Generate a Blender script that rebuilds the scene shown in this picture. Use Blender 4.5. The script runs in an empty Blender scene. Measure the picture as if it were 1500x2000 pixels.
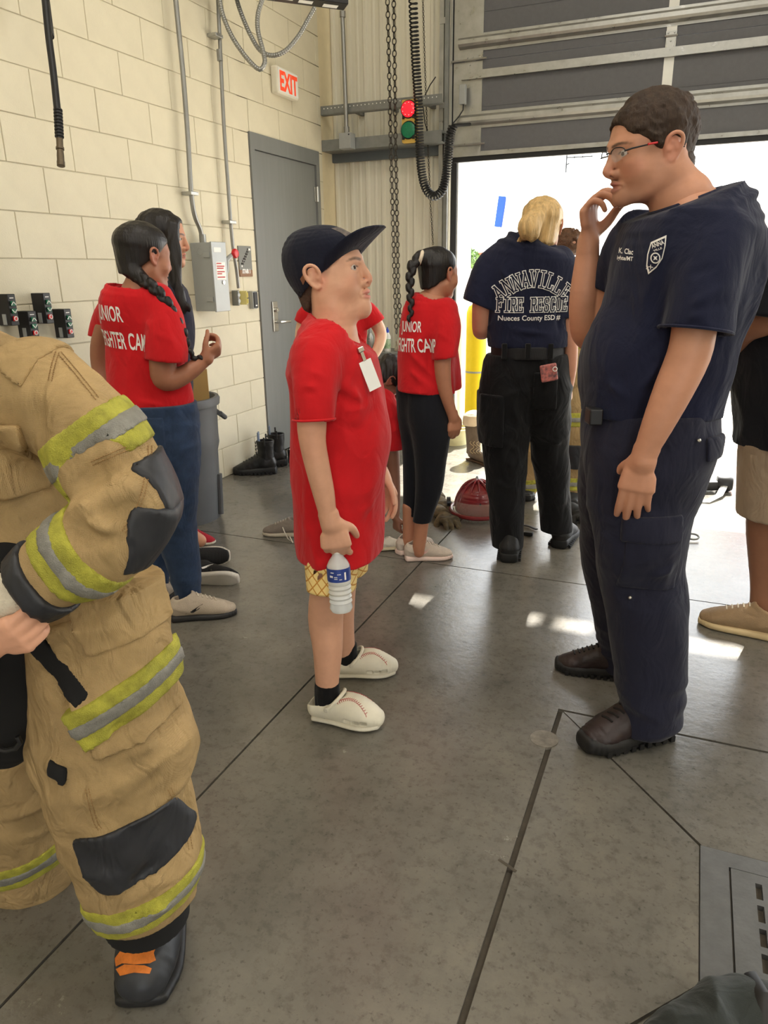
import bpy, bmesh, math, random
import numpy as np
from mathutils import Vector, Matrix
from mathutils.bvhtree import BVHTree

random.seed(7)
rng = np.random.default_rng(5)
SC = bpy.context.scene
COL = SC.collection
rad = math.radians

# ---------------------------------------------------------------- camera
FPX, YAW, PIT, ROL = 1422.9, -0.39674, 0.31996, -0.014824
CAM = np.array([2.8989, 0.0, 1.3467])
FWD = np.array([math.sin(YAW) * math.cos(PIT), math.cos(YAW) * math.cos(PIT), -math.sin(PIT)])
_r = np.array([math.cos(YAW), -math.sin(YAW), 0.0])
_u = np.cross(_r, FWD)
CR = _r * math.cos(ROL) + _u * math.sin(ROL)
CU = -_r * math.sin(ROL) + _u * math.cos(ROL)
EH = np.array([math.sin(YAW), math.cos(YAW), 0.0])      # horizontal viewing direction
cd = bpy.data.cameras.new('camera')
cd.sensor_fit = 'HORIZONTAL'; cd.sensor_width = 36.0; cd.lens = FPX / 1500 * 36
cd.clip_start = 0.05; cd.clip_end = 500
cam = bpy.data.objects.new('camera', cd); COL.objects.link(cam)
cam.matrix_world = Matrix(((CR[0], CU[0], -FWD[0], CAM[0]), (CR[1], CU[1], -FWD[1], CAM[1]),
                           (CR[2], CU[2], -FWD[2], CAM[2]), (0, 0, 0, 1)))
SC.camera = cam

# ---------------------------------------------------------------- light and exposure
SC.cycles.max_bounces = 7; SC.cycles.diffuse_bounces = 4; SC.cycles.glossy_bounces = 3; SC.cycles.transmission_bounces = 6
SC.view_settings.view_transform = 'Standard'
SC.view_settings.look = 'None'
SC.view_settings.gamma = 1.0
SC.view_settings.use_curve_mapping = False
SC.view_settings.exposure = 0.22
w = bpy.data.worlds.new('sky'); SC.world = w; w.use_nodes = True
bg = w.node_tree.nodes['Background']
bg.inputs[0].default_value = (0.93, 0.97, 1.0, 1); bg.inputs[1].default_value = 4.6
LAMPW = 42.0
sd = bpy.data.lights.new('sun', 'SUN'); sd.energy = 24.0; sd.angle = rad(0.6); sd.color = (1, 0.95, 0.86)
sun = bpy.data.objects.new('sun', sd); COL.objects.link(sun)
sun.rotation_euler = Vector((-0.02, -1.0, -1.13)).to_track_quat('-Z', 'Y').to_euler()
sun.location = (3, 14, 12)

# ---------------------------------------------------------------- pixel helpers (a pixel gives a direction, the thing it touches gives the distance)
def ray(u, v): return FWD + CR * ((u - 750) / FPX) + CU * ((1000 - v) / FPX)
def pF(u, v, z=0.0):
    d = ray(u, v); return CAM + d * ((z - CAM[2]) / d[2])
def pL(u, v, x=0.0):
    d = ray(u, v); return CAM + d * ((x - CAM[0]) / d[0])
def pB(u, v, y=5.95):
    d = ray(u, v); return CAM + d * ((y - CAM[1]) / d[1])
def pD(u, v, depth): return CAM + ray(u, v) * depth
def mpx(p): return float(np.dot(np.asarray(p) - CAM, FWD)) / FPX

def lin(c):
    return tuple((x / 12.92 if x <= 0.04045 else ((x + 0.055) / 1.055) ** 2.4) for x in (y / 255 for y in c))

# ---------------------------------------------------------------- materials
MATS = {}
def mat(name, col, rough=0.6, metal=0.0, var=0.12, scale=12.0, bump=0.0, bscale=60.0, stretch=(1, 1, 1), spec=0.5,
        trans=0.0, emit=0.0, alpha=1.0, weave=0, attr=None, col2=None, sss=0.0, coat=0.0, ior=1.45, rvar=0.0, detail=6, sheen=0.0, wr=0.0, wsc=11.0):
    if name in MATS: return MATS[name]
    m = bpy.data.materials.new(name); m.use_nodes = True; nt = m.node_tree; N = nt.nodes; L = nt.links
    b = N['Principled BSDF']; c = lin(col)
    b.inputs['Roughness'].default_value = rough; b.inputs['Metallic'].default_value = metal
    b.inputs['Specular IOR Level'].default_value = spec
    b.inputs['Transmission Weight'].default_value = trans; b.inputs['IOR'].default_value = ior
    b.inputs['Coat Weight'].default_value = coat; b.inputs['Alpha'].default_value = alpha
    b.inputs['Sheen Weight'].default_value = sheen
    if sss:
        b.inputs['Subsurface Weight'].default_value = sss; b.inputs['Subsurface Radius'].default_value = (0.012, 0.005, 0.003)
        b.inputs['Subsurface Scale'].default_value = 0.6
    tc = N.new('ShaderNodeTexCoord'); mp = N.new('ShaderNodeMapping'); mp.inputs['Scale'].default_value = stretch
    L.new(tc.outputs['Object'], mp.inputs['Vector'])
    base = None
    if attr:
        a = N.new('ShaderNodeAttribute'); a.attribute_name = attr; base = a.outputs['Color']
    if var > 0 or col2:
        n = N.new('ShaderNodeTexNoise'); n.inputs['Scale'].default_value = scale; n.inputs['Detail'].default_value = detail
        n.inputs['Roughness'].default_value = 0.62
        L.new(mp.outputs[0], n.inputs['Vector'])
        r = N.new('ShaderNodeMapRange'); r.inputs[1].default_value = 0.3; r.inputs[2].default_value = 0.7
        L.new(n.outputs['Fac'], r.inputs[0])
        if col2:
            mx = N.new('ShaderNodeMix'); mx.data_type = 'RGBA'; mx.inputs[6].default_value = (*c, 1); mx.inputs[7].default_value = (*lin(col2), 1)
            L.new(r.outputs[0], mx.inputs[0]); base = mx.outputs[2]
        else:
            r.inputs[3].default_value = 1 - var; r.inputs[4].default_value = 1 + var
            mx = N.new('ShaderNodeVectorMath'); mx.operation = 'MULTIPLY'
            if base is None: mx.inputs[0].default_value = c
            else: L.new(base, mx.inputs[0])
            L.new(r.outputs[0], mx.inputs[1]); base = mx.outputs[0]
        if rvar:
            r2 = N.new('ShaderNodeMapRange'); r2.inputs[1].default_value = 0.3; r2.inputs[2].default_value = 0.7
            r2.inputs[3].default_value = max(0.02, rough - rvar); r2.inputs[4].default_value = rough + rvar
            L.new(n.outputs['Fac'], r2.inputs[0]); L.new(r2.outputs[0], b.inputs['Roughness'])
    if base is not None: L.new(base, b.inputs['Base Color'])
    else: b.inputs['Base Color'].default_value = (*c, 1)
    if emit:
        b.inputs['Emission Color'].default_value = (*c, 1); b.inputs['Emission Strength'].default_value = emit
    if bump or weave or wr:
        bp = N.new('ShaderNodeBump'); bp.inputs['Strength'].default_value = 1.0; bp.inputs['Distance'].default_value = 0.01
        h = None
        if bump:
            n2 = N.new('ShaderNodeTexNoise'); n2.inputs['Scale'].default_value = bscale; n2.inputs['Detail'].default_value = 8
            L.new(mp.outputs[0], n2.inputs['Vector'])
            ml = N.new('ShaderNodeMath'); ml.operation = 'MULTIPLY'; ml.inputs[1].default_value = bump
            L.new(n2.outputs['Fac'], ml.inputs[0]); h = ml.outputs[0]
        if wr:
            n3 = N.new('ShaderNodeTexNoise'); n3.inputs['Scale'].default_value = wsc; n3.inputs['Detail'].default_value = 2.5; n3.inputs['Distortion'].default_value = 1.6
            mp3 = N.new('ShaderNodeMapping'); mp3.inputs['Scale'].default_value = (1, 1, .55); mp3.inputs['Rotation'].default_value = (.3, .5, .2); L.new(tc.outputs['Object'], mp3.inputs['Vector']); L.new(mp3.outputs[0], n3.inputs['Vector'])
            ml = N.new('ShaderNodeMath'); ml.operation = 'MULTIPLY'; ml.inputs[1].default_value = wr; L.new(n3.outputs['Fac'], ml.inputs[0])
            if h is None: h = ml.outputs[0]
            else:
                ad = N.new('ShaderNodeMath'); ad.operation = 'ADD'; L.new(h, ad.inputs[0]); L.new(ml.outputs[0], ad.inputs[1]); h = ad.outputs[0]
        if weave:
            ws = []
            for dr in ('X', 'Z'):
                wv = N.new('ShaderNodeTexWave'); wv.bands_direction = dr; wv.inputs['Scale'].default_value = weave
                L.new(tc.outputs['Object'], wv.inputs['Vector'])
                ml = N.new('ShaderNodeMath'); ml.operation = 'MULTIPLY'; ml.inputs[1].default_value = 0.03
                L.new(wv.outputs['Fac'], ml.inputs[0]); ws.append(ml.outputs[0])
            for o in ws:
                if h is None: h = o
                else:
                    ad = N.new('ShaderNodeMath'); ad.operation = 'ADD'; L.new(h, ad.inputs[0]); L.new(o, ad.inputs[1]); h = ad.outputs[0]
        L.new(h, bp.inputs['Height']); L.new(bp.outputs[0], b.inputs['Normal'])
    MATS[name] = m
    return m

# ---------------------------------------------------------------- objects
def tag(o, label=None, cat=None, group=None, kind=None):
    if label: o['label'] = label
    if cat: o['category'] = cat
    if group: o['group'] = group
    if kind: o['kind'] = kind
    return o
BASE = {}
def thing(name, loc, label, cat, group=None):
    o = bpy.data.objects.new(name, None); COL.objects.link(o)
    o.location = tuple(float(x) for x in loc); o.empty_display_size = 0.1
    BASE[o.name] = np.array(loc, float)
    return tag(o, label, cat, group)

class Geo:
    def __init__(s): s.v = []; s.f = []
    def add(s, V, F):
        n = len(s.v); s.v += [tuple(float(c) for c in p) for p in V]; s.f += [tuple(i + n for i in f) for f in F]; return s
    def box(s, c, size, R=None, bev=0.0):
        hx, hy, hz = (x / 2 for x in size)
        if bev <= 0:
            V = [(x, y, z) for x in (-hx, hx) for y in (-hy, hy) for z in (-hz, hz)]
            F = [(0, 1, 3, 2), (4, 6, 7, 5), (0, 4, 5, 1), (2, 3, 7, 6), (0, 2, 6, 4), (1, 5, 7, 3)]
        else:
            bm = bmesh.new(); bmesh.ops.create_cube(bm, size=1)
            for q in bm.verts: q.co = Vector((q.co.x * size[0], q.co.y * size[1], q.co.z * size[2]))
            bmesh.ops.bevel(bm, geom=bm.edges[:], offset=bev, segments=2, affect='EDGES', profile=0.5)
            bm.verts.index_update(); V = [tuple(q.co) for q in bm.verts]; F = [tuple(q.index for q in f.verts) for f in bm.faces]; bm.free()
        V = np.array(V)
        if R is not None: V = V @ np.array(R).T
        return s.add(V + np.array(c), F)
    def ab(s, a, b, bev=0.0):
        a = np.minimum(a, b), np.maximum(a, b)
        return s.box((a[0] + a[1]) / 2, a[1] - a[0], None, bev)
    def tube(s, path, r, n=10, caps=True, closed=False, flat=1.0):
        P = [np.array(p, float) for p in path]; m = len(P); R = r if hasattr(r, '__len__') else [r] * m
        V = []; F = []; pu = None
        for i in range(m):
            a = P[i - 1] if (i > 0 or closed) else P[i]; b = P[(i + 1) % m] if (i < m - 1 or closed) else P[i]
            t = b - a; t = t / (np.linalg.norm(t) + 1e-12)
            if pu is None:
                q = np.array([0, 0, 1.0]) if abs(t[2]) < 0.9 else np.array([1.0, 0, 0]); pu = q
            x = np.cross(pu, t); x /= np.linalg.norm(x) + 1e-12; y = np.cross(t, x); pu = y
            for k in range(n):
                an = 2 * math.pi * k / n; V.append(P[i] + R[i] * (x * math.cos(an) + flat * y * math.sin(an)))
        for i in range(m if closed else m - 1):
            j = (i + 1) % m
            for k in range(n): F.append((i * n + k, i * n + (k + 1) % n, j * n + (k + 1) % n, j * n + k))
        if caps and not closed: F.append(tuple(range(n - 1, -1, -1))); F.append(tuple(range((m - 1) * n, m * n)))
        return s.add(V, F)
    def lathe(s, prof, c=(0, 0, 0), ax=(0, 0, 1), n=24, cap=True):
        ax = np.array(ax, float); ax /= np.linalg.norm(ax)
        q = np.array([1.0, 0, 0]) if abs(ax[0]) < 0.9 else np.array([0, 1.0, 0])
        x = np.cross(q, ax); x /= np.linalg.norm(x); y = np.cross(ax, x); V = []; F = []
        for r, z in prof:
            for k in range(n):
                an = 2 * math.pi * k / n; V.append(np.array(c) + ax * z + r * (x * math.cos(an) + y * math.sin(an)))
        m = len(prof)
        for i in range(m - 1):
            for k in range(n): F.append((i * n + k, i * n + (k + 1) % n, (i + 1) * n + (k + 1) % n, (i + 1) * n + k))
        if cap: F.append(tuple(range(n - 1, -1, -1))); F.append(tuple(range((m - 1) * n, m * n)))
        return s.add(V, F)
    def prism(s, poly, o, x, y, n, depth):
        """2-D polygon in the plane (o; x, y), thickened by depth along n"""
        o, x, y, n = (np.array(q, float) for q in (o, x, y, n)); m = len(poly)
        V = [o + x * p + y * q for p, q in poly] + [o + x * p + y * q + n * depth for p, q in poly]
        F = [tuple(range(m - 1, -1, -1)), tuple(range(m, 2 * m))] + [(i, (i + 1) % m, m + (i + 1) % m, m + i) for i in range(m)]
        return s.add(V, F)

def mkmesh(name, V, F, smooth=False, cols=None):
    me = bpy.data.meshes.new(name); V = np.asarray(V, np.float32)
    if isinstance(F, np.ndarray):
        nf = len(F); k = F.shape[1]
        me.vertices.add(len(V)); me.vertices.foreach_set('co', V.ravel())
        me.loops.add(nf * k); me.loops.foreach_set('vertex_index', F.astype(np.int32).ravel())
        me.polygons.add(nf); me.polygons.foreach_set('loop_start', np.arange(0, nf * k, k, dtype=np.int32))
        me.update(calc_edges=True)
    else:
        me.from_pydata([tuple(p) for p in V], [], F)
    me.polygons.foreach_set('use_smooth', np.full(len(me.polygons), smooth, dtype=bool))
    if cols is not None:
        at = me.color_attributes.new('Col', 'FLOAT_COLOR', 'POINT')
        c4 = np.ones((len(V), 4), np.float32); c4[:, :3] = cols; at.data.foreach_set('color', c4.ravel())
    me.update()
    return me

def obj(name, geo, material, parent=None, smooth=False, cols=None, recalc=True, loc=None):
    V, F = (geo.v, geo.f) if isinstance(geo, Geo) else geo
    V = np.array(V, float)
    base = BASE[parent.name] if parent is not None else (np.array(loc, float) if loc is not None else np.zeros(3))
    me = mkmesh(name, V - base, F, smooth, cols)
    if recalc and not isinstance(F, np.ndarray):
        bm = bmesh.new(); bm.from_mesh(me); bmesh.ops.recalc_face_normals(bm, faces=bm.faces); bm.to_mesh(me); bm.free()
        if smooth == 'auto' or smooth is True:
            me.set_sharp_from_angle(angle=rad(40)) if hasattr(me, 'set_sharp_from_angle') else None
    me.materials.append(material)
    o = bpy.data.objects.new(name, me); COL.objects.link(o)
    if parent is not None: o.parent = parent
    else: o.location = tuple(base)
    BASE[o.name] = base
    return o
def struct(name, geo, material, parent=None, **k):
    o = obj(name, geo, material, parent, **k)
    if parent is None: o['kind'] = 'structure'
    return o
def share(name, me, loc, parent):
    o = bpy.data.objects.new(name, me); COL.objects.link(o); o.location = tuple(float(c) for c in (np.array(loc) - BASE[parent.name])); o.parent = parent
    BASE[o.name] = np.array(loc, float); return o

# ---------------------------------------------------------------- text
def text_mesh(s, size=1.0, off=0.0, align='CENTER', space=1.0, sx=1.0):
    cu = bpy.data.curves.new('t', 'FONT'); cu.body = s; cu.size = size; cu.align_x = align; cu.offset = off; cu.space_character = space
    cu.resolution_u = 3
    o = bpy.data.objects.new('t', cu); COL.objects.link(o)
    dg = bpy.context.evaluated_depsgraph_get(); me = bpy.data.meshes.new_from_object(o.evaluated_get(dg))
    V = np.zeros(len(me.vertices) * 3); me.vertices.foreach_get('co', V); V = V.reshape(-1, 3)[:, :2] * (sx, 1)
    F = [tuple(p.vertices) for p in me.polygons]
    bpy.data.objects.remove(o); bpy.data.curves.remove(cu); bpy.data.meshes.remove(me)
    return V, F
def text_flat(s, o, x, y, size, off=0.0, lift=0.0, align='CENTER', sx=1.0, space=1.0):
    V, F = text_mesh(s, size, off, align, space, sx); o, x, y = np.array(o, float), np.array(x, float), np.array(y, float)
    n = np.cross(x, y); return (o + V[:, :1] * x + V[:, 1:] * y + n * lift, F)
# ================================================================ materials of the place
WALLC = (226, 219, 193)
M_block = mat('painted_block', (217, 209, 184), 0.62, var=0.03, scale=9, bump=0.10, bscale=170)
M_mortar = mat('painted_mortar', (206, 199, 178), 0.75, var=0.06, bump=0.1, bscale=120)
M_metalwall = mat('cream_metal_panel', (222, 217, 198), 0.45, var=0.05, scale=3, stretch=(1, 1, 0.1))
M_cream = mat('cream_flashing', (222, 208, 172), 0.5, var=0.04)
M_galv = mat('galvanised_steel', (172, 172, 168), 0.36, 0.85, var=0.14, scale=14, bump=0.03, bscale=90, rvar=0.12)
M_galvd = mat('grey_steel', (132, 134, 132), 0.45, 0.5, var=0.12, scale=20, rvar=0.1)
M_conduit = mat('conduit_steel', (150, 150, 146), 0.38, 0.7, var=0.08)
M_dgray = mat('charcoal_door_panel', (98, 98, 101), 0.55, var=0.06, scale=30, bump=0.12, bscale=260)
M_doorgray = mat('grey_door_paint', (122, 124, 122), 0.42, var=0.05, scale=5, stretch=(6, 6, 0.4))
M_black = mat('black_rubber', (26, 26, 27), 0.5, var=0.15)
M_blackp = mat('black_plastic', (30, 30, 32), 0.4, var=0.1)
M_white = mat('white_plastic', (236, 236, 230), 0.4, var=0.03)
M_paper = mat('white_paper', (240, 240, 236), 0.8, var=0.02)
M_chrome = mat('satin_chrome', (205, 203, 196), 0.22, 0.9, var=0.05)
M_boxgray = mat('grey_enamel', (158, 161, 160), 0.38, 0.2, var=0.04)
M_red = mat('red_plastic', (205, 40, 45), 0.35, var=0.06)
M_green = mat('green_plastic', (26, 104, 72), 0.4, var=0.08)

# ================================================================ floor
def floor_material():
    m = bpy.data.materials.new('polished_concrete'); m.use_nodes = True; nt = m.node_tree; N = nt.nodes; L = nt.links
    b = N['Principled BSDF']; tc = N.new('ShaderNodeTexCoord')
    def noise(sc, det=8, rough=0.6, st=None):
        n = N.new('ShaderNodeTexNoise'); n.inputs['Scale'].default_value = sc; n.inputs['Detail'].default_value = det; n.inputs['Roughness'].default_value = rough
        if st:
            mp = N.new('ShaderNodeMapping'); mp.inputs['Scale'].default_value = st; mp.inputs['Rotation'].default_value = (0, 0, 0.6)
            L.new(tc.outputs['Object'], mp.inputs['Vector']); L.new(mp.outputs[0], n.inputs['Vector'])
        else: L.new(tc.outputs['Object'], n.inputs['Vector'])
        return n.outputs['Fac']
    def ramp(src, stops):
        r = N.new('ShaderNodeValToRGB'); e = r.color_ramp.elements
        e[0].position = stops[0][0]; e[0].color = (*stops[0][1], 1); e[1].position = stops[-1][0]; e[1].color = (*stops[-1][1], 1)
        for p, c in stops[1:-1]: q = e.new(p); q.color = (*c, 1)
        L.new(src, r.inputs[0]); return r.outputs[0]
    def mix(a, bb, fac, mode='MULTIPLY'):
        x = N.new('ShaderNodeMix'); x.data_type = 'RGBA'; x.blend_type = mode
        if isinstance(fac, float): x.inputs[0].default_value = fac
        else: L.new(fac, x.inputs[0])
        L.new(a, x.inputs[6]); L.new(bb, x.inputs[7]); return x.outputs[2]
    big = ramp(noise(1.3, 9, 0.65), [(0.25, lin((88, 86, 80))), (0.5, lin((110, 106, 98))), (0.78, lin((134, 128, 116)))])
    mid = ramp(noise(9, 10, 0.7), [(0.25, (0.84,) * 3), (0.55, (1.0,) * 3), (0.85, (1.10, 1.08, 1.05))])
    speck = mix(ramp(noise(75, 3, 0.6), [(0.30, (0.55,) * 3), (0.40, (1,) * 3)]), ramp(noise(30, 6, 0.7), [(0.36, (0.70,) * 3), (0.50, (1,) * 3)]), 1.0)
    scr = ramp(noise(5, 12, 0.8, (0.4, 22, 1)), [(0.60, (1,) * 3), (0.72, (1.25,) * 3)])
    c = mix(mix(mix(big, mid, 1.0), speck, 0.75), scr, 0.5)
    L.new(c, b.inputs['Base Color'])
    r = N.new('ShaderNodeMapRange'); L.new(noise(4.5, 10, 0.7), r.inputs[0])
    r.inputs[1].default_value = 0.15; r.inputs[2].default_value = 0.85; r.inputs[3].default_value = 0.12; r.inputs[4].default_value = 0.32
    L.new(r.outputs[0], b.inputs['Roughness']); b.inputs['Specular IOR Level'].default_value = 0.8
    bp = N.new('ShaderNodeBump'); bp.inputs['Strength'].default_value = 0.25; bp.inputs['Distance'].default_value = 0.004
    L.new(noise(26, 10, 0.65), bp.inputs['Height']); L.new(bp.outputs[0], b.inputs['Normal'])
    return m
M_floor = floor_material()
M_joint = mat('joint_sealant', (72, 65, 54), 0.8, var=0.2, scale=40)
M_slab = mat('slab_edge', (120, 113, 100), 0.8, var=0.2, scale=30)

# floor slabs cut by the saw joints: the slab field is tiled by joint lines x = 1.80 and y = 3.10, the sunken drain strip starts at x = 2.63
JX, JY, PX, PY = 1.795, 3.10, 2.632, 2.075
g = Geo(); g.ab((-0.1, -10, -0.2), (13, 6.1, -0.012)); fl = struct('floor', g, M_joint)
def slab(poly, z=0.0):
    g = Geo(); g.prism([(p[0], p[1]) for p in poly], (0, 0, z - 0.15), (1, 0, 0), (0, 1, 0), (0, 0, 1), 0.15)
    return obj('slab', g, M_floor, fl)
J = 0.0035
def rect(x0, y0, x1, y1): return [(x0 + J, y0 + J), (x1 - J, y0 + J), (x1 - J, y1 - J), (x0 + J, y1 - J)]
for y0, y1 in ((-9.5, -3.0), (-3.0, JY), (JY, 6.1)): slab(rect(-0.05, y0, JX, y1))
for x0, x1 in ((JX, 5.2), (5.2, 9.0), (9.0, 12.6)): slab(rect(x0, JY, x1, 6.1))
_e = .006
slab([(JX + J, -9.5), (PX - _e, -9.5), (PX - _e, PY + _e), (5.2 - J, PY + _e), (5.2 - J, JY - J), (JX + J, JY - J)]); slab(rect(5.2, -9.5, 9.0, JY)); slab(rect(9.0, -9.5, 12.6, JY))
# the drain field: panels meeting along mitre cuts at the grate frame
dNW, dSW, dNE = pF(1368, 1650), pF(1370, 1925), pF(1500, 1672)
GX0, GY1, GY0 = float(dNW[0]), float(dNW[1]), float(dSW[1])
GX1 = GX0 + 0.62; PXE = PX + 1.0 + 0.62; PS = GY0 - (PY - GY1)
def inset(poly, k=0.004):
    c = np.mean(poly, 0); return [tuple(np.array(p) + (c - np.array(p)) / np.linalg.norm(c - np.array(p)) * k) for p in poly]
A, B_, C_, D_ = (PX + .008, PY), (5.2, PY), (5.2, PS), (PX + .008, PS)
a, b_, c_, d_ = (GX0, GY1), (GX1, GY1), (GX1, GY0), (GX0, GY0)
for poly in ([A, a, d_, D_], [B_, b_, a, A], [D_, d_, c_, C_], [C_, c_, b_, B_]): slab(inset(poly[::-1]), -0.002)
slab(rect(PX, -9.5, 5.2, PS))

# drain grate: cast frame and slotted plate
gr = thing('drain_grate', (GX0, GY0, 0), 'grey cast iron floor drain grate with slots beside the work boots', 'drain grate')
M_iron = mat('worn_cast_iron', (98, 98, 97), 0.5, 0.35, var=0.16, scale=18, bump=0.06, bscale=80)
g = Geo(); fw = 0.062
for q in ((GX0, GY0, GX0 + fw, GY1), (GX1 - fw, GY0, GX1, GY1), (GX0 + fw, GY0, GX1 - fw, GY0 + fw * .8), (GX0 + fw, GY1 - fw * .8, GX1 - fw, GY1)):
    g.ab((q[0], q[1], -0.1), (q[2], q[3], -0.001))
obj('frame', g, M_iron, gr)
px0, px1, py0, py1 = GX0 + fw + .004, GX1 - fw - .004, GY0 + fw * .8 + .004, GY1 - fw * .8 - .004
nx, ny = 12, 4
g = Geo(); slx = [px0 + 0.05 + i * 0.036 for i in range(nx)]; sly = [py0 + 0.02 + j * (py1 - py0 - 0.03) / ny for j in range(ny)]
sw, sl = 0.014, (py1 - py0 - 0.03) / ny - 0.018
xs = [px0] + [q for x in slx for q in (x, x + sw)] + [px1]
for i in range(0, len(xs), 2): g.ab((xs[i], py0, -0.03), (xs[i + 1], py1, 0.001))
for x in slx:
    ys = [py0] + [q for y in sly for q in (y, y + sl)] + [py1]
    for i in range(0, len(ys), 2): g.ab((x, ys[i], -0.03), (x + sw, ys[i + 1], 0.001))
obj('slotted_plate', g, M_iron, gr)
g = Geo(); g.ab((GX0, GY0, -0.14), (GX1, GY1, -0.11)); obj('sump', g, mat('drain_silt', (90, 74, 54), 0.9, var=0.3), gr)

# ================================================================ left wall of concrete blocks
CB = 0.2032; Y0 = 3.0552; DY0, DY1, DZ = 4.665, 5.672, 2.243
g = Geo(); g.ab((-0.25, -9.6, 0), (-0.007, DY0 + .02, 5.6)); g.ab((-0.25, DY1 - .02, 0), (-0.007, 5.755, 5.6)); g.ab((-0.25, DY0 - .1, DZ - .02), (-0.007, DY1 + .1, 5.6))
wl = struct('wall_left', g, M_mortar)
_bl = {}
def block(y0, y1, z0, z1):
    dy, dz = round(y1 - y0 - 0.0045, 4), round(z1 - z0 - 0.0045, 4)
    if dy < 0.02: return
    if (dy, dz) not in _bl:
        q = Geo(); q.box((0, 0, 0), (0.05, dy, dz), None, 0.003); V = np.array(q.v); me = mkmesh('block', V, q.f); me.materials.append(M_block); _bl[(dy, dz)] = me
    share('block', _bl[(dy, dz)], (-0.025 + random.uniform(-.0008, .0008), (y0 + y1) / 2, (z0 + z1) / 2), wl)
for k in range(0, 20):
    z0, z1 = k * CB, (k + 1) * CB; par = 0 if k % 2 == 1 else 1
    ys = [Y0 + (2 * n + par) * CB for n in range(-6, 8)]
    cuts = sorted([y for y in ys if 1.0 < y < 5.75] + [1.0, 5.752])
    for y0, y1 in zip(cuts[:-1], cuts[1:]):
        if z0 < DZ - 0.02:
            if y0 >= DY0 - .005 and y1 <= DY1 + .005: continue
            if y0 < DY0 < y1 <= DY1 + 1: y1 = DY0
            elif y0 < DY1 < y1: y0 = DY1
            if y0 >= DY0 - .005 and y1 <= DY1 + .005: continue
        block(y0, y1, z0, z1)

# steel door in the block wall
dr = struct('door_1', (lambda q: (q.ab((-0.06, DY0, 0), (0.012, DY0 + .052, DZ)), q.ab((-0.06, DY1 - .052, 0), (0.012, DY1, DZ)), q.ab((-0.06, DY0 + .052, DZ - .102), (0.012, DY1 - .052, DZ)), q)[-1])(Geo()), M_doorgray)
g = Geo(); g.ab((-0.055, DY0 + .056, 0.012), (-0.004, DY1 - .056, DZ - .106)); obj('door_leaf', g, M_doorgray, dr)
g = Geo(); g.ab((-0.06, DY0 + .052, 0), (-0.058, DY1 - .052, DZ - .1)); obj('door_gap', g, M_black, dr)
for z in (0.28, 1.1, 1.93):
    g = Geo(); g.tube([(0.014, DY1 - .054, z - .055), (0.014, DY1 - .054, z + .055)], 0.009, 8); g.ab((-.002, DY1 - .085, z - .055), (.004, DY1 - .054, z + .055)); obj('hinge', g, M_chrome, dr)
hb, ht = pL(541, 647), pL(533, 589)
hy = float((hb[1] + ht[1]) / 2)
g = Geo(); g.ab((-.004, hy - .035, hb[2]), (.008, hy + .035, ht[2]), 0.004); hp = obj('escutcheon', g, M_chrome, dr)
zc = float(ht[2] - .06); zl = float(hb[2] + .07)
g = Geo(); g.lathe([(.017, 0), (.017, .022), (.012, .026)], (0.006, hy, zc), (1, 0, 0), 16); obj('lock_cylinder', g, M_chrome, dr)
g = Geo(); g.tube([(0.006, hy, zl), (.05, hy, zl), (.058, hy + .03, zl), (.058, hy + .125, zl - .004)], [.012, .011, .011, .009], 10); obj('lever', g, M_chrome, dr, smooth=True)

# ================================================================ metal wall, corner, girts
YS = 5.975
g = Geo(); g.ab((-0.25, 5.755, 0), (-0.004, 6.1, 5.6)); cornr = struct('trim_1', g, M_cream)
g = Geo(); prof = []
x = 0.0
while x < 1.02:
    for dx, dd in ((0, 0), (.010, .016), (.030, .016), (.040, 0), (.075, 0), (.082, .004), (.095, .004), (.102, 0)): prof.append((x + dx, YS - dd))
    x += 0.138
prof = [(a_, b2) for a_, b2 in prof if a_ <= 1.02]
V = [(a_, b2, z) for z in (0, 5.6) for a_, b2 in prof]; n = len(prof)
V += [(prof[0][0], 6.1, 0), (prof[-1][0], 6.1, 0), (prof[0][0], 6.1, 5.6), (prof[-1][0], 6.1, 5.6)]
F = [(i, i + 1, n + i + 1, n + i) for i in range(n - 1)] + [(2 * n, 2 * n + 1, 2 * n + 3, 2 * n + 2)]
g.add(V, F); wb = struct('wall_back', g, M_metalwall)
g = Geo(); OX0, OX1, OZ = 1.13, 4.79, 4.3
g.ab((.90, 6.0, OZ), (5.9, 6.12, 5.6)); g.ab((OX1, 6.0, 0), (5.9, 6.12, OZ)); g.ab((9.6, 6.0, 0), (12.2, 6.12, 5.6)); g.ab((5.9, 6.0, OZ), (9.6, 6.12, 5.6))
struct('wall_back_upper', g, M_metalwall)
# perforated angle girt and two channel girts
ga = thing('wall_girt', pB(626, 216, 5.75), 'grey perforated steel angle running across the cream metal wall above the channel', 'girt', 'wall girts')
z = 2.55
g = Geo(); g.ab((0.0, 5.752, z - .035), (1.0, 5.757, z + .025)); g.ab((0.0, 5.757, z - .040), (1.0, 5.80, z - .035)); obj('angle', g, M_galvd, ga)
g = Geo()
for i in range(30): g.lathe([(.0045, 0), (.0045, .002)], (0.03 + i * .032, 5.7505, z + .006), (0, 1, 0), 8)
obj('punched_holes', g, M_white, ga)['kind'] = 'stuff'
for i in range(3): obj('bracket', Geo().ab((0.25 + .3 * i, 5.757, z - .03), (0.28 + .3 * i, YS, z + .02)), M_galvd, ga)
gb = thing('wall_girt', pB(632, 290, 5.75), 'deep grey steel channel girt carrying a junction box on the cream metal wall', 'girt', 'wall girts')
zt, zb = 2.335, 2.255
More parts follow.
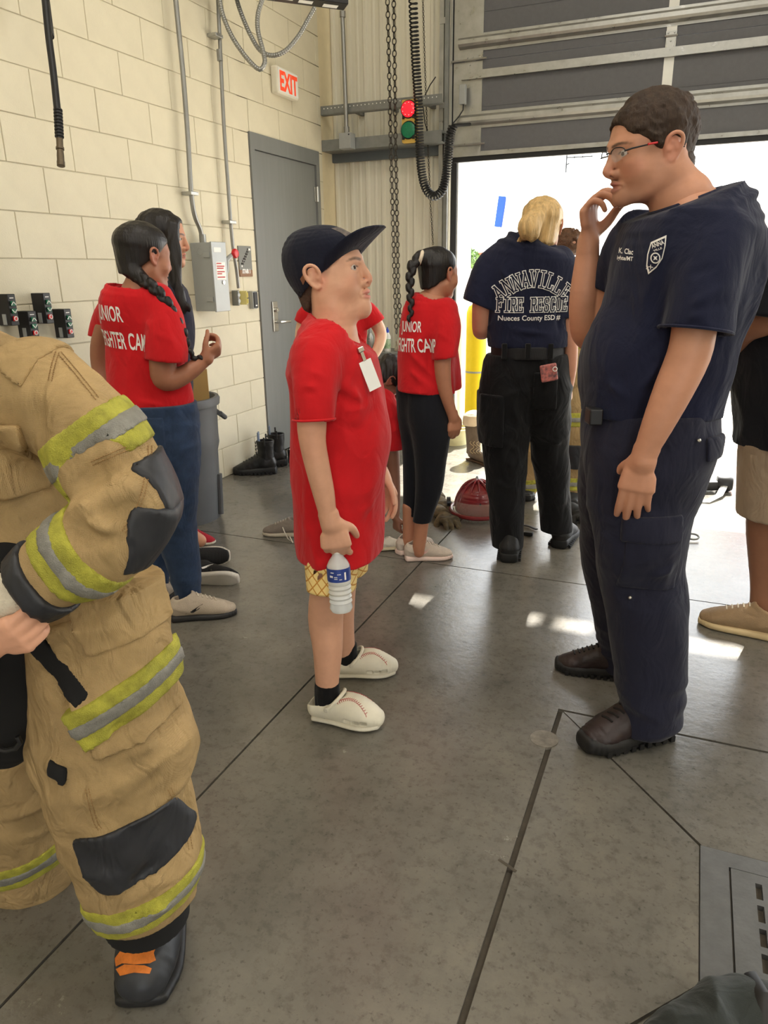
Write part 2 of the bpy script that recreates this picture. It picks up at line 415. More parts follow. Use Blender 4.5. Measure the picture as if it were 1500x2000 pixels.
g = Geo(); g.ab((0.0, 5.75, zb), (1.0, 5.755, zt)); g.ab((0.0, 5.755, zb), (1.0, YS, zb + .005)); g.ab((0.0, 5.755, zt - .005), (1.0, YS, zt)); obj('channel', g, M_galvd, gb)
gc = thing('wall_girt', pB(660, 310, 5.93), 'lower slate grey steel strip under the channel on the cream metal wall', 'girt', 'wall girts')
g = Geo(); g.ab((0.0, YS - .05, 2.19), (1.0, YS - .018, 2.262), 0.006); obj('strip', g, mat('slate_steel', (104, 110, 114), .45, .4, var=.06), gc)

# shelf under the girt with bottles is built later; bay door and its track
YD = 5.93
zb0 = 2.165
dg_ = thing('overhead_door', (OX0, YD, zb0), 'charcoal sectional overhead bay door raised part way with galvanised struts', 'bay door')
hs = 0.61; sections = [zb0 + .03 + i * hs for i in range(5)]
WX = [(1.915 + .55 * i, 2.165 + .55 * i) for i in range(5)]
for i, z0 in enumerate(sections):
    z1 = z0 + hs; g = Geo(); x0, x1 = OX0 - .095, OX1 + .06
    if i == 2:
        wz0, wz1 = z0 + .12, z0 + .36; xs = [x0] + [q for a_ in WX for q in a_] + [x1]
        g.ab((x0, YD, z0), (x1, YD + .045, wz0)); g.ab((x0, YD, wz1), (x1, YD + .045, z1 - .004))
        for j in range(0, len(xs), 2): g.ab((xs[j], YD, wz0), (xs[j + 1], YD + .045, wz1))
    else:
        g.ab((x0, YD, z0), (x1, YD + .045, z1 - .004))
        g.ab((x0, YD - .003, z0 + .30), (x1, YD, z0 + .302))
    pn = obj('door_section', g, M_dgray, dg_)
    if i == 2:
        for a_ in WX:
            q = Geo(); q.ab((a_[0], YD + .02, wz0), (a_[1], YD + .024, wz1)); obj('window_lite', q, mat('clear_acrylic', (245, 250, 250), .05, var=0, alpha=.12), pn)
g = Geo(); g.ab((OX0 - .095, YD - .012, zb0), (OX1 + .06, YD + .05, zb0 + .03)); obj('bottom_rail', g, M_galv, dg_)
g = Geo(); g.ab((OX0 - .095, YD, zb0 - .035), (OX1 + .06, YD + .04, zb0)); obj('bottom_seal', g, M_black, dg_)
# end stiles, centre stiles
for i, z0 in enumerate(sections):
    g = Geo(); g.ab((OX0 - .095, YD - .010, z0), (OX0 + .125, YD, z0 + hs - .006)); obj('end_stile', g, M_galv, dg_)
    for xs_ in (2.545, 3.9):
        g = Geo(); g.ab((xs_ - .032, YD - .006, z0), (xs_ + .032, YD, z0 + hs - .006)); obj('centre_stile', g, M_white, dg_)
def hat(z, H, dpt, fl_=.018):
    """hat-section strut: two flanges on the door and a rounded channel standing proud"""
    P = [(-H / 2 - fl_, 0), (-H / 2, 0), (-H / 2 + .01, -dpt * .8), (-H / 2 + .025, -dpt), (H / 2 - .025, -dpt), (H / 2 - .01, -dpt * .8), (H / 2, 0), (H / 2 + fl_, 0)]
    t = .003; V = []; x0, x1 = OX0 - .05, OX1 + .05
    for x in (x0, x1): V += [(x, YD - .008 + d, z + h) for h, d in P]
    n = len(P); F = [(i, i + 1, n + i + 1, n + i) for i in range(n - 1)] + [tuple(range(n)), tuple(range(n, 2 * n))]
    return Geo().add(V, F)
zs_big = [float(pB(1100, 61, YD)[2]), float(pB(1100, 219, YD)[2])]
zs_small = [float(pB(1100, 127, YD)[2])]
hgt = abs(float(pB(1100, 41, YD)[2] - pB(1100, 77, YD)[2])); hgt2 = abs(float(pB(1100, 202, YD)[2] - pB(1100, 236, YD)[2]))
for z, H in ((zs_big[0], hgt), (zs_big[1], hgt2), (zs_big[0] + .61, hgt), (zs_big[0] + 1.22, hgt)): obj('strut', hat(z, H - .036, .055), M_galv, dg_, smooth=False)
g = Geo(); z = zs_small[0]; g.add([(x, YD - .008 + d, z + h) for x in (OX0 - .03, OX1) for h, d in ((-.03, 0), (-.03, -.03), (-.024, -.03), (-.024, -.006), (.03, -.006), (.03, 0))], [(0, 1, 7, 6), (1, 2, 8, 7), (2, 3, 9, 8), (3, 4, 10, 9), (4, 5, 11, 10)]); obj('stiffener', g, M_galv, dg_)
for z0 in sections[1:]:
    for xs_ in (2.545, 3.9, OX0 + .03):
        g = Geo(); g.prism([(-.035, .03), (.035, .03), (.03, -.03), (.012, -.10), (-.012, -.10), (-.03, -.03)], (xs_, YD - .007, z0), (1, 0, 0), (0, 0, 1), (0, -1, 0), .004)
        g.tube([(xs_ - .04, YD - .013, z0), (xs_ + .04, YD - .013, z0)], .007, 8)
        for a_, b2 in ((-.02, .018), (.02, .018), (0, -.03), (0, -.08)): g.lathe([(.006, 0), (.004, .005)], (xs_ + a_, YD - .011, z0 + b2), (0, -1, 0), 8)
        obj('hinge', g, M_galv, dg_)
# roller axles and slide bolts at the left end
for z0 in (sections[1], sections[0] + .05):
    g = Geo(); g.tube([(OX0 - .11, YD - .03, z0), (OX0 + .16, YD - .03, z0)], .007, 8); obj('roller_axle', g, M_galv, dg_)
# vertical track, jamb angle, weather jamb
tx = float(pB(870, 100, 5.88)[0])
tr = thing('door_track', (tx, 5.88, 0), 'galvanised vertical track beside the left edge of the bay door', 'door track')
g = Geo(); g.ab((tx - .045, 5.885, .05), (tx - .035, 5.99, 4.9)); g.ab((tx - .045, 5.875, .05), (tx - .012, 5.885, 4.9)); obj('jamb_angle', g, M_galv, tr)
g = Geo(); g.ab((tx, 5.87, .05), (tx + .004, 5.93, 4.9)); g.ab((tx, 5.866, .05), (tx + .03, 5.87, 4.9)); g.ab((tx + .026, 5.87, .05), (tx + .03, 5.885, 4.9)); obj('rail', g, M_galvd, tr)
for k in range(9): obj('track_bracket', Geo().ab((tx - .04, 5.868, .3 + k * .55), (tx + .004, 5.874, .34 + k * .55)), M_galv, tr)
g = Geo(); jx0, jx1 = float(pB(880, 500, 6.0)[0]), float(pB(893, 500, 6.0)[0])
g.ab((0.98, 5.98, 0), (1.052, 6.12, OZ)); struct('trim_2', g, mat('dark_jamb', (62, 62, 62), .5, .3, var=.1))
g = Geo(); g.ab((1.030, 6.125, 0), (1.052, 6.42, OZ)); g.ab((1.052, 6.0, 0), (1.060, 6.40, OZ)); struct('trim_3', g, mat('white_jamb', (224, 226, 224), .5, var=.03))
g = Geo(); g.ab((OX1, 5.98, 0), (OX1 + .04, 6.3, OZ)); struct('trim_4', g, M_white)
# interlock switch box with cable on the stile
sbx = pB(904, 185, YD - .075)
bx_ = thing('switch_box', sbx, 'small grey interlock switch box on the bay door stile', 'switch box')
g = Geo(); g.box(sbx, (.05, .04, .13), None, .004); obj('housing', g, M_boxgray, bx_)
g = Geo(); g.tube([sbx + (0.005, 0, -.065), sbx + (.004, 0, -.1), sbx + (-.03, -.01, -.15), sbx + (-.07, -.02, -.19), sbx + (-.09, -.02, -.24)], .005, 8); obj('cable', g, M_black, bx_, smooth=True)

# ================================================================ rest of the hall
g = Geo(); g.ab((-.25, -9.6, 5.6), (12.4, 6.12, 5.75)); struct('ceiling', g, mat('white_ceiling', (226, 224, 216), .8, var=.03))
g = Geo(); g.ab((12.2, -9.6, 0), (12.4, 6.12, 5.6)); struct('wall_right', g, M_mortar)
g = Geo(); g.ab((-.25, -9.6, 0), (6.2, -9.4, 5.6)); g.ab((10, -9.6, 0), (12.4, -9.4, 5.6)); g.ab((6.2, -9.6, 4.3), (10, -9.4, 5.6)); struct('wall_front', g, M_mortar)
# ceiling fixtures
M_lamp = mat('led_diffuser', (255, 250, 240), .5, emit=6.0, var=0)
for ix, x in enumerate((2.2, 6.0, 9.8)):
    for iy, y in enumerate((-6.5, -2.6, 1.6)):
        t = thing('ceiling_light', (x, y, 5.3), 'long white LED bay light hanging under the hall ceiling', 'ceiling light', 'bay lights under the ceiling')
        g = Geo(); g.box((x, y, 5.33), (.34, 1.3, .07), None, .01); obj('housing', g, M_white, t)
        g = Geo(); g.box((x, y, 5.29), (.28, 1.2, .012)); obj('diffuser', g, M_lamp, t)
        for dy in (-.5, .5): obj('hanger', Geo().tube([(x, y + dy, 5.36), (x, y + dy, 5.6)], .006, 6), M_conduit, t)
        ld = bpy.data.lights.new('bay_light', 'AREA'); ld.shape = 'RECTANGLE'; ld.size = .28; ld.size_y = 1.2; ld.energy = LAMPW; ld.color = (1, .95, .87)
        lo = bpy.data.objects.new('bay_light', ld); COL.objects.link(lo); lo.location = (0, 0, -.03); lo.parent = t

# ================================================================ outdoors
M_apron = mat('pale_concrete', (196, 190, 178), .8, var=.12, scale=1.2)  # pale concrete colour of its own, mottled at random
og = struct('ground', Geo().ab((-60, 6.1, -.2), (70, 12.0, -.012)).ab((-60, 12.02, -.2), (70, 90, -.012)), M_apron)
struct('ground_south', Geo().ab((-60, -60, -.2), (70, -9.6, -.012)), M_apron)
# ================================================================ implicit surfaces: bodies and clothes
_T = rng.random((32, 32, 32)).astype(np.float32)
def vnoise(P):
    i = np.floor(P).astype(np.int64); f = (P - i).astype(np.float32); f = f * f * (3 - 2 * f); out = 0
    for a in (0, 1):
        for b in (0, 1):
            for c in (0, 1):
                wgt = (f[..., 0] if a else 1 - f[..., 0]) * (f[..., 1] if b else 1 - f[..., 1]) * (f[..., 2] if c else 1 - f[..., 2])
                out = out + wgt * _T[(i[..., 0] + a) & 31, (i[..., 1] + b) & 31, (i[..., 2] + c) & 31]
    return out * 2 - 1
def smin(a, b, k):
    if k <= 0: return np.minimum(a, b)
    h = np.maximum(k - np.abs(a - b), 0) / k
    return np.minimum(a, b) - h * h * k * 0.25
def unit(a):
    a = np.asarray(a, float); return a / (np.linalg.norm(a) + 1e-12)
FAR = 0.06
class Fld:
    def __init__(s, lo, hi, h):
        s.lo = np.array(lo, float); s.h = h
        s.n = np.maximum(np.ceil((np.array(hi) - s.lo) / h).astype(int) + 1, 4)
        s.ax = [(s.lo[i] + h * np.arange(s.n[i])).astype(np.float32) for i in range(3)]
        s.F = np.full(tuple(s.n), FAR, np.float32)
    def sl(s, lo, hi):
        a = np.clip(np.floor((np.array(lo) - s.lo) / s.h).astype(int), 0, s.n); b = np.clip(np.ceil((np.array(hi) - s.lo) / s.h).astype(int) + 1, 0, s.n)
        return a, b
    def grid(s, a, b):
        return s.ax[0][a[0]:b[0], None, None], s.ax[1][None, a[1]:b[1], None], s.ax[2][None, None, a[2]:b[2]]
    def chain_field(s, segs, mg=0.03):
        lo = np.min([np.minimum(q[0], q[1]) - max(q[2], q[3], q[4], q[5]) for q in segs], 0) - mg
        hi = np.max([np.maximum(q[0], q[1]) + max(q[2], q[3], q[4], q[5]) for q in segs], 0) + mg
        A, B = s.sl(lo, hi)
        if np.any(B <= A): return None
        G = np.full(tuple(B - A), FAR, np.float32)
        for a, b, rx0, rx1, ry0, ry1, S, E, cap, ex in segs:
            m = max(rx0, rx1, ry0, ry1) + mg
            a2, b2 = s.sl(np.minimum(a, b) - m, np.maximum(a, b) + m)
            a2 = np.maximum(a2, A); b2 = np.minimum(b2, B)
            if np.any(b2 <= a2): continue
            X, Y, Z = s.grid(a2, b2); X = X - np.float32(a[0]); Y = Y - np.float32(a[1]); Z = Z - np.float32(a[2])
            ax = b - a; L = np.linalg.norm(ax) + 1e-9; ax = ax / L
            f = np.float32
            t = X * f(ax[0]) + Y * f(ax[1]) + Z * f(ax[2]); tc = np.clip(t / f(L), 0, 1)
            rx = f(rx0) + f(rx1 - rx0) * tc; ry = f(ry0) + f(ry1 - ry0) * tc
            p = (X * f(S[0]) + Y * f(S[1]) + Z * f(S[2])) / rx; q = (X * f(E[0]) + Y * f(E[1]) + Z * f(E[2])) / ry
            rm = np.minimum(rx, ry); xs = (t - tc * f(L)) / (rm * f(cap))
            if ex == 2: d = np.sqrt(p * p + q * q + xs * xs)
            else: d = (np.abs(p) ** f(ex) + np.abs(q) ** f(ex) + np.abs(xs) ** f(ex)) ** f(1 / ex)
            d = (d - 1) * rm
            i = tuple(slice(a2[k] - A[k], b2[k] - A[k]) for k in range(3))
            G[i] = np.minimum(G[i], d)
        return A, B, G
    def add(s, segs, k=0.02, mode='u', off=0.0):
        r = s.chain_field(segs)
        if r is None: return s
        A, B, G = r; i = tuple(slice(A[q], B[q]) for q in range(3))
        if off: G = G - np.float32(off)
        if mode == 'u': s.F[i] = smin(s.F[i], G, k)
        elif mode == 's': s.F[i] = -smin(-s.F[i], G, k)       # subtract
        return s
    def plane(s, p, n, k=0.0):
        """keep the side n points away from"""
        n = unit(n); X, Y, Z = s.grid((0, 0, 0), s.n)
        d = ((X - p[0]) * n[0] + (Y - p[1]) * n[1] + (Z - p[2]) * n[2]).astype(np.float32)
        s.F = np.maximum(s.F, d) if k <= 0 else -smin(-s.F, -d, k); return s
    def disp(s, fn, band=0.025):
        m = np.abs(s.F) < band; I = np.nonzero(m)
        P = np.stack([s.ax[k][I[k]] for k in range(3)], -1); s.F[m] += fn(P).astype(np.float32); return s
    def mesh(s, smooth=1):
        F = s.F.copy(); F[0], F[-1], F[:, 0], F[:, -1], F[:, :, 0], F[:, :, -1] = (1,) * 6
        ins = F < 0; nx, ny, nz = F.shape
        c = np.zeros((nx - 1, ny - 1, nz - 1), np.int8)
        for a in (0, 1):
            for b in (0, 1):
                for d in (0, 1): c += ins[a:nx - 1 + a, b:ny - 1 + b, d:nz - 1 + d]
        act = (c > 0) & (c < 8); I = np.stack(np.nonzero(act), -1)
        vid = np.full(act.shape, -1, np.int64); vid[act] = np.arange(len(I))
        acc = np.zeros((len(I), 3)); cnt = np.zeros(len(I))
        cor = [(a, b, d) for a in (0, 1) for b in (0, 1) for d in (0, 1)]
        val = {q: F[I[:, 0] + q[0], I[:, 1] + q[1], I[:, 2] + q[2]].astype(float) for q in cor}
        for q in cor:
            for ax in range(3):
                if q[ax]: continue
                r = list(q); r[ax] = 1; r = tuple(r); f0, f1 = val[q], val[r]; m = (f0 < 0) != (f1 < 0)
                t = f0[m] / (f0[m] - f1[m]); pt = np.tile(np.array(q, float), (m.sum(), 1)); pt[:, ax] += t
                acc[m] += pt; cnt[m] += 1
        V = s.lo + (I + acc / cnt[:, None]) * s.h
        Q = []
        for ax in range(3):
            o1, o2 = [(1, 2), (2, 0), (0, 1)][ax]
            n0 = [nx, ny, nz]; sl0 = [slice(1, n0[k] - 1) for k in range(3)]; sl1 = list(sl0)
            sl0[ax] = slice(0, n0[ax] - 1); sl1[ax] = slice(1, n0[ax])
            a, b = ins[tuple(sl0)], ins[tuple(sl1)]
            E = np.stack(np.nonzero(a != b), -1); E = E + [0 if k == ax else 1 for k in range(3)]
            s0 = a[a != b]
            d1 = np.zeros(3, int); d1[o1] = 1; d2 = np.zeros(3, int); d2[o2] = 1
            g = lambda K: vid[K[:, 0], K[:, 1], K[:, 2]]
            q = np.stack([g(E - d1 - d2), g(E - d2), g(E), g(E - d1)], -1)
            q[~s0] = q[~s0][:, ::-1]; Q.append(q)
        Q = np.concatenate(Q); Q = Q[(Q >= 0).all(1)]
        for _ in range(smooth):
            sm = np.zeros_like(V); ct = np.zeros(len(V))
            for k in range(4):
                a, b = Q[:, k], Q[:, (k + 1) % 4]
                for ax in range(3):
                    sm[:, ax] += np.bincount(a, V[b, ax], len(V)) + np.bincount(b, V[a, ax], len(V))
                ct += np.bincount(a, minlength=len(V)) + np.bincount(b, minlength=len(V))
            V = V * 0.5 + sm / np.maximum(ct, 1)[:, None] * 0.5
        return V, Q
def patch(f, c, axes, half, infl, rnd=.004, smooth=1):
    """a flap, band or pad lying on the surface of field f inside a box"""
    c = np.array(c, float); A = np.stack([unit(a) for a in axes]); half = np.array(half, float)
    ext = np.abs(A.T) @ half + .02; a, b = f.sl(c - ext, c + ext)
    g = Fld.__new__(Fld); g.h = f.h; g.lo = f.lo + a * f.h; g.n = b - a; g.ax = [f.ax[k][a[k]:b[k]] for k in range(3)]
    X, Y, Z = f.grid(a, b); X = X - c[0]; Y = Y - c[1]; Z = Z - c[2]; d = None
    for k in range(3):
        q = (np.abs(X * A[k][0] + Y * A[k][1] + Z * A[k][2]) - half[k]).astype(np.float32); d = q if d is None else -smin(-d, -q, rnd)
    F0 = f.F[a[0]:b[0], a[1]:b[1], a[2]:b[2]]
    g.F = np.maximum(np.maximum(F0 - np.float32(infl), d), -(F0 + np.float32(.006))); return g.mesh(smooth)
def joinm(*ms):
    V = []; Q = []; n = 0
    for v, q in ms: V.append(v); Q.append(np.asarray(q) + n); n += len(v)
    return np.concatenate(V), np.concatenate(Q)

def spline(nodes, m):
    """Catmull-Rom through rows of numbers"""
    N = np.array(nodes, float)
    if m <= 1 or len(N) < 3: return N
    P = np.vstack([2 * N[0] - N[1], N, 2 * N[-1] - N[-2]]); out = []
    for i in range(1, len(P) - 2):
        for j in range(m):
            t = j / m; a, b, c, d = P[i - 1], P[i], P[i + 1], P[i + 2]
            out.append(0.5 * (2 * b + (c - a) * t + (2 * a - 5 * b + 4 * c - d) * t * t + (3 * b - a - 3 * c + d) * t ** 3))
    out.append(N[-1]); out = np.array(out); out[:, 3:] = np.maximum(out[:, 3:], 0.0008); return out
def segs3(nodes, e=None, m=3, tw=0.0, cap=1.0, ex=2):
    """nodes: (x,y,z,rx,ry) in metres -> segments; ry is the half-thickness along e"""
    N = spline(nodes, m); e = EH if e is None else unit(e); out = []
    for i in range(len(N) - 1):
        a, b = N[i, :3], N[i + 1, :3]; ax = unit(b - a) if np.linalg.norm(b - a) > 1e-6 else np.array([0, 0, 1.0])
        E0 = e - ax * np.dot(e, ax)
        if np.linalg.norm(E0) < 0.25: E0 = np.array([0, 0, 1.0]) - ax * ax[2]
        E0 = unit(E0); S = np.cross(ax, E0)
        if tw: E0, S = E0 * math.cos(tw) + S * math.sin(tw), S * math.cos(tw) - E0 * math.sin(tw)
        out.append((a, b, N[i, 3], N[i + 1, 3], N[i, 4], N[i + 1, 4], S, E0, cap, ex))
    return out
class Fig:
    """a vertical plane through the spot where a figure stands; d is metres behind that plane"""
    def __init__(s, u, v=None, z=0.0, O=None):
        s.O = np.array(O, float) if O is not None else pF(u, v, z)
    def P(s, u, v, d=0.0):
        r = ray(u, v); t = (np.dot(s.O - CAM, EH) + d) / np.dot(r, EH); return CAM + r * t
    def px(s, u, v, d=0.0):
        return float(np.dot(s.O - CAM, EH) + d) / np.dot(ray(u, v), EH) * np.dot(ray(u, v), FWD) / FPX
    def ch(s, nodes, m=3, k=1.0, tw=0.0, cap=1.0, ex=2, e=None):
        """nodes (u, v, d, r_px[, ratio of depth to width])"""
        N = []
        for q in nodes:
            p = s.P(q[0], q[1], q[2]); r = q[3] * s.px(q[0], q[1], q[2]); kk = q[4] if len(q) > 4 else k
            N.append((*p, r, r * kk))
        return segs3(N, e, m, tw, cap, ex)
def field(chs, h, extra=0.03):
    allS = [q for c in chs for q in c]
    lo = np.min([np.minimum(q[0], q[1]) - max(q[2:6]) for q in allS], 0) - extra
    hi = np.max([np.maximum(q[0], q[1]) + max(q[2:6]) for q in allS], 0) + extra
    return Fld(lo, hi, h)
def build(chs, h, k=0.02, subs=(), planes=(), disp=None, ks=None, smooth=1, sk=0.006):
    f = field(chs, h)
    for i, c in enumerate(chs): f.add(c, ks[i] if ks else k)
    if disp: f.disp(disp)
    for c in subs: f.add(c, sk, 's')
    for p in planes: f.plane(p[0], p[1], p[2] if len(p) > 2 else 0.0)
    return f.mesh(smooth)
def tee(F, tors, sleeves, h, fold, neck=None, hem=None, hemcav=None, k=.03):
    """a t-shirt: torso and sleeves as one cloth surface. sleeves: (chain, cavity chain or None, end point, end direction, reach); neck: (point, normal, reach)"""
    f = field([tors] + [s[0] for s in sleeves], h); f.add(tors, k); T = f.F.copy() - np.float32(.004)
    for s in sleeves: f.add(s[0], k)
    if fold: f.disp(fold)
    X, Y, Z = f.grid((0, 0, 0), f.n)
    def cut(D): f.F = np.maximum(f.F, -np.maximum(D, -T).astype(np.float32))
    for ch_, cav, p, n, r in sleeves:
        if cav is not None:
            q = Fld.__new__(Fld); q.__dict__.update(f.__dict__); q.F = np.full(tuple(f.n), FAR, np.float32); q.add(cav, 0); cut(q.F)
        n = unit(n); hs_ = -((X - p[0]) * n[0] + (Y - p[1]) * n[1] + (Z - p[2]) * n[2]); ds = np.sqrt((X - p[0]) ** 2 + (Y - p[1]) ** 2 + (Z - p[2]) ** 2) - r
        cut(np.maximum(hs_, ds))
    if neck is not None:
        p, n, r = neck; n = unit(n); hs_ = -((X - p[0]) * n[0] + (Y - p[1]) * n[1] + (Z - p[2]) * n[2]); ds = np.sqrt((X - p[0]) ** 2 + (Y - p[1]) ** 2 + (Z - p[2]) ** 2) - r
        f.F = np.maximum(f.F, -np.maximum(hs_, ds).astype(np.float32))
    if hemcav is not None: f.add(hemcav, .004, 's')
    if hem is not None: f.plane(hem[0], hem[1])
    return f
def sph(p, r, e=None, rx=None, ry=None):
    p = np.array(p, float); return [(p - (0, 0, 1e-4), p + (0, 0, 1e-4), rx or r, rx or r, ry or r, ry or r, np.array([1.0, 0, 0]), np.array([0, 1.0, 0]), 1.0 if not rx else r / min(rx, ry or r), 2)]
def paint(V, base, blobs):
    """own colours of a surface: base colour plus soft patches (centre, radii, rgb, strength)"""
    C = np.tile(np.array(lin(base)), (len(V), 1))
    for c, r, col, s in blobs:
        r = np.array(r if hasattr(r, '__len__') else (r,) * 3, float)
        d = np.sqrt((((V - np.array(c)) / r) ** 2).sum(1)); wgt = np.clip((1.25 - d) / 0.5, 0, 1)[:, None] * s
        C = C * (1 - wgt) + np.array(lin(col)) * wgt
    return C
def folds(amp=0.004, sc=(9, 9, 4), seed=0, a2=0.0, sc2=(30, 30, 30)):
    """soft cloth folds: ridged noise, stretched"""
    s1 = np.array(sc, float); o = np.array([seed * 3.7, seed * 1.3, seed * 2.1])
    def fn(P):
        w_ = vnoise(P * 5 + o)[:, None] * 0.5
        r = 1 - np.abs(vnoise(P * s1 + o + w_)) * 2
        out = -amp * r
        if a2: out = out + a2 * vnoise(P * np.array(sc2) + o)
        return out
    return fn

def creases(lst, amp=.008):
    """hand-placed folds: each (p0, p1, width, height)"""
    def fn(P):
        out = np.zeros(len(P))
        for a, b, wd, hh in lst:
            ab = b - a; t = np.clip(((P - a) @ ab) / np.dot(ab, ab), 0, 1); d = np.linalg.norm(P - a - t[:, None] * ab, axis=1); out -= hh * np.exp(-(d / wd) ** 2) * np.sin(np.pi * np.clip(t, .02, .98)) ** .5
        return out
    return fn
def crs(F, lst):
    """folds traced as pixels: (u0, v0, u1, v1, d, width, height)"""
    return creases([(F.P(a, b, d), F.P(c, e, d), w_, h_) for a, b, c, e, d, w_, h_ in lst])
def both(*fs): return lambda P: sum(f(P) for f in fs)
# ---------------------------------------------------------------- heads and hands
def head_local(p):
    """generic head in its own frame (x right, y forward, z up, eyes at z = 0), p: shape changes"""
    def S(n, **k): return segs3(n, e=(0, 1, 0), **k)
    ch = p.get('cheek', 0.0); j = p.get('jaw', 0.0); nz = p.get('nose', 1.0); br = p.get('brow', 1.0); fat = p.get('fat', 0.0)
    chs = [
        S([(0, -.016, .02, .072, .088), (0, -.014, .045, .076, .096), (0, -.012, .07, .070, .086), (0, -.012, .098, .046, .056)], m=3, cap=.4),
        S([(0, .012, .06, .058, .064), (0, .018, .02, .066, .066), (0, .020, -.025, .064 + ch, .064), (0, .026, -.062, .051 + ch, .056), (0, .036, -.096 - j, .028 + ch * .6, .040)], m=3, cap=.5),
        S([(-.055 - ch, -.012, -.045, .018, .02), (-.042 - ch, .02, -.082 - j * .7, .02 + fat, .02), (0, .062, -.100 - j, .018 + fat, .018), (.042 + ch, .02, -.082 - j * .7, .02 + fat, .02), (.055 + ch, -.012, -.045, .018, .02)], m=4),
        S([(0, .084, .016, .010, .010), (0, .090, .002, .0085, .011), (0, .098, -.018, .0095 * nz, .011), (0, .100 + .006 * nz, -.033, .0105 * nz, .0105 * nz), (0, .094, -.041, .0100 * nz, .010)], m=3),
        S([(-.048, .060, .020, .010, .010), (-.024, .078 + .004 * br, .021, .010, .010), (0, .079 + .004 * br, .019, .008, .010), (.024, .078 + .004 * br, .021, .010, .010), (.048, .060, .020, .010, .010)], m=3),
        S([(0, .072, -.100 - j, .017, .015), (0, .070, -.097 - j, .018, .015)], m=1),
        S([(-.021, .076, -.0665, .004, .004), (-.007, .0885, -.0615, .0062, .006), (.007, .0885, -.0615, .0062, .006), (.021, .076, -.0665, .004, .004)], m=3),
        S([(-.019, .075, -.069, .004, .004), (-.006, .0865, -.0745, .0066, .0062), (.006, .0865, -.0745, .0066, .0062), (.019, .075, -.069, .004, .004)], m=3),
    ]
    ks = [.03, .03, .03, .012, .018, .02, .006, .006]
    for sx in (-1, 1):
        chs += [S([(sx * .013 * nz, .093, -.039, .0062 * nz, .007), (sx * .012 * nz, .086, -.041, .006, .007)], m=1), S([(sx * (.038 + ch), .052, -.022, .024, .024), (sx * (.042 + ch), .046, -.038, .024 + ch, .024)], m=1)]
        ks += [.010, .03]
        chs += [S([(sx * .0175, .0795, .002, .0028, .003), (sx * .024, .0870, .0056, .0036, .0035), (sx * .034, .0862, .0058, .0036, .0035), (sx * .0455, .0745, .0005, .0028, .003)], m=3), S([(sx * .0175, .0795, .0005, .0025, .003), (sx * .026, .0850, -.0062, .003, .003), (sx * .036, .0825, -.0058, .003, .003), (sx * .0455, .0745, -.0005, .0025, .003)], m=3)]
        ks += [.004, .006]
    subs = [S([(sx * .018, .094, .001, .006, .006), (sx * .032, .092, .001, .011, .009), (sx * .044, .082, .001, .006, .006)], m=2) for sx in (-1, 1)]
    mo = p.get('mouth', 0.0)
    subs.append(S([(-.021, .082, -.068, .0014, .003), (0, .098, -.068, .0022 + mo, .008), (.021, .082, -.068, .0014, .003)], m=3))
    for sx in (-1, 1): subs.append(S([(sx * .007, .097, -.044, .0032, .004), (sx * .008, .092, -.040, .003, .003)], m=1))
    return chs, ks, subs
def ear_local(sx, bk=0.0, ox=0.0):
    def S(n, **k): return segs3([(q[0], q[1] - bk, *q[2:]) for q in n], e=(1, 0, 0), **k)
    x = sx * (.074 + ox)
    rim = [(x, .010, -.012), (x + sx * .006, .014, .010), (x + sx * .011, .006, .026), (x + sx * .014, -.010, .031), (x + sx * .016, -.022, .022), (x + sx * .014, -.022, .004), (x + sx * .009, -.014, -.014), (x + sx * .006, -.003, -.026), (x + sx * .003, .004, -.024)]
    a = S([(*q, .0048, .0045) for q in rim], m=3)
    b = S([(x - sx * .002, -.004, .016, .017, .009), (x - sx * .001, -.008, 0, .016, .009), (x, -.002, -.018, .010, .0065)], m=2)
    c = S([(x + sx * .008, -.010, .012, .0045, .003), (x + sx * .009, -.013, -.002, .0045, .003)], m=1)
    d = S([(x, .006, 0, .006, .006), (x + sx * .005, .006, -.004, .004, .004)], m=1)
    return [a, b, c, d]
def joing(a, b): return Geo().add(a.v, a.f).add(b.v, b.f)
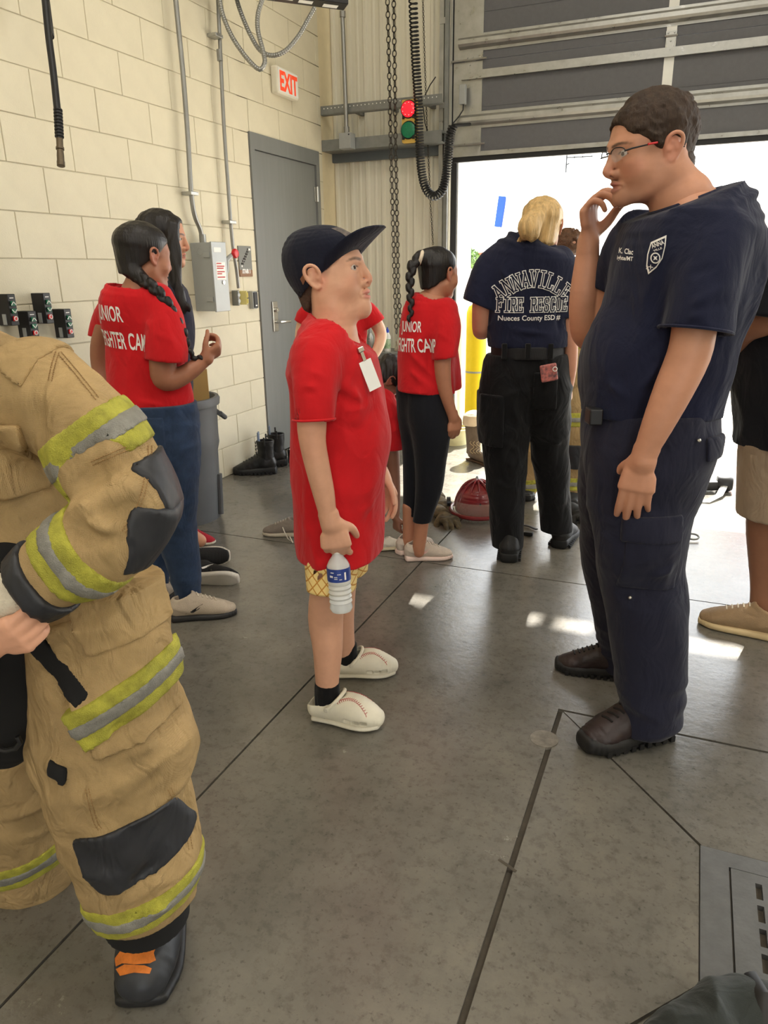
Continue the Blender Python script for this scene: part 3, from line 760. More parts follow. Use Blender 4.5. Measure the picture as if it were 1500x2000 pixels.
class Head:
    def __init__(s, pos, fwd, up=(0, 0, 1), sc=1.0, h=0.003, skin=(214, 164, 134), shape=None, ears=(-1, 1), neck=None, eyes=(92, 66, 46), brow=(60, 44, 34), lips=(190, 112, 104), blobs=()):
        f = unit(fwd); x = unit(np.cross(f, up)); z = np.cross(x, f)
        s.deep = (shape or {}).get('deep', 1.0); s.R = np.stack([x, f, z], 1); s.pos = np.array(pos, float); s.sc = sc; p = shape or {}
        chs, ks, subs = head_local(p)
        if neck: chs.append(segs3(neck, e=(0, 1, 0), m=3)); ks.append(.03)
        for e in ears:
            for c in ear_local(e, p.get('earb', 0.0), p.get('earx', 0.0)): chs.append(c); ks.append(.006)
        F = field(chs, h / sc)
        for c, k in zip(chs, ks): F.add(c, k)
        for c in subs: F.add(c, .005, 's')
        for e in (): F.add(sph((e * .0905, -.004 - p.get('earb', 0.0), -.004), .0055), .006, 's')
        V, Q = F.mesh(1)
        bl = [((0, .092, -.0625), (.021, .02, .0055), lips, .75), ((0, .09, -.0735), (.019, .02, .006), lips, .75)]
        for e in (-1, 1):
            for i in range(6):
                t = i / 5; bl.append(((e * (.014 + .036 * t), .088 - .028 * t * t, .0195 + .006 * math.sin(2.4 * t) - .004 * t), (.0075, .016, .0042), brow, .85))
            bl += [((e * (.020 + .005 * i), .0865 - .0016 * abs(i - 1.5) ** 1.6, .0052 - .0006 * (i - 2) ** 2), (.004, .006, .0016), (40, 30, 26), .8) for i in range(6)]
            bl.append(((e * .085, -.008, .0), (.012, .03, .035), (208, 122, 104), .30)); bl.append(((e * .045, .06, -.03), (.03, .03, .022), (214, 122, 104), .16))
        bl.append(((0, .106, -.034), (.016, .016, .014), (206, 118, 100), .2))
        cols = paint(V, skin, bl + list(blobs)); s.V = s.to(V); s.Q = Q; s.cols = cols
        EE = []
        for e in (-1, 1):
            E = [Geo() for _ in range(3)]; EE.append(E); c = np.array((e * .0315, .0725, .0015)); E[0].add(*s.ball(c, .0130)); 
            la = unit((e * .04 + p.get('gx', 0), 1, p.get('gaze', 0)))
            E[1].add(*s.ball(c + la * .0070, .0070, 12)); E[2].add(*s.ball(c + la * .0116, .0029, 10))
        s.E = EE
    def to(s, V): return s.pos + (np.asarray(V) * s.sc * (1, s.deep, 1)) @ s.R.T
    def segs(s, sg):
        return [(s.to(a), s.to(b), r0 * s.sc, r1 * s.sc, q0 * s.sc, q1 * s.sc, s.R @ S, s.R @ E, cap, ex) for a, b, r0, r1, q0, q1, S, E, cap, ex in sg]
    def ball(s, c, r, n=16):
        V = []; F = []
        for i in range(n // 2 + 1):
            th = math.pi * i / (n // 2)
            for j in range(n): V.append(np.array(c) + r * np.array((math.sin(th) * math.cos(2 * math.pi * j / n), math.sin(th) * math.sin(2 * math.pi * j / n), math.cos(th))))
        for i in range(n // 2):
            for j in range(n): F.append((i * n + j, i * n + (j + 1) % n, (i + 1) * n + (j + 1) % n, (i + 1) * n + j))
        return s.to(V), F
    def eyes(s, parent):
        for E in s.E:
            o = obj('eye', E[0], mat('eye_white', (190, 180, 172), .15, var=.02), parent, smooth=True)
            obj('iris', joing(E[1], E[2]), mat('iris_brown', (60, 42, 32), .2, var=.2, scale=200), o, smooth=True)
def hand(wrist, dirn, palm_n, thumb_side, sc=1.0, curl=(.5, .5, .5, .5), thumb=(.5, .3), spread=.10, pinch=None):
    """hand chains: dirn along the palm, palm_n out of the palm face, thumb_side towards the thumb"""
    d = unit(dirn); n = unit(np.array(palm_n) - d * np.dot(palm_n, d)); t = unit(np.array(thumb_side) - d * np.dot(thumb_side, d) - n * np.dot(thumb_side, n))
    W = np.array(wrist, float); chs = []
    P = lambda a, b, c: W + sc * (d * a + t * b + n * c)
    def S(nodes, **k): return segs3([(*p, r * sc, q * sc) for p, r, q in nodes], e=n, **k)
    chs.append(S([(P(-.02, 0, 0), .026, .019), (P(.012, .002, 0), .027, .019), (P(.045, .004, .001), .037, .0155), (P(.078, .002, 0), .040, .0135)], m=3, cap=.5))
    lens = (.040, .045, .041, .031); offs = (.029, .0095, -.0105, -.029); rr = (.0092, .0095, .0090, .0078)
    for i in range(4):
        b = offs[i]; a0 = .084 - abs(i - 1.3) * .004; p = P(a0, b, -.001); nd = [(P(a0 - .03, b * .9, 0), rr[i], rr[i]), (p, rr[i] * 1.08, rr[i] * 1.05)]; an = 0.0; L = lens[i]
        sp = (1.3 - i) * spread
        for kf, l in ((1.0, L), (1.15, L * .66), (.8, L * .55)):
            an += curl[i] * kf; q = d * math.cos(an) * math.cos(sp) + t * math.sin(sp) * math.cos(an) + n * math.sin(an); p = p + sc * q * l; nd.append((p, rr[i] * .93, rr[i] * .93))
        nd[-1] = (nd[-1][0], rr[i] * .80, rr[i] * .78); chs.append(S(nd, m=3))
    a, b = thumb
    p0 = P(.018, .024, .006); p1 = P(.043, .040 + .012 * math.cos(a), .012 + .02 * a); dd = unit(d * math.cos(b) * .9 + t * math.cos(a) * .35 + n * math.sin(a) * .8); p2 = p1 + sc * dd * .034
    d3 = unit(dd + n * .35 * a - t * .35 * a); p3 = p2 + sc * d3 * .026
    chs.append(S([(p0, .0145, .013), (p1, .0125, .012), (p2, .0102, .010), (p3, .0085, .008)], m=3))
    return chs

# ---------------------------------------------------------------- printing on cloth
def bvh(V, Q): return BVHTree.FromPolygons([tuple(p) for p in V], [tuple(int(i) for i in q) for q in Q])
def subdiv(V2, F, mx):
    bm = bmesh.new(); vs = [bm.verts.new((p[0], p[1], 0)) for p in V2]
    for f in F:
        try: bm.faces.new([vs[i] for i in f])
        except ValueError: pass
    bmesh.ops.triangulate(bm, faces=bm.faces[:])
    for _ in range(5):
        es = [e for e in bm.edges if e.calc_length() > mx]
        if not es: break
        bmesh.ops.subdivide_edges(bm, edges=es, cuts=1); bmesh.ops.triangulate(bm, faces=[f for f in bm.faces if len(f.verts) > 3])
    bm.verts.index_update(); V = np.array([tuple(q.co)[:2] for q in bm.verts]); F = [tuple(q.index for q in f.verts) for f in bm.faces]; bm.free()
    return V, F
def decal(tree, V2, F, o, x, y, lift=.0015, mx=.012, reach=.3):
    """flat print (2-D, metres) laid on a surface from the plane (o; x, y) along -x*y"""
    V2, F = subdiv(V2, F, mx); o, x, y = np.array(o, float), unit(x), unit(y); n = np.cross(x, y); out = []; ok = []
    for p in V2:
        q = o + x * p[0] + y * p[1]; h = tree.ray_cast(Vector(q + n * reach), Vector(-n), reach * 2)
        if h[0] is None: out.append(q); ok.append(False)
        else: out.append(np.array(h[0]) + n * lift); ok.append(True)
    return np.array(out), [f for f in F if all(ok[i] for i in f)]
def strokes(lines, wd):
    """polylines -> quads of width wd (2-D)"""
    V = []; F = []
    for L in lines:
        for a, b in zip(L[:-1], L[1:]):
            a, b = np.array(a, float), np.array(b, float); t = unit(b - a); nn = np.array((-t[1], t[0])) * wd / 2; e = t * wd / 2; n = len(V)
            V += [a - e - nn, b + e - nn, b + e + nn, a - e + nn]; F.append((n, n + 1, n + 2, n + 3))
    return V, F
SLAB = {
 'A': [[(.12, 0), (.5, 1), (.88, 0)], [(.27, .38), (.73, .38)], [(0, 0), (.26, 0)], [(.74, 0), (1, 0)], [(.35, 1), (.5, 1)]],
 'N': [[(.14, 0), (.14, 1), (.86, 0), (.86, 1)], [(0, 0), (.3, 0)], [(0, 1), (.14, 1)], [(.7, 1), (1, 1)]],
 'V': [[(.12, 1), (.5, 0), (.88, 1)], [(0, 1), (.27, 1)], [(.73, 1), (1, 1)]],
 'I': [[(.5, 0), (.5, 1)], [(.28, 0), (.72, 0)], [(.28, 1), (.72, 1)]],
 'L': [[(.2, 1), (.2, 0), (.88, 0), (.88, .26)], [(.04, 1), (.4, 1)], [(.04, 0), (.2, 0)]],
 'E': [[(.2, 0), (.2, 1), (.86, 1), (.86, .78)], [(.04, 0), (.88, 0), (.88, .24)], [(.2, .5), (.58, .5)], [(.58, .38), (.58, .62)], [(.04, 1), (.2, 1)]],
 'F': [[(.2, 0), (.2, 1), (.88, 1), (.88, .76)], [(.04, 0), (.4, 0)], [(.2, .5), (.6, .5)], [(.6, .38), (.6, .62)], [(.04, 1), (.2, 1)]],
 'R': [[(.2, 0), (.2, 1), (.72, 1), (.84, .88), (.84, .62), (.72, .5), (.2, .5)], [(.5, .5), (.8, 0), (.98, 0)], [(.04, 0), (.38, 0)], [(.04, 1), (.2, 1)]],
 'S': [[(.86, .74), (.86, .88), (.72, 1), (.28, 1), (.14, .88), (.14, .64), (.28, .52), (.72, .48), (.86, .36), (.86, .12), (.72, 0), (.28, 0), (.14, .12), (.14, .26)]],
 'C': [[(.86, .72), (.86, .86), (.7, 1), (.3, 1), (.14, .84), (.14, .16), (.3, 0), (.7, 0), (.86, .14), (.86, .28)]],
 'U': [[(.16, 1), (.16, .16), (.32, 0), (.68, 0), (.84, .16), (.84, 1)], [(0, 1), (.32, 1)], [(.68, 1), (1, 1)]], ' ': [],
}

# ---------------------------------------------------------------- hair
def strand_disp(amp=.002, fr=70, ax=None):
    def fn(P): return amp * np.sin(P[:, 0] * fr * 3 + 6 * vnoise(P * 9)) * .5 + amp * vnoise(P * (fr, fr, fr * .12))
    return fn
def scalp(H, h=.0035, line=((0, .05, .05), (0, .55, -1)), grow=.008, extra=(), disp=.0015):
    """hair lying on the skull of head H above a plane, joined with extra chains (world)"""
    S = lambda n, **k: H.segs(segs3(n, e=(0, 1, 0), **k)); g = grow
    c = S([(0, -.020, -.06, .058 + g, .076 + g), (0, -.016, .02, .074 + g, .090 + g), (0, -.014, .048, .078 + g, .098 + g), (0, -.012, .078, .070 + g, .086 + g), (0, -.010, .102, .044 + g, .054 + g)], m=3, cap=.5)
    f = field([c] + list(extra), h); f.add(c, .01)
    f.plane(H.to([line[0]])[0], H.R @ unit(line[1]), .01)
    for e in extra: f.add(e, .012)
    f.disp(strand_disp(disp)); return f.mesh(1)
# ================================================================ people
Z3 = np.array([0, 0, 1.0])
RH = unit(np.array([CR[0], CR[1], 0]))                    # image right, level
def cloth(name, col, **k):
    d = dict(rough=.9, var=.10, scale=6, bump=.05, bscale=320, spec=.15, sheen=.1, wr=.9); d.update(k); return mat(name, col, **d)
M_redshirt = cloth('red_cotton', (196, 30, 36)); M_navy = cloth('navy_cotton', (31, 34, 54)); M_print = mat('white_print', (238, 236, 232), .7, var=.03)
M_skin = mat('skin', (210, 160, 130), .48, attr='Col', var=.05, scale=30, bump=.015, bscale=500, spec=.4)
def skin_obj(parts, parent, base, blobs=(), name='body'):
    """parts: list of (V, Q) or (V, Q, cols)"""
    V = np.concatenate([p[0] for p in parts]); n = 0; Q = []; C = []
    for p in parts:
        Q.append(np.asarray(p[1]) + n); n += len(p[0]); C.append(p[2] if len(p) > 2 else paint(p[0], base, blobs))
    return obj(name, (V, np.concatenate(Q)), M_skin, parent, smooth=True, cols=np.concatenate(C))
def sobj(name, vq, m, parent): return obj(name, vq, m, parent, smooth=True)
def nails(chs, parent, base): pass
def ring(c, ax1, ax2, r, n=40, a0=0, a1=2 * math.pi, rr=None, tubes=8):
    P = [np.array(c) + np.array(ax1) * math.cos(a0 + (a1 - a0) * i / n) + np.array(ax2) * math.sin(a0 + (a1 - a0) * i / n) for i in range(n if a1 - a0 > 6.28 else n + 1)]
    return Geo().tube(P, r, tubes, closed=a1 - a0 > 6.28)
def headpos(p, fwd, sc, local):
    f = unit(fwd); x = unit(np.cross(f, Z3)); z = np.cross(x, f); return np.array(p) - np.stack([x, f, z], 1) @ (np.array(local) * sc)
def facing(yaw, pitch=0.0):
    """yaw: 0 = image right, 90 = away from the camera, -90 = towards it"""
    a, b = rad(yaw), rad(pitch); return (RH * math.cos(a) + EH * math.sin(a)) * math.cos(b) + Z3 * math.sin(b)
def wneck(nodes): return nodes
class Head2(Head):
    """head whose neck is given as world points (x,y,z,r)"""
    def __init__(s, pos, fwd, neckw, sc=1.0, **k):
        f = unit(fwd); x = unit(np.cross(f, Z3)); z = np.cross(x, f); R = np.stack([x, f, z], 1)
        nk = [(*(R.T @ ((np.array(q[:3]) - pos) / sc)), q[3] / sc, q[3] / sc * (q[4] if len(q) > 4 else 1)) for q in neckw]
        super().__init__(pos, fwd, sc=sc, neck=nk, **k)

# ---------------------------------------------------------------- shoes
def shoe_frame(heel, toe):
    h, t = np.array(heel, float), np.array(toe, float); h[2] = t[2] = 0; f = unit(t - h); x = np.cross(f, Z3); return h, f, x, float(np.linalg.norm(t - h))
def shoe(parent, heel, toe, kind, M, s_w=1.0, lift=0.0, toe_up=0.0, roll=0.0, name='shoe', L=None):
    """kind: sneaker, workboot, clog. Built along heel->toe on the floor; returns the upper"""
    h, f, x, L0 = shoe_frame(heel, toe); L = L or L0; s = L / .27; h = h + Z3 * lift
    cr, srr = math.cos(roll), math.sin(roll)
    X2, Z2 = x * cr + Z3 * srr, Z3 * cr - x * srr
    def W(V): V = np.asarray(V) * s; V = V * (s_w, 1, {'clog': 1.3, 'workboot': 1.3}.get(kind, 1.1)); return h + V[:, :1] * X2 + V[:, 1:2] * f + V[:, 2:] * Z2
    def S(n, **k): return segs3(n, e=(0, 0, 1), **k)
    H = .0028
    if kind == 'clog':
        up = [S([(0, .030, .034, .038, .030), (0, .06, .036, .041, .032), (.0, .12, .040, .045, .040), (.002, .17, .040, .048, .042), (.002, .215, .032, .045, .032), (0, .248, .026, .030, .022)], m=3)]
        F = field(up, H); F.add(up[0], .01)
        F.add(S([(0, -.01, .085, .040, .034), (0, .06, .083, .036, .038), (0, .105, .092, .028, .030), (0, .128, .108, .018, .02)], m=3), .01, 's')
        F.add(S([(0, .03, .05, .029, .03), (0, .12, .045, .034, .03), (0, .2, .035, .034, .02)], m=3), .004, 's')
        for sx in (-1, 1):
            for i, y in enumerate((.155, .185, .212)): F.add(S([(sx * (.046 - .003 * i), y - .006, .027, .010, .0058), (sx * (.046 - .003 * i), y + .006, .027, .010, .0058)], m=1, ex=4), .002, 's')
        F.add(S([(sx_ * .012, .246 - abs(sx_) * .006, .024, .006, .005) for sx_ in (-1, 1)], m=1, ex=4), .002, 's')
        F.plane((0, 0, .001), (0, 0, -1)); u = obj('clog', (W(F.mesh(1)[0]), F.mesh(1)[1]), M['upper'], parent, smooth=True)
        F2 = [S([(0, .028, .010, .040, .011), (0, .10, .010, .043, .011), (.002, .17, .010, .051, .011), (.002, .215, .010, .048, .011), (0, .250, .011, .032, .010)], m=3)]
        sl = build(F2, H, planes=[((0, 0, 0), (0, 0, -1))]); obj('sole', (W(sl[0]), sl[1]), M['sole'], u, smooth=True)
        g = Geo(); pts = [(.042 * math.cos(a), .088 + .042 * math.sin(a), .052 + .034 * math.sin(a)) for a in np.linspace(0, math.pi, 21)]
        g.tube(W(pts), .0065 * s, 8, flat=1.0); obj('strap', g, M['upper'], u, smooth=True)
        for sx in (-1, 1): obj('strap_rivet', Geo().lathe([(.009 * s, 0), (.009 * s, .004 * s), (.006 * s, .006 * s)], W([(sx * .046, .086, .052)])[0], X2 * sx, 12), M['sole'], u)
        tr = bvh(*((W(F.mesh(1)[0]), F.mesh(1)[1]))); g = Geo()
        for sx in (-1, 1):
            for i in range(17):
                y = .118 + .1 * i / 16; xx = sx * (.030 - .012 * math.sin(math.pi * (y - .118) / .1) + .006 * (i / 16))
                for dx in (-.0045, .0045):
                    a, b = W([(xx, y, .15)])[0], W([(xx + dx, y + .005, .15)])[0]; ha, hb = tr.ray_cast(Vector(a), Vector(-Z2)), tr.ray_cast(Vector(b), Vector(-Z2))
                    if ha[0] and hb[0] and abs(ha[0].z - hb[0].z) < .02: g.tube([np.array(ha[0]) + Z2 * .0006, np.array(hb[0]) + Z2 * .0006], .0009, 5)
        o = obj('stitching', g, mat('red_thread', (176, 40, 46), .7, var=.05), u); o['kind'] = 'stuff'
        return u
    hi = {'sneaker': .075, 'workboot': .13}[kind]; wide = 1.0 if kind == 'sneaker' else 1.12
    up = [S([(0, .030, .045, .032 * wide, .034), (0, .07, .05, .036 * wide, .040), (0, .115, .050, .038 * wide, .042), (.002, .165, .040, .042 * wide, .034), (.002, .215, .030, .042 * wide, .026), (0, .248, .024, .030 * wide, .018)], m=3),
          segs3([(0, .055, .05, .034 * wide, .045), (0, .062, hi, .031 * wide, .043), (0, .058, hi + .015, .030 * wide, .042)], e=(0, 1, 0), m=2, cap=.3)]
    F = field(up, H); F.add(up[0], .02).add(up[1], .03)
    if kind == 'workboot': F.disp(lambda P: .0012 * vnoise(P * 60) + .0015 * np.abs(vnoise(P * 18)))
    F.add(segs3([(0, .060, .045, .025 * wide, .034), (0, .060, .2, .026 * wide, .036)], e=(0, 1, 0), m=1, cap=.3), .004, 's')
    F.plane((0, 0, .016), (0, 0, -1)); V, Q = F.mesh(1); u = obj(name, (W(V), Q), M['upper'], parent, smooth=True)
    sh_ = .014 if kind == 'sneaker' else .020
    so = [S([(0, .018, sh_, .034 * wide, sh_ * 1.2), (0, .09, sh_ * .9, .037 * wide, sh_ * 1.1), (.002, .17, sh_ * .8, .047 * wide, sh_), (.002, .220, sh_ * .8 + toe_up * .3, .046 * wide, sh_), (0, .255, sh_ * .9 + toe_up, .030 * wide, sh_ * .9)], m=3, ex=3)]
    sv, sq = build(so, H, planes=[((0, 0, 0), (0, 0, -1)), ((0, 0, .032 if kind == 'sneaker' else .036), (0, 0, 1))]); so_ = obj('sole', (W(sv), sq), M['sole'], u, smooth=True)
    if kind == 'workboot':
        g = Geo()
        for i in range(9):
            for sx in (-1, 1): g.box(W([(sx * .040 * wide, .03 + .024 * i, .008)])[0], (.012 * s, .013 * s, .016 * s), np.stack([x, f, Z3], 1))
        obj('tread', g, M['sole'], u)['kind'] = 'stuff'
    tr = bvh(W(V), Q); g = Geo()
    for i in range(5 if kind == 'sneaker' else 6):
        y = .112 + .017 * i
        for dx0, dx1 in (((-.016, .016),) if i % 1 == 0 else ()):
            pts = []
            for t in np.linspace(0, 1, 7):
                a = W([(dx0 + (dx1 - dx0) * t, y + .008 * t, .2)])[0]; hh = tr.ray_cast(Vector(a), Vector(-Z3))
                if hh[0]: pts.append(np.array(hh[0]) + Z3 * .002)
            if len(pts) > 2: g.tube(pts, .0022 * s if kind == 'sneaker' else .003, 6)
    if g.v: obj('laces', g, M['lace'], u, smooth=True)
    if M.get('stripe'):
        g = Geo()
        for sx in (-1, 1):
            for dx in np.linspace(-.02, .02, 4): pass
            P = [W([(sx * .06, y, z)])[0] for y, z in ((.06, .034), (.085, .045), (.115, .06), (.135, .068), (.118, .050), (.095, .038))]
            hits = [tr.ray_cast(Vector(q), Vector(-X2 * sx)) for q in P]
            if all(q[0] is not None for q in hits):
                pts = [np.array(q[0]) + X2 * sx * .0016 for q in hits]; g.add(pts, [tuple(range(6))])
        if g.v: obj('side_stripe', g, M['stripe'], u)
    return u

# ---------------------------------------------------------------- the boy with the cap
FB = Fig(690, 1375); dN = float(np.dot(pF(640, 1401) - FB.O, EH)); dF_ = float(np.dot(pF(682, 1317) - FB.O, EH))
boy = thing('person', FB.O, 'boy in navy trucker cap, red t-shirt and patterned shorts holding a water bottle', 'person')
SKB = (214, 163, 134)
fw = facing(-17, 14); scb = 1.05
hp_ = headpos(FB.P(728.5, 543, .0), fw, scb, (0, .109, -.033))
neck = [(*FB.P(646, 560, 0), .050), (*FB.P(646, 592, 0), .053), (*FB.P(649, 628, 0), .060), (*FB.P(652, 672, 0), .075)]
HB = Head2(hp_, fw, neck, sc=scb, h=.0026, skin=SKB, shape=dict(cheek=.004, fat=.006, nose=.74, brow=0.0, gaze=.05, gx=.42, deep=.96, earb=.008, earx=.014), brow=(112, 84, 66), lips=(206, 128, 120),
           blobs=[((0, -.075, -.045), (.085, .05, .06), (92, 72, 60), .75), ((.07, .014, .03), (.02, .018, .035), (128, 100, 84), .55), ((-.07, .014, .03), (.02, .018, .035), (128, 100, 84), .55)])
arm = [FB.ch([(612, 742, -.185, 25), (611, 790, -.205, 26), (609, 826, -.212, 29), (611, 866, -.215, 26), (621, 915, -.213, 24), (632, 962, -.21, 21.5), (640, 1003, -.208, 17.5), (645, 1022, -.207, 18)], m=3)]
wr = FB.P(645, 1016, -.207)
hnd = hand(wr, FB.P(660, 1085, -.20) - wr, EH, RH, .98, (.55, .72, .75, .8), (.75, .2), .05)
armN = build(arm + hnd, .0026, .012)
wr2 = FB.P(744, 926, .235)
arm2 = [FB.ch([(668, 745, .17, 30), (676, 800, .20, 29), (694, 852, .22, 25), (722, 893, .232, 21), (744, 926, .235, 16.5), (748, 938, .235, 17)], m=3)]
hnd2 = hand(wr2, FB.P(762, 972, .235) - wr2, -EH * .5 - RH * .6, RH - EH * .4, .92, (.35, .4, .45, .5), (.4, .3), .08)
armF = build(arm2 + hnd2, .003, .012)
legs = build([FB.ch([(652, 1060, -.07, 32), (643, 1130, -.10, 34), (636, 1205, dN * .8, 34.5), (640, 1265, dN * .9, 29.5), (639, 1325, dN, 23.5), (640, 1372, dN, 20), (644, 1386, dN, 16)], m=3),
              FB.ch([(668, 1060, .07, 30), (665, 1130, .11, 31), (663, 1195, dF_ * .8, 29), (667, 1235, dF_ * .9, 25), (674, 1275, dF_, 20), (677, 1296, dF_, 15)], m=3),
              FB.ch([(660, 850, 0, 60, 1.0), (662, 1030, 0, 38, 1.2)], m=1)], .006, .03)
body = skin_obj([(HB.V, HB.Q, HB.cols), armN, armF, legs], boy, SKB, [(FB.P(611, 866, -.25), .05, (208, 150, 124), .35)])
HB.eyes(boy)
# t-shirt
tors = FB.ch([(646, 618, 0, 40, 1.35), (642, 650, 0, 62, 1.62), (646, 700, 0, 84, 1.38), (654, 745, 0, 90, 1.28), (662, 803, 0, 95, 1.2), (665, 855, 0, 96.5, 1.18), (663, 900, 0, 92, 1.2), (661, 950, 0, 87, 1.25), (663, 1030, 0, 84, 1.28), (664, 1100, 0, 77, 1.35)], m=3, ex=2.2, cap=.35)
slN = FB.ch([(636, 664, -.11, 40), (618, 700, -.155, 50), (613, 745, -.19, 46), (613, 795, -.21, 41), (613, 836, -.214, 39)], m=3)
slF = FB.ch([(655, 664, .11, 40), (665, 700, .155, 46), (672, 745, .18, 42), (684, 800, .205, 37), (698, 838, .215, 35)], m=3)
pn = FB.P(655, 643, 0); nrm = unit(np.cross(FB.P(706, 672) - FB.P(607, 612), EH)); nrm = nrm * np.sign(nrm[2])
hem = unit(np.cross(FB.P(738, 1070) - FB.P(591, 1079), EH)); hem = hem * -np.sign(hem[2])
def clip_end(f, p, n, r):
    """cut everything past the plane, but only near p"""
    X, Y, Z = f.grid((0, 0, 0), f.n); n = unit(n); d = (X - p[0]) * n[0] + (Y - p[1]) * n[1] + (Z - p[2]) * n[2]
    rr = (X - p[0]) ** 2 + (Y - p[1]) ** 2 + (Z - p[2]) ** 2; f.F = np.where(rr < r * r, np.maximum(f.F, d.astype(np.float32)), f.F)
sN = unit(FB.P(613, 836, -.214) - FB.P(613, 780, -.205))
f = tee(FB, tors, [(slN, FB.ch([(613, 800, -.21, 35), (613, 880, -.215, 36)], m=1, cap=.2), FB.P(613, 822, -.213), sN, .13), (slF, FB.ch([(684, 806, .205, 30), (706, 870, .22, 31)], m=1, cap=.2), FB.P(693, 826, .213), unit(FB.P(698, 838, .215) - FB.P(684, 800, .205)), .08)],
        .0048, both(folds(.0060, (9, 9, 4), 1, .003, (20, 20, 10)), crs(FB, [(656, 735, 742, 812, -.16, .012, .009), (650, 760, 735, 830, -.17, .012, -.008), (650, 800, 745, 800, -.16, .010, .008), (655, 830, 750, 850, -.16, .014, -.006),
          (660, 690, 720, 790, -.12, .011, .008), (640, 700, 655, 790, -.17, .008, -.010), (575, 740, 640, 775, -.26, .010, .006), (578, 770, 645, 760, -.26, .009, -.006), (590, 720, 640, 735, -.25, .010, .006), (700, 880, 740, 1050, -.12, .014, .006), (640, 900, 660, 1060, -.17, .014, .006), (600, 880, 600, 1060, -.14, .014, .007), (700, 690, 735, 760, -.08, .008, .006), (670, 1010, 730, 990, -.14, .012, .006)])), (pn, nrm, .13), (FB.P(664, 1074.5), hem), FB.ch([(664, 1050, 0, 70, 1.25), (664, 1140, 0, 71, 1.3)], m=1, cap=.2))
sv, sq = f.mesh(1)
sh = sobj('t_shirt', (sv, sq), M_redshirt, boy)
a1 = (FB.P(704, 671) - FB.P(608, 613)) / 2
sobj('collar', (lambda g: (g.v, g.f))(ring(pn - nrm * .004, a1, EH * .068, .0075, 44)), M_redshirt, sh)
g = Geo(); 
for q, r0 in ((0, .0), (1, 0)):
    pass
obj('sleeve_hem', ring(FB.P(613, 819, -.213), unit(FB.P(652, 818, -.213) - FB.P(575, 821, -.213)) * .0545, unit(np.cross(sN, FB.P(652, 818, -.213) - FB.P(575, 821, -.213))) * .0545, .0035, 40, tubes=6), M_redshirt, sh, smooth=True)
# badge on a clip
_t = bvh(sv, sq); _h = _t.ray_cast(Vector(CAM), Vector(unit(ray(716, 733)))); cp = np.array(_h[0]); cy = unit(FB.P(708, 700, -.045) - FB.P(729, 755, -.045)); cx = unit(np.cross(cy, RH * .62 - EH * .78)); cn = np.cross(cx, cy); cp = cp + cn * .010 + RH * .004
bd = obj('name_badge', Geo().box(cp, (.040, .080, .0012), np.stack([cx, cy, cn], 1)), M_paper, sh)
obj('badge_clip', Geo().box(cp + cy * .052, (.010, .026, .004), np.stack([cx, cy, cn], 1), .001).box(cp + cy * .070, (.018, .014, .009), np.stack([cx, cy, cn], 1), .002), M_chrome, sh)
# shorts
def waffle():
    m = bpy.data.materials.new('waffle_print_cotton'); m.use_nodes = True; nt = m.node_tree; N = nt.nodes; L = nt.links; b = N['Principled BSDF']; b.inputs['Roughness'].default_value = .85
    tc = N.new('ShaderNodeTexCoord'); hd = N.new('ShaderNodeVectorMath'); hd.operation = 'DOT_PRODUCT'; hd.inputs[1].default_value = tuple(RH); L.new(tc.outputs['Object'], hd.inputs[0])
    sp = N.new('ShaderNodeSeparateXYZ'); L.new(tc.outputs['Object'], sp.inputs[0])
    def M(op, a, b2):
        q = N.new('ShaderNodeMath'); q.operation = op
        for i, s in enumerate((a, b2)):
            if isinstance(s, (int, float)): q.inputs[i].default_value = s
            else: L.new(s, q.inputs[i])
        return q.outputs[0]
    zz = M('MULTIPLY', sp.outputs[2], .8)
    ls = []
    for op in ('ADD', 'SUBTRACT'):
        fr = M('FRACT', M('MULTIPLY', M(op, hd.outputs['Value'], zz), 36.0), 0); ls.append(M('LESS_THAN', M('ABSOLUTE', M('SUBTRACT', fr, .5), 0), .075))
    ln = M('MAXIMUM', ls[0], ls[1])
    mx = N.new('ShaderNodeMix'); mx.data_type = 'RGBA'; mx.inputs[6].default_value = (*lin((240, 212, 140)), 1); mx.inputs[7].default_value = (*lin((196, 136, 56)), 1); L.new(ln, mx.inputs[0])
    n = N.new('ShaderNodeTexNoise'); n.inputs['Scale'].default_value = 9; L.new(tc.outputs['Object'], n.inputs['Vector'])
    top = M('GREATER_THAN', M('ADD', sp.outputs[2], M('MULTIPLY', n.outputs['Fac'], .10)), .602)
    vo = N.new('ShaderNodeTexVoronoi'); vo.inputs['Scale'].default_value = 60; L.new(tc.outputs['Object'], vo.inputs['Vector'])
    sk = N.new('ShaderNodeMix'); sk.data_type = 'RGBA'; sk.inputs[6].default_value = (*lin((206, 90, 120)), 1); sk.inputs[7].default_value = (*lin((168, 206, 222)), 1); L.new(M('GREATER_THAN', vo.outputs['Distance'], .22), sk.inputs[0])
    m2 = N.new('ShaderNodeMix'); m2.data_type = 'RGBA'; L.new(top, m2.inputs[0]); L.new(mx.outputs[2], m2.inputs[6]); L.new(sk.outputs[2], m2.inputs[7]); L.new(m2.outputs[2], b.inputs['Base Color'])
    return m
f = field([FB.ch([(650, 1000, -.08, 58, 1.0), (648, 1150, -.11, 52, 1.0)], m=1), FB.ch([(676, 1000, .08, 52), (672, 1150, .12, 42)], m=1)], .0048)
f.add(FB.ch([(655, 1000, -.055, 48), (648, 1060, -.075, 50), (647, 1150, -.10, 47, 1.05)], m=2, cap=.2), .02).add(FB.ch([(674, 1000, .05, 46), (672, 1060, .07, 47), (670, 1150, .12, 45, 1.05)], m=1, cap=.2), .02)
f.disp(folds(.005, (16, 16, 4), 3))
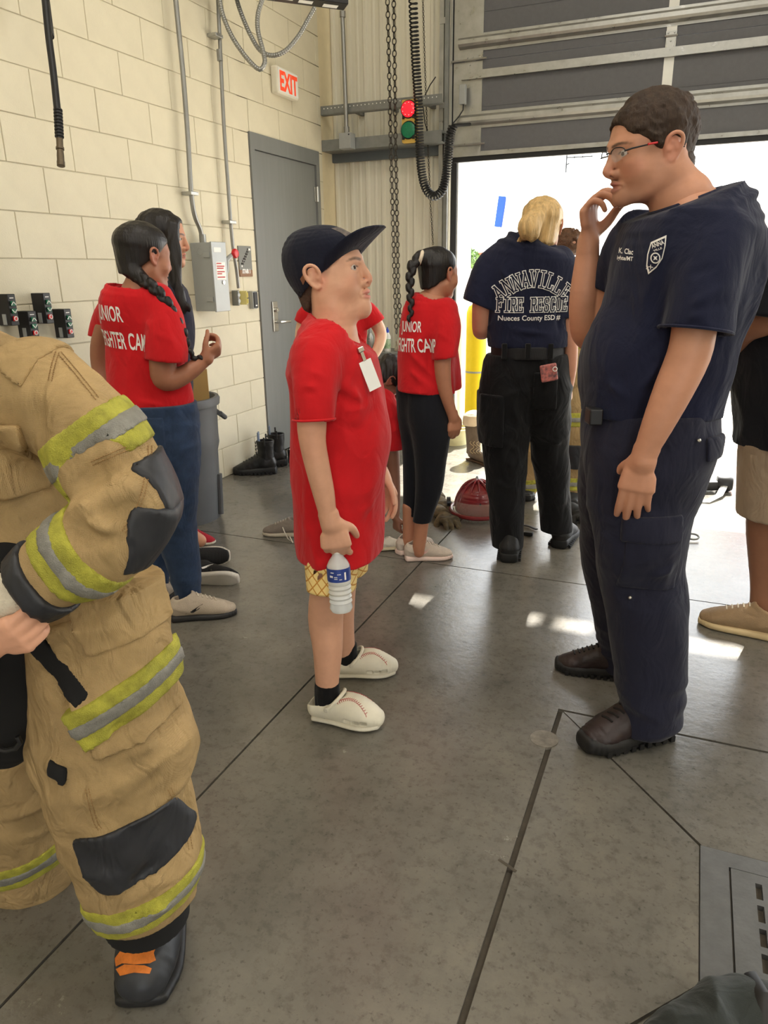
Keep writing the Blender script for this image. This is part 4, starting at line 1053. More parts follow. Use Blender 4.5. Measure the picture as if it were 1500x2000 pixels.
f.add(FB.ch([(645, 1105, -.10, 41), (645, 1180, -.10, 42)], m=1, cap=.2), .003, 's').add(FB.ch([(669, 1105, .12, 38), (669, 1180, .12, 39)], m=1, cap=.2), .003, 's')
f.plane(FB.P(650, 1139), (0, 0, -1)); sobj('shorts', f.mesh(1), waffle(), boy)
# socks and clogs
M_sock = cloth('black_knit', (24, 24, 25), bump=.12, bscale=240)
for nd in ([(639, 1334, dN, 24.5), (640, 1372, dN, 25), (648, 1396, dN, 24), (676, 1403, dN - .02, 14)], [(676, 1258, dF_, 21), (677, 1284, dF_, 21.5), (683, 1300, dF_, 19), (706, 1305, dF_, 12)]):
    f = field([FB.ch(nd)], .004); f.add(FB.ch(nd, cap=.3), .01); f.disp(lambda P: .0008 * np.sin(np.arctan2(P[:, 1] - 1.85, P[:, 0] - 2) * 160)); sobj('sock', f.mesh(1), M_sock, boy)
CLOG = dict(upper=mat('cream_foam', (226, 220, 200), .55, var=.08, scale=14, spec=.35), sole=mat('cream_foam_sole', (214, 208, 190), .6, var=.08))
shoe(boy, pF(604, 1396), pF(751, 1421), 'clog', CLOG, 1.12)
shoe(boy, pF(645, 1318), pF(778, 1313), 'clog', CLOG, 1.12)
# short hair below the cap
sobj('hair', scalp(HB, .003, ((0, -.015, .0), (0, 1.3, -1)), .0035, (), .0008), mat('cropped_brown_hair', (84, 64, 52), .75, var=.3, scale=120, bump=.3, bscale=320), boy)
# cap, in the head's frame
M_cap = cloth('navy_cap_twill', (28, 30, 44), weave=160, bump=.03); M_mesh = cloth('navy_cap_mesh', (24, 26, 36), bump=.35, bscale=420)
S_ = lambda n, **k: HB.segs(segs3(n, e=(0, 1, 0), **k))
crown = S_([(0, -.012, -.04, .076, .082), (0, -.014, .01, .086, .101), (0, -.016, .05, .086, .107), (0, -.014, .085, .080, .098), (0, -.010, .110, .060, .072), (0, -.008, .122, .03, .04)], m=3, cap=.3)
f = field([crown], .0035); f.add(crown, .01)
f.add(S_([(0, -.012, -.08, .070, .074), (0, -.014, .01, .078, .092), (0, -.012, .06, .076, .092)], m=2, cap=.3), .002, 's')
ce = FB.P(707, 477) - FB.P(599, 572); cbn = unit(np.cross(ce, HB.R[:, 0])); cbn = -cbn * np.sign(cbn[2]); cpt = FB.P(652, 524.5)
f.plane(cpt, cbn, .003)
cap = sobj('cap', f.mesh(1), M_cap, boy)
V = []; nu, nv = 24, 8
for lay in (0, 1):
    for i in range(nu + 1):
        a = math.pi * (i / nu); 
        for j in range(nv + 1):
            t = j / nv; ex0 = .080 * math.cos(a); ey0 = -.015 + .106 * math.sin(a) ** .8
            ex1 = .092 * math.cos(a) * (1 - .0 * t); ey1 = .030 + .162 * math.sin(a) ** .55
            x_, y_ = ex0 + (ex1 - ex0) * t, ey0 + (ey1 - ey0) * t
            q_ = HB.to([(x_, max(y_, .0), .05)])[0]; q_ = q_ - cbn * (np.dot(q_ - cpt, cbn) + .003 - (.004 if lay else 0) + .025 * (x_ / .09) ** 2 * t - .006 * t)
            V.append(q_)
F = []; m1 = (nu + 1) * (nv + 1); ix = lambda l, i, j: l * m1 + i * (nv + 1) + j
for i in range(nu):
    for j in range(nv): F += [(ix(0, i, j), ix(0, i + 1, j), ix(0, i + 1, j + 1), ix(0, i, j + 1)), (ix(1, i, j), ix(1, i, j + 1), ix(1, i + 1, j + 1), ix(1, i + 1, j))]
    F += [(ix(0, i, nv), ix(0, i + 1, nv), ix(1, i + 1, nv), ix(1, i, nv)), (ix(0, i, 0), ix(1, i, 0), ix(1, i + 1, 0), ix(0, i + 1, 0))]
obj('brim', (V, F), M_cap, cap, smooth=True)
tr = bvh(*f.mesh(1)); 
def pdecal(tree, F, pts, dd, lift=.0015, mx=.01, reach=.3):
    """patch traced as pixels, laid on the surface it lies on"""
    return cproj(tree, pts, [tuple(range(len(pts)))], lift, mx / F.px(*pts[0], dd))
def cproj(tree, pts, F2, lift, mx):
    V2, F2 = subdiv(np.array(pts, float), F2, mx); out = []; ok = []
    for p in V2:
        r = unit(ray(*p)); h = tree.ray_cast(Vector(CAM), Vector(r)); ok.append(h[0] is not None); out.append(np.array(h[0]) - r * lift * 1.6 if h[0] else CAM)
    return np.array(out), [q for q in F2 if all(ok[i] for i in q)]
obj('leather_tag', pdecal(tr, FB, [(586, 545), (598, 527), (603, 531), (592, 557)], -.08), mat('brown_leather', (134, 88, 60), .6, var=.15), cap)
o, x_, y_ = HB.to([(0, 0, 0)])[0], HB.R @ np.array((-1.0, 0, 0)), HB.R @ np.array((0, 0, 1.0))
V, F = decal(tr, np.array([(-.035, .062), (.035, .062), (.035, .108), (-.035, .108)]) * scb, [(0, 1, 2, 3)], o, x_, y_, .0018, .008)
obj('front_patch', (V, F), mat('grey_patch', (120, 108, 100), .7, col2=(58, 56, 60), scale=70), cap)

# water bottle
bt0, bt1 = FB.P(659, 1083, -.183), FB.P(667, 1192, -.195)
bax = unit(bt1 - bt0); wb_ = thing('water_bottle', bt1, 'clear plastic water bottle with blue label held upside by the capped boy', 'bottle')
wb_['label'] = 'clear ribbed plastic water bottle with blue label held at the capped boy\'s side'
Lb = float(np.linalg.norm(bt1 - bt0)); prof = [(.012, -.012), (.0135, -.002), (.016, .004), (.026, .018), (.0318, .030), (.0325, .046), (.0325, .075)]
for i in range(5):
    z = .080 + (Lb - .095) * i / 5; prof += [(.0328, z), (.0300, z + .006)]
prof = [(r, z) for r, z in prof if z < Lb - .012] + [(.0325, Lb - .010), (.028, Lb), (.004, Lb - .004)]
M_pet = mat('cloudy_water_bottle', (240, 244, 244), .15, var=.03, trans=.35, ior=1.2)
obj('bottle_body', Geo().lathe(prof, bt0, bax, 28), M_pet, wb_, smooth=True)
lb = obj('label_band', Geo().lathe([(.0334, .034), (.0334, .072)], bt0, bax, 28, cap=False), mat('blue_label', (44, 66, 138), .4, var=.2, scale=60), wb_, smooth=True)
lx = unit(np.cross(bax, EH)); g = Geo()
for i, (aa, zz, ww, hh) in enumerate(((-.6, .050, .3, .006), (-.2, .058, .28, .002), (-.2, .053, .28, .002), (.1, .045, .3, .002), (.2, .060, .22, .002), (.62, .042, .16, .022), (-.5, .040, .3, .003))):
    P = [bt0 + bax * (zz + dz) + .0338 * (lx * math.sin(aa + da) - EH * math.cos(aa + da)) for da, dz in ((-ww / 2, 0), (ww / 2, 0), (ww / 2, hh), (-ww / 2, hh))]; g.add(P, [(0, 1, 2, 3)])
obj('label_print', g, M_print, lb)
obj('bottle_cap', Geo().lathe([(.0145, -.022), (.0150, -.010), (.0150, -.006)], bt0, bax, 20), M_white, wb_, smooth=True)
# ---------------------------------------------------------------- the man in the navy t-shirt
FM = Fig(1190, 1400); mN = float(np.dot(pF(1250, 1440) - FM.O, EH)); mF = float(np.dot(pF(1185, 1312) - FM.O, EH))
man = thing('person', FM.O, 'man in glasses and navy fire department t-shirt with one hand raised to his mouth', 'person')
SKM = (194, 140, 112)
fw = facing(190, -5); scm = 1.03
hp_ = headpos(FM.P(1178, 337, .0), fw, scm, (0, .1155, -.033))
neck = [(*FM.P(1300, 300, 0), .050), (*FM.P(1304, 335, 0), .056), (*FM.P(1320, 368, 0), .062), (*FM.P(1336, 408, 0), .085)]
HM = Head2(hp_, fw, neck, sc=scm, h=.0026, skin=SKM, shape=dict(jaw=-.006, nose=1.0, earb=.014, mouth=.0025, gx=-.3, gaze=-.1), brow=(84, 62, 50), lips=(178, 104, 96),
           blobs=[((0, .07, -.095), (.06, .05, .03), (150, 112, 92), .35), ((0, .092, -.052), (.028, .02, .006), (140, 104, 86), .3)])
wrN = FM.P(1259, 893, -.225)
armN = build([FM.ch([(1366, 560, -.18, 46), (1356, 640, -.205, 42), (1345, 694, -.215, 41), (1316, 760, -.225, 37.5), (1284, 830, -.228, 30), (1260, 884, -.225, 22.5), (1257, 900, -.225, 23)], m=3)]
             + hand(wrN, FM.P(1236, 985, -.225) - wrN, EH * .85 + RH * .45, EH * .9 - RH * .5, 1.06, (.22, .24, .28, .34), (1.0, .1), .05), .0028, .012)
wrF = FM.P(1149, 474, .20)
armF = build([FM.ch([(1238, 480, .16, 44), (1205, 550, .19, 42), (1168, 640, .21, 37), (1150, 646, .21, 34), (1143, 610, .205, 31), (1143, 569, .20, 29), (1147, 505, .20, 23), (1149, 474, .20, 21)], m=3)]
             + hand(wrF, FM.P(1150, 380, .19) - wrF, RH * .8 - EH * .55, EH + RH * .6, 1.12, (.85, .82, .85, .9), (1.0, .15), .05), .0028, .012)
core = build([FM.ch([(1340, 440, 0, 70, 1.3), (1290, 780, 0, 90, 1)], m=1)], .01)
body = skin_obj([(HM.V, HM.Q, HM.cols), armN, armF, core], man, SKM, [(FM.P(1350, 650, -.26), (.06, .06, .05), (204, 152, 124), .4)])
HM.eyes(man)
M_hair = mat('dark_brown_hair', (58, 44, 34), .6, var=.35, scale=60, stretch=(1, 1, .3), bump=.4, bscale=220, spec=.3)
S_ = lambda n, **k: HM.segs(segs3(n, e=(0, 1, 0), **k))
hr = [S_([(0, -.020, -.055, .060, .080), (0, -.016, .02, .078, .098), (0, -.014, .048, .085, .108), (0, -.008, .085, .078, .098), (0, -.002, .116, .048, .066)], m=3, cap=.5)]
for e in (-1, 1): hr.append(S_([(e * .073, .018, .03, .010, .022), (e * .074, .016, -.012, .005, .010)], m=2))
f = field(hr, .0028); 
for c in hr: f.add(c, .01)
f.disp(lambda P: .0025 * vnoise(P * 120) + .004 * vnoise(P * 35))
f.add(S_([(0, .085, -.02, .066, .052), (0, .092, .045, .058, .022)], m=1), .006, 's'); f.add(S_([(0, .03, -.085, .085, .055), (0, .035, -.06, .08, .045)], m=1), .006, 's')
f.plane(HM.to([(0, .02, .006)])[0], HM.R @ unit((0, .62, -1)), .01)
hair = sobj('hair', f.mesh(1), M_hair, man)
nb = [S_([(0, -.060, -.03, .066, .050), (0, -.058, -.062, .060, .040)], m=2)]
f = field(nb, .0028); f.add(nb[0], .01); f.disp(lambda P: .002 * vnoise(P * 120)); f.add(S_([(0, .04, -.05, .085, .085), (0, .04, .02, .085, .085)], m=1), .004, 's'); sobj('nape_hair', f.mesh(1), M_hair, hair)
# glasses
gl = obj('glasses', (lambda g: g)(Geo()), M_blackp, man) if False else None
g = Geo(); T = lambda P: HM.to(P)
for e in (-1, 1):
    arc = [(e * (.034 + .026 * math.cos(a)), .100 - .010 * abs(math.cos(a)) * (1 if e * math.cos(a) * e > 0 else 0), .004 + .011 * math.sin(a)) for a in np.linspace(0, math.pi, 15)]
    g.tube(T(arc), .0014, 8)
    g.tube(T([(e * .060, .092, .004), (e * .072, .078, .007), (e * .079, .035, .012), (e * .080, .0, .014), (e * .079, -.024, .012), (e * .074, -.05, .000)]), [.002, .002, .0017, .0016, .0018, .0016], 8)
g.tube(T([(-.008, .103, .006), (0, .106, .008), (.008, .103, .006)]), .0014, 8)
gl = obj('glasses', g, M_blackp, man, smooth=True)
m_l = mat('clear_lens', (235, 240, 240), .03, var=0, alpha=.18, spec=.8)
for e in (-1, 1):
    rim = [(e * (.034 + .026 * math.cos(a)), .0995 - .010 * max(0, math.cos(a)), .004 + (.010 if math.sin(a) > 0 else .020) * math.sin(a)) for a in np.linspace(0, 2 * math.pi, 25)[:-1]]
    obj('lens', Geo().add(T(rim), [tuple(range(24))]), m_l, gl)
for e in (-1, 1): obj('temple_grip', Geo().tube(T([(e * .0815, .045, .0115), (e * .0815, .022, .0132)]), .0024, 8), M_red, gl)
# t-shirt
tors = FM.ch([(1338, 388, 0, 60, 1.35), (1352, 418, 0, 100, 1.42), (1344, 465, 0, 126, 1.22), (1338, 520, 0, 137, 1.12), (1328, 570, 0, 135, 1.08), (1306, 635, 0, 134, 1.0), (1284, 694, 0, 141, .95), (1271, 755, 0, 133, .98), (1266, 820, 0, 124, 1.02)], m=3, ex=2.3, cap=.3)
slN = FM.ch([(1392, 425, -.10, 50), (1398, 470, -.155, 66), (1380, 545, -.195, 66), (1360, 645, -.213, 65), (1356, 665, -.214, 65)], m=3)
slF = FM.ch([(1275, 440, .11, 46), (1236, 480, .155, 54), (1205, 540, .19, 48), (1190, 580, .20, 44)], m=3)
sN = unit(FM.P(1353, 665, -.214) - FM.P(1376, 560, -.2)); pn = FM.P(1338, 392.5, 0); nrm = unit(np.cross(FM.P(1403, 367) - FM.P(1272, 418), EH)); nrm *= np.sign(nrm[2])
f = tee(FM, tors, [(slN, FM.ch([(1366, 604, -.207, 53), (1350, 720, -.215, 55)], m=1, cap=.2), FM.P(1358, 647, -.213), sN, .13), (slF, None, FM.P(1194, 572, .2), unit(FM.P(1190, 580, .2) - FM.P(1212, 530, .19)), .08)],
        .005, both(folds(.0060, (8, 8, 4), 7, .003, (20, 20, 11)), crs(FM, [(1300, 450, 1215, 560, -.16, .014, .008), (1292, 520, 1200, 640, -.18, .014, -.008), (1280, 600, 1170, 720, -.18, .014, .009), (1300, 650, 1190, 760, -.18, .013, -.008), (1300, 700, 1230, 790, -.18, .012, .008),
          (1420, 560, 1340, 600, -.28, .012, .007), (1410, 520, 1320, 540, -.26, .012, -.006), (1415, 610, 1310, 625, -.28, .010, .006), (1440, 500, 1420, 640, -.22, .012, -.012), (1450, 560, 1400, 740, -.14, .014, .010), (1430, 660, 1370, 790, -.12, .013, .009), (1460, 540, 1430, 660, -.05, .012, -.010), (1330, 420, 1420, 470, -.15, .012, .006), (1160, 740, 1240, 780, -.14, .012, .007)])), (pn, nrm, .165), (FM.P(1266, 803), (0, 0, -1)), FM.ch([(1266, 790, 0, 112, 1.0), (1266, 860, 0, 112, 1.0)], m=1, cap=.2))
mv, mq = f.mesh(1); sh = sobj('t_shirt', (mv, mq), M_navy, man); fman = f
a1 = (FM.P(1403, 368) - FM.P(1273, 417)) / 2
obj('collar', ring(pn - nrm * .004, a1, EH * .083, .009, 44), M_navy, sh, smooth=True)
hx = unit(FM.P(1423, 655, -.213) - FM.P(1293, 638, -.213)); obj('sleeve_hem', ring(FM.P(1358, 645, -.213), hx * .083, unit(np.cross(sN, hx)) * .083, .004, 44, tubes=6), M_navy, sh, smooth=True)
tr = bvh(mv, mq)
def ptext(tree, F, s, u, v, dd, hpx, parent, m, off=0.0, sx=1.0, slant=0.0, rot=0.0, lift=.0016, wfit=None):
    V, Fc = text_mesh(s, 1.0, off); px = F.px(u, v, dd); hh = V[:, 1].max() - V[:, 1].min(); V = (V - [(V[:, 0].max() + V[:, 0].min()) / 2, V[:, 1].min()]) / hh * hpx * px
    if wfit: V[:, 0] *= wfit * px / (V[:, 0].max() - V[:, 0].min())
    V[:, 0] = V[:, 0] * sx + V[:, 1] * slant; c, s_ = math.cos(rot), math.sin(rot); V = V @ np.array([[c, s_], [-s_, c]])
    V = V / px * (1, -1) + (u, v); r = cproj(tree, V, Fc, lift, .006 / px)
    return obj('lettering', r, m, parent) if r[1] else None
ptext(tr, FM, 'K. Clac', 1222, 496, -.1, 11, sh, M_print, .02, wfit=28, rot=-.12); ptext(tr, FM, 'ighte/MT', 1220, 511, -.1, 11, sh, M_print, .02, wfit=31, rot=-.1)
# shield emblem on the chest: outline, name arc, badge ring
SHP = [(1271, 473), (1302, 459), (1300, 480), (1294, 505), (1282, 523), (1266, 536), (1262, 520), (1264, 497)]
em = obj('shield_emblem', pdecal(tr, FM, SHP, -.15, .0016), M_print, sh)
c_ = np.mean(SHP, 0); obj('shield_field', pdecal(tr, FM, [tuple(c_ + (np.array(q) - c_) * .86) for q in SHP], -.15, .0026), M_navy, em)
ptext(tr, FM, 'ANNA', 1286, 481, -.15, 9, em, M_print, .02, wfit=26, rot=.35, lift=.0035); ptext(tr, FM, 'VILLE', 1285, 489, -.15, 4, em, M_print, .02, wfit=18, rot=.35, lift=.0035)
ringp = [(1280 + 10 * math.cos(a), 504 + 11 * math.sin(a)) for a in np.linspace(0, 6.283, 17)[:-1]]
obj('badge_ring', pdecal(tr, FM, ringp, -.15, .0036), M_print, em); obj('badge_field', pdecal(tr, FM, [(1280 + 7.5 * math.cos(a), 504 + 8.5 * math.sin(a)) for a in np.linspace(0, 6.283, 17)[:-1]], -.15, .0044), M_navy, em)
st = [(1280 + (6 if i % 2 else 2.2) * math.cos(i * math.pi / 4), 504 + (6.5 if i % 2 else 2.4) * math.sin(i * math.pi / 4)) for i in range(8)]
obj('badge_cross', pdecal(tr, FM, st, -.15, .0052), M_print, em); ptext(tr, FM, 'TX', 1271, 526, -.15, 7, em, M_print, .02, rot=.7, lift=.0035)
# belt, trousers
M_blackcl = cloth('black_ripstop', (30, 31, 42), weave=0, rough=.8); M_trou = cloth('navy_black_trouser', (34, 35, 50), rough=.8, bump=.04)
M_belt = mat('black_web_belt', (22, 22, 26), .6, var=.1, weave=120)
leg1 = FM.ch([(1268, 790, -.0, 118, 1.05), (1266, 852, -.02, 128, 1.0), (1262, 908, -.06, 120, .85), (1254, 980, -.08, 103, .80), (1250, 1056, -.10, 87, .9), (1250, 1111, mN * .7, 78, .95), (1262, 1178, mN * .8, 75), (1268, 1278, mN * .9, 67), (1270, 1352, mN, 64), (1260, 1424, mN, 56)], m=3)
leg2 = FM.ch([(1262, 790, .0, 112, 1.05), (1240, 870, .05, 104, .95), (1218, 950, .08, 88, .9), (1208, 1030, .13, 72), (1203, 1093, .18, 64), (1213, 1167, mF * .75, 57), (1222, 1240, mF * .95, 52), (1224, 1306, mF, 50)], m=3)
f = field([leg1, leg2], .0055); f.add(leg1, .02).add(leg2, .02)
def trouser_disp(P): return folds(.0055, (7, 7, 6), 4, .003, (20, 20, 14))(P)
f.disp(trouser_disp)
f.disp(crs(FM, [(1330, 1110, 1240, 1150, -.22, .014, .010), (1335, 1170, 1235, 1180, -.24, .013, -.010), (1335, 1210, 1240, 1225, -.24, .014, .010), (1330, 1270, 1230, 1290, -.24, .012, .009), (1335, 1320, 1225, 1335, -.24, .010, .010), (1335, 1350, 1215, 1365, -.24, .010, -.010), (1330, 1378, 1210, 1388, -.24, .010, .010),
    (1290, 1190, 1300, 1400, -.25, .007, .006), (1190, 850, 1180, 1040, -.12, .012, .008), (1240, 840, 1225, 960, -.18, .012, -.006), (1170, 1060, 1210, 1240, -.16, .010, .008), (1375, 900, 1340, 1010, -.10, .014, .008), (1340, 850, 1310, 950, -.16, .012, .006)]), .04)
zk = [float(FM.P(1262, v, mN)[2]) for v in (1300, 1415)]
f.disp(lambda P: -.008 * np.clip((zk[0] - P[:, 2]) / .1, 0, 1) * (1 - np.abs(vnoise(P * (5, 5, 26) + 3)) * 2.4))
f.plane(FM.P(1266, 793), (0, 0, 1)); clip_end(f, FM.P(1258, 1415, mN), (0, 0, -1), .2); clip_end(f, FM.P(1222, 1302, mF), (0, 0, -1), .1)
trv, trq = f.mesh(1); tro = sobj('trousers', (trv, trq), M_trou, man)
bs = [FM.ch([(1268, 796, 0, 122, 1.06), (1267, 828, -.005, 126, 1.04)], m=1, cap=.1)]
bf = field(bs, .005); bf.add(bs[0], 0); bf.plane(FM.P(1267, 799), (0, 0, 1)); bf.plane(FM.P(1267, 826), (0, 0, -1)); belt = sobj('belt', bf.mesh(1), M_belt, man)
obj('buckle', Geo().box(FM.P(1160, 812, -.10), (.035, .05, .042), np.stack([RH, EH, Z3], 1), .004), M_blackp, belt)
axs = (RH, EH, Z3)
sobj('cargo_pocket', patch(f, FM.P(1287, 1100, -.24), axs, (.076, .12, .10), .006), M_trou, tro); sobj('pocket_flap', patch(f, FM.P(1287, 1045, -.24), axs, (.080, .12, .034), .011), M_trou, tro)
pf = sobj('back_pocket_flap', patch(f, FM.P(1376, 862, -.08), (unit(RH + Z3 * .1), EH, Z3), (.036, .12, .032), .009), M_trou, tro)
bt = bvh(trv, trq)
for (u, v) in ((1365, 860), (1231, 1167)):
    h = bt.ray_cast(Vector(CAM), Vector(unit(ray(u, v))))
    if h[0]: obj('snap_button', Geo().lathe([(.0055, 0), (.0055, .006), (.003, .010)], np.array(h[0]) - unit(ray(u, v)) * .004, -unit(ray(u, v)), 12), M_chrome, tro)
WB = dict(upper=mat('dark_leather', (42, 30, 30), .42, var=.3, scale=20, bump=.08, bscale=120), sole=mat('black_outsole', (24, 23, 23), .6, var=.2), lace=mat('black_lace', (20, 19, 19), .7, var=.2))
shoe(man, pF(1306, 1424), pF(1136, 1466), 'workboot', WB, 1.05, name='boot'); shoe(man, pF(1222, 1322), pF(1084, 1304), 'workboot', WB, 1.05, name='boot')
# ---------------------------------------------------------------- hair helpers
M_blackhair = mat('black_hair', (24, 19, 18), .42, var=.4, scale=90, stretch=(1, 1, .12), bump=.25, bscale=160, spec=.5)
M_blond = mat('blonde_hair', (206, 172, 118), .42, var=.30, scale=80, stretch=(1, 1, .15), bump=.5, bscale=170, spec=.4)
def braid(pts, r0, r1, n):
    """three-strand plait as a row of overlapping lobes along pts"""
    P = spline([(*p,) for p in pts], 12); L = np.r_[0, np.cumsum(np.linalg.norm(np.diff(P, axis=0), axis=1))]; out = []
    for i in range(n):
        t = (i + .5) / n * L[-1]; k = np.searchsorted(L, t); k = min(max(k, 1), len(P) - 1); p = P[k]; tg = unit(P[k] - P[k - 1]); s = unit(np.cross(tg, EH)); r = r0 + (r1 - r0) * i / n
        sd = 1 if i % 2 else -1; a = p + s * sd * r * .55 - tg * r * .9; b = p - s * sd * r * .15 + tg * r * .8
        out.append(segs3([(*a, r * .62, r * .8), (*((a + b) / 2 + s * sd * r * .15), r * .75, r * .9), (*b, r * .4, r * .6)], m=2))
    return out
def tshirt_text(tree, lines, o, x, y, parent, m, lift=.0018, mx=.010):
    for s, cx, cy, hgt, off, wfit in lines:
        V, Fc = text_mesh(s, 1.0, off); hh = V[:, 1].max() - V[:, 1].min(); V = (V - [(V[:, 0].max() + V[:, 0].min()) / 2, V[:, 1].min()]) / hh * hgt
        V[:, 0] *= wfit / (V[:, 0].max() - V[:, 0].min()); V = V + [cx, cy]
        r = decal(tree, V, Fc, o, x, y, lift, mx)
        if r[1]: obj('lettering', r, m, parent)
M_denim = cloth('blue_denim', (46, 62, 88), var=.25, scale=16, bump=.12, bscale=400, wr=1.0)
M_tanshoe = dict(upper=mat('beige_knit', (178, 164, 146), .8, var=.12, bump=.2, bscale=300), sole=mat('dark_midsole', (38, 37, 37), .6, var=.1), lace=mat('cream_lace', (214, 204, 186), .8, var=.05), stripe=M_black)

# ---------------------------------------------------------------- teenage girl in jeans
FT = Fig(372, 1195)
tn = thing('person', FT.O, 'girl with long black braid in red camp t-shirt and blue jeans beside the trash can', 'person')
SKT = (160, 108, 82)
fw = facing(48, -4); hp_ = FT.P(283, 503, .02)
HT = Head2(hp_, fw, [(*FT.P(279, 528, .0), .046), (*FT.P(272, 556, -.02), .050), (*FT.P(268, 590, -.02), .07)], sc=.95, h=.0036, skin=SKT, shape=dict(brow=0, nose=.85, cheek=.003, earb=.006), lips=(150, 88, 80))
wr = FT.P(398, 704, -.03)
armR = build([FT.ch([(318, 660, -.06, 25), (318, 708, -.09, 26), (320, 738, -.10, 23), (340, 741, -.09, 20), (372, 724, -.06, 17), (398, 704, -.03, 13.5), (403, 700, -.03, 14)], m=3)] + hand(wr, FT.P(425, 683, .0) - wr, EH * .4 + Z3 * .6, -EH + Z3 * .5, .88, (.9, .95, .9, .9), (.9, .2), .03), .0035, .012)
armL = build([FT.ch([(206, 640, .10, 20), (196, 680, .13, 19), (198, 725, .14, 17), (215, 775, .10, 15)], m=3)], .005)
core = build([FT.ch([(270, 600, 0, 40, 1), (295, 800, 0, 50, 1)], m=1)], .01)
body = skin_obj([(HT.V, HT.Q, HT.cols), armR, armL, core], tn, SKT); HT.eyes(tn)
ex = [FT.ch([(254, 520, -.02, 20), (262, 532, -.045, 17), (280, 548, -.06, 14)], m=2)] + braid([FT.P(270, 540, -.06), FT.P(300, 562, -.085), FT.P(325, 590, -.09), FT.P(342, 620, -.085), FT.P(356, 645, -.08), FT.P(366, 677, -.075), FT.P(376, 695, -.065), FT.P(396, 702, -.05)], .021, .011, 20)
ht = sobj('hair', scalp(HT, .0035, ((0, .035, .03), (0, .75, -1)), .010, [ex[0]]), M_blackhair, tn)
bf = field(ex[1:], .003)
for c in ex[1:]: bf.add(c, .003)
bf.disp(strand_disp(.001, 120)); sobj('braid', bf.mesh(1), M_blackhair, ht)
tors = FT.ch([(267, 556, 0, 34, 1.15), (264, 580, 0, 62, .95), (266, 615, 0, 70, .85), (276, 660, 0, 66, .8), (286, 720, 0, 72, .78), (297, 780, 0, 78, .78), (302, 835, 0, 80, .8)], m=3, cap=.35, ex=2.2)
slR = FT.ch([(306, 590, -.03, 34), (322, 625, -.06, 37), (326, 665, -.085, 37), (326, 706, -.10, 37), (326, 722, -.10, 37)], m=3)
slL = FT.ch([(228, 590, .06, 26), (212, 618, .11, 26), (199, 650, .14, 22), (196, 670, .14, 22)], m=3)
pn = FT.P(262, 560, -.0); nrm = unit(Z3 * 1 - EH * .25 - RH * .18)
f = tee(FT, tors, [(slR, FT.ch([(325, 690, -.095, 31), (325, 760, -.1, 31)], m=1, cap=.2), FT.P(326, 704, -.1), unit(Z3 * -1 + RH * -.12), .1), (slL, None, FT.P(198, 656, .14), -Z3, .07)], .0055, both(folds(.006, (9, 9, 5), 12, .003, (20, 20, 12)), crs(FT, [(280, 640, 270, 760, -.14, .014, .009), (230, 690, 300, 720, -.14, .012, .008), (300, 740, 375, 760, -.12, .011, .009), (280, 765, 375, 780, -.12, .010, -.008), (270, 785, 370, 800, -.12, .010, .008), (335, 740, 372, 720, -.1, .01, .008), (300, 650, 345, 670, -.15, .010, .006), (240, 600, 300, 640, -.13, .012, .007)])), (pn, nrm, .09), (FT.P(325, 808), unit((-.0, 0, -1) + RH * -.28)), FT.ch([(304, 800, 0, 70, .75), (304, 870, 0, 72, .75)], m=1, cap=.2))
sv, sq = f.mesh(1); sh = sobj('t_shirt', (sv, sq), M_redshirt, tn); tr = bvh(sv, sq)
obj('collar', ring(FT.P(266, 562, -.005), RH * .072, unit(EH + Z3 * .1) * .060, .007, 36), M_redshirt, sh, smooth=True)
xv = unit(RH * .74 - EH * .60 - Z3 * .10)
tshirt_text(tr, [('JUNIOR', .0, .0, .070, .015, .105), ('EFIGHTER CAMP', .022, -.080, .060, .015, .20)], FT.P(216, 636, -.10), xv, Z3, sh, M_print)
lgR = FT.ch([(318, 790, -.02, 68, .9), (330, 850, -.04, 60, .95), (338, 900, -.04, 52), (342, 960, -.03, 44), (346, 1010, -.02, 37), (350, 1060, 0, 36), (360, 1110, 0, 31), (368, 1168, 0, 23.5), (370, 1180, 0, 23)], m=3)
lgL = FT.ch([(285, 790, .04, 62, .9), (292, 850, .08, 52), (298, 920, .12, 42), (302, 1000, .14, 34), (302, 1060, .15, 31), (303, 1110, .15, 27), (305, 1164, .15, 20)], m=3)
f = field([lgR, lgL], .0055); f.add(lgR, .02).add(lgL, .02); f.disp(folds(.0035, (8, 8, 14), 5, .002, (25, 25, 40))); f.plane(FT.P(310, 785), (0, 0, 1)); clip_end(f, FT.P(368, 1172, 0), (0, 0, -1), .12); clip_end(f, FT.P(305, 1162, .15), (0, 0, -1), .08)
jv = f.mesh(1); je = sobj('jeans', jv, M_denim, tn)
pk = sobj('back_pocket', patch(f, FT.P(300, 845, -.12), (RH, EH, Z3), (.05, .10, .06), .003), M_denim, je)
for nd in ([(368, 1165, 0, 18), (372, 1195, 0, 19)], [(305, 1155, .15, 15), (308, 1185, .15, 16)]): sobj('sock', build([FT.ch(nd, m=1)], .005), M_sock, tn)
shoe(tn, pF(333, 1212), pF(464, 1196), 'sneaker', M_tanshoe, 1.05)
shoe(tn, pF(296, 1196), pF(336, 1150), 'sneaker', M_tanshoe, 1.05)

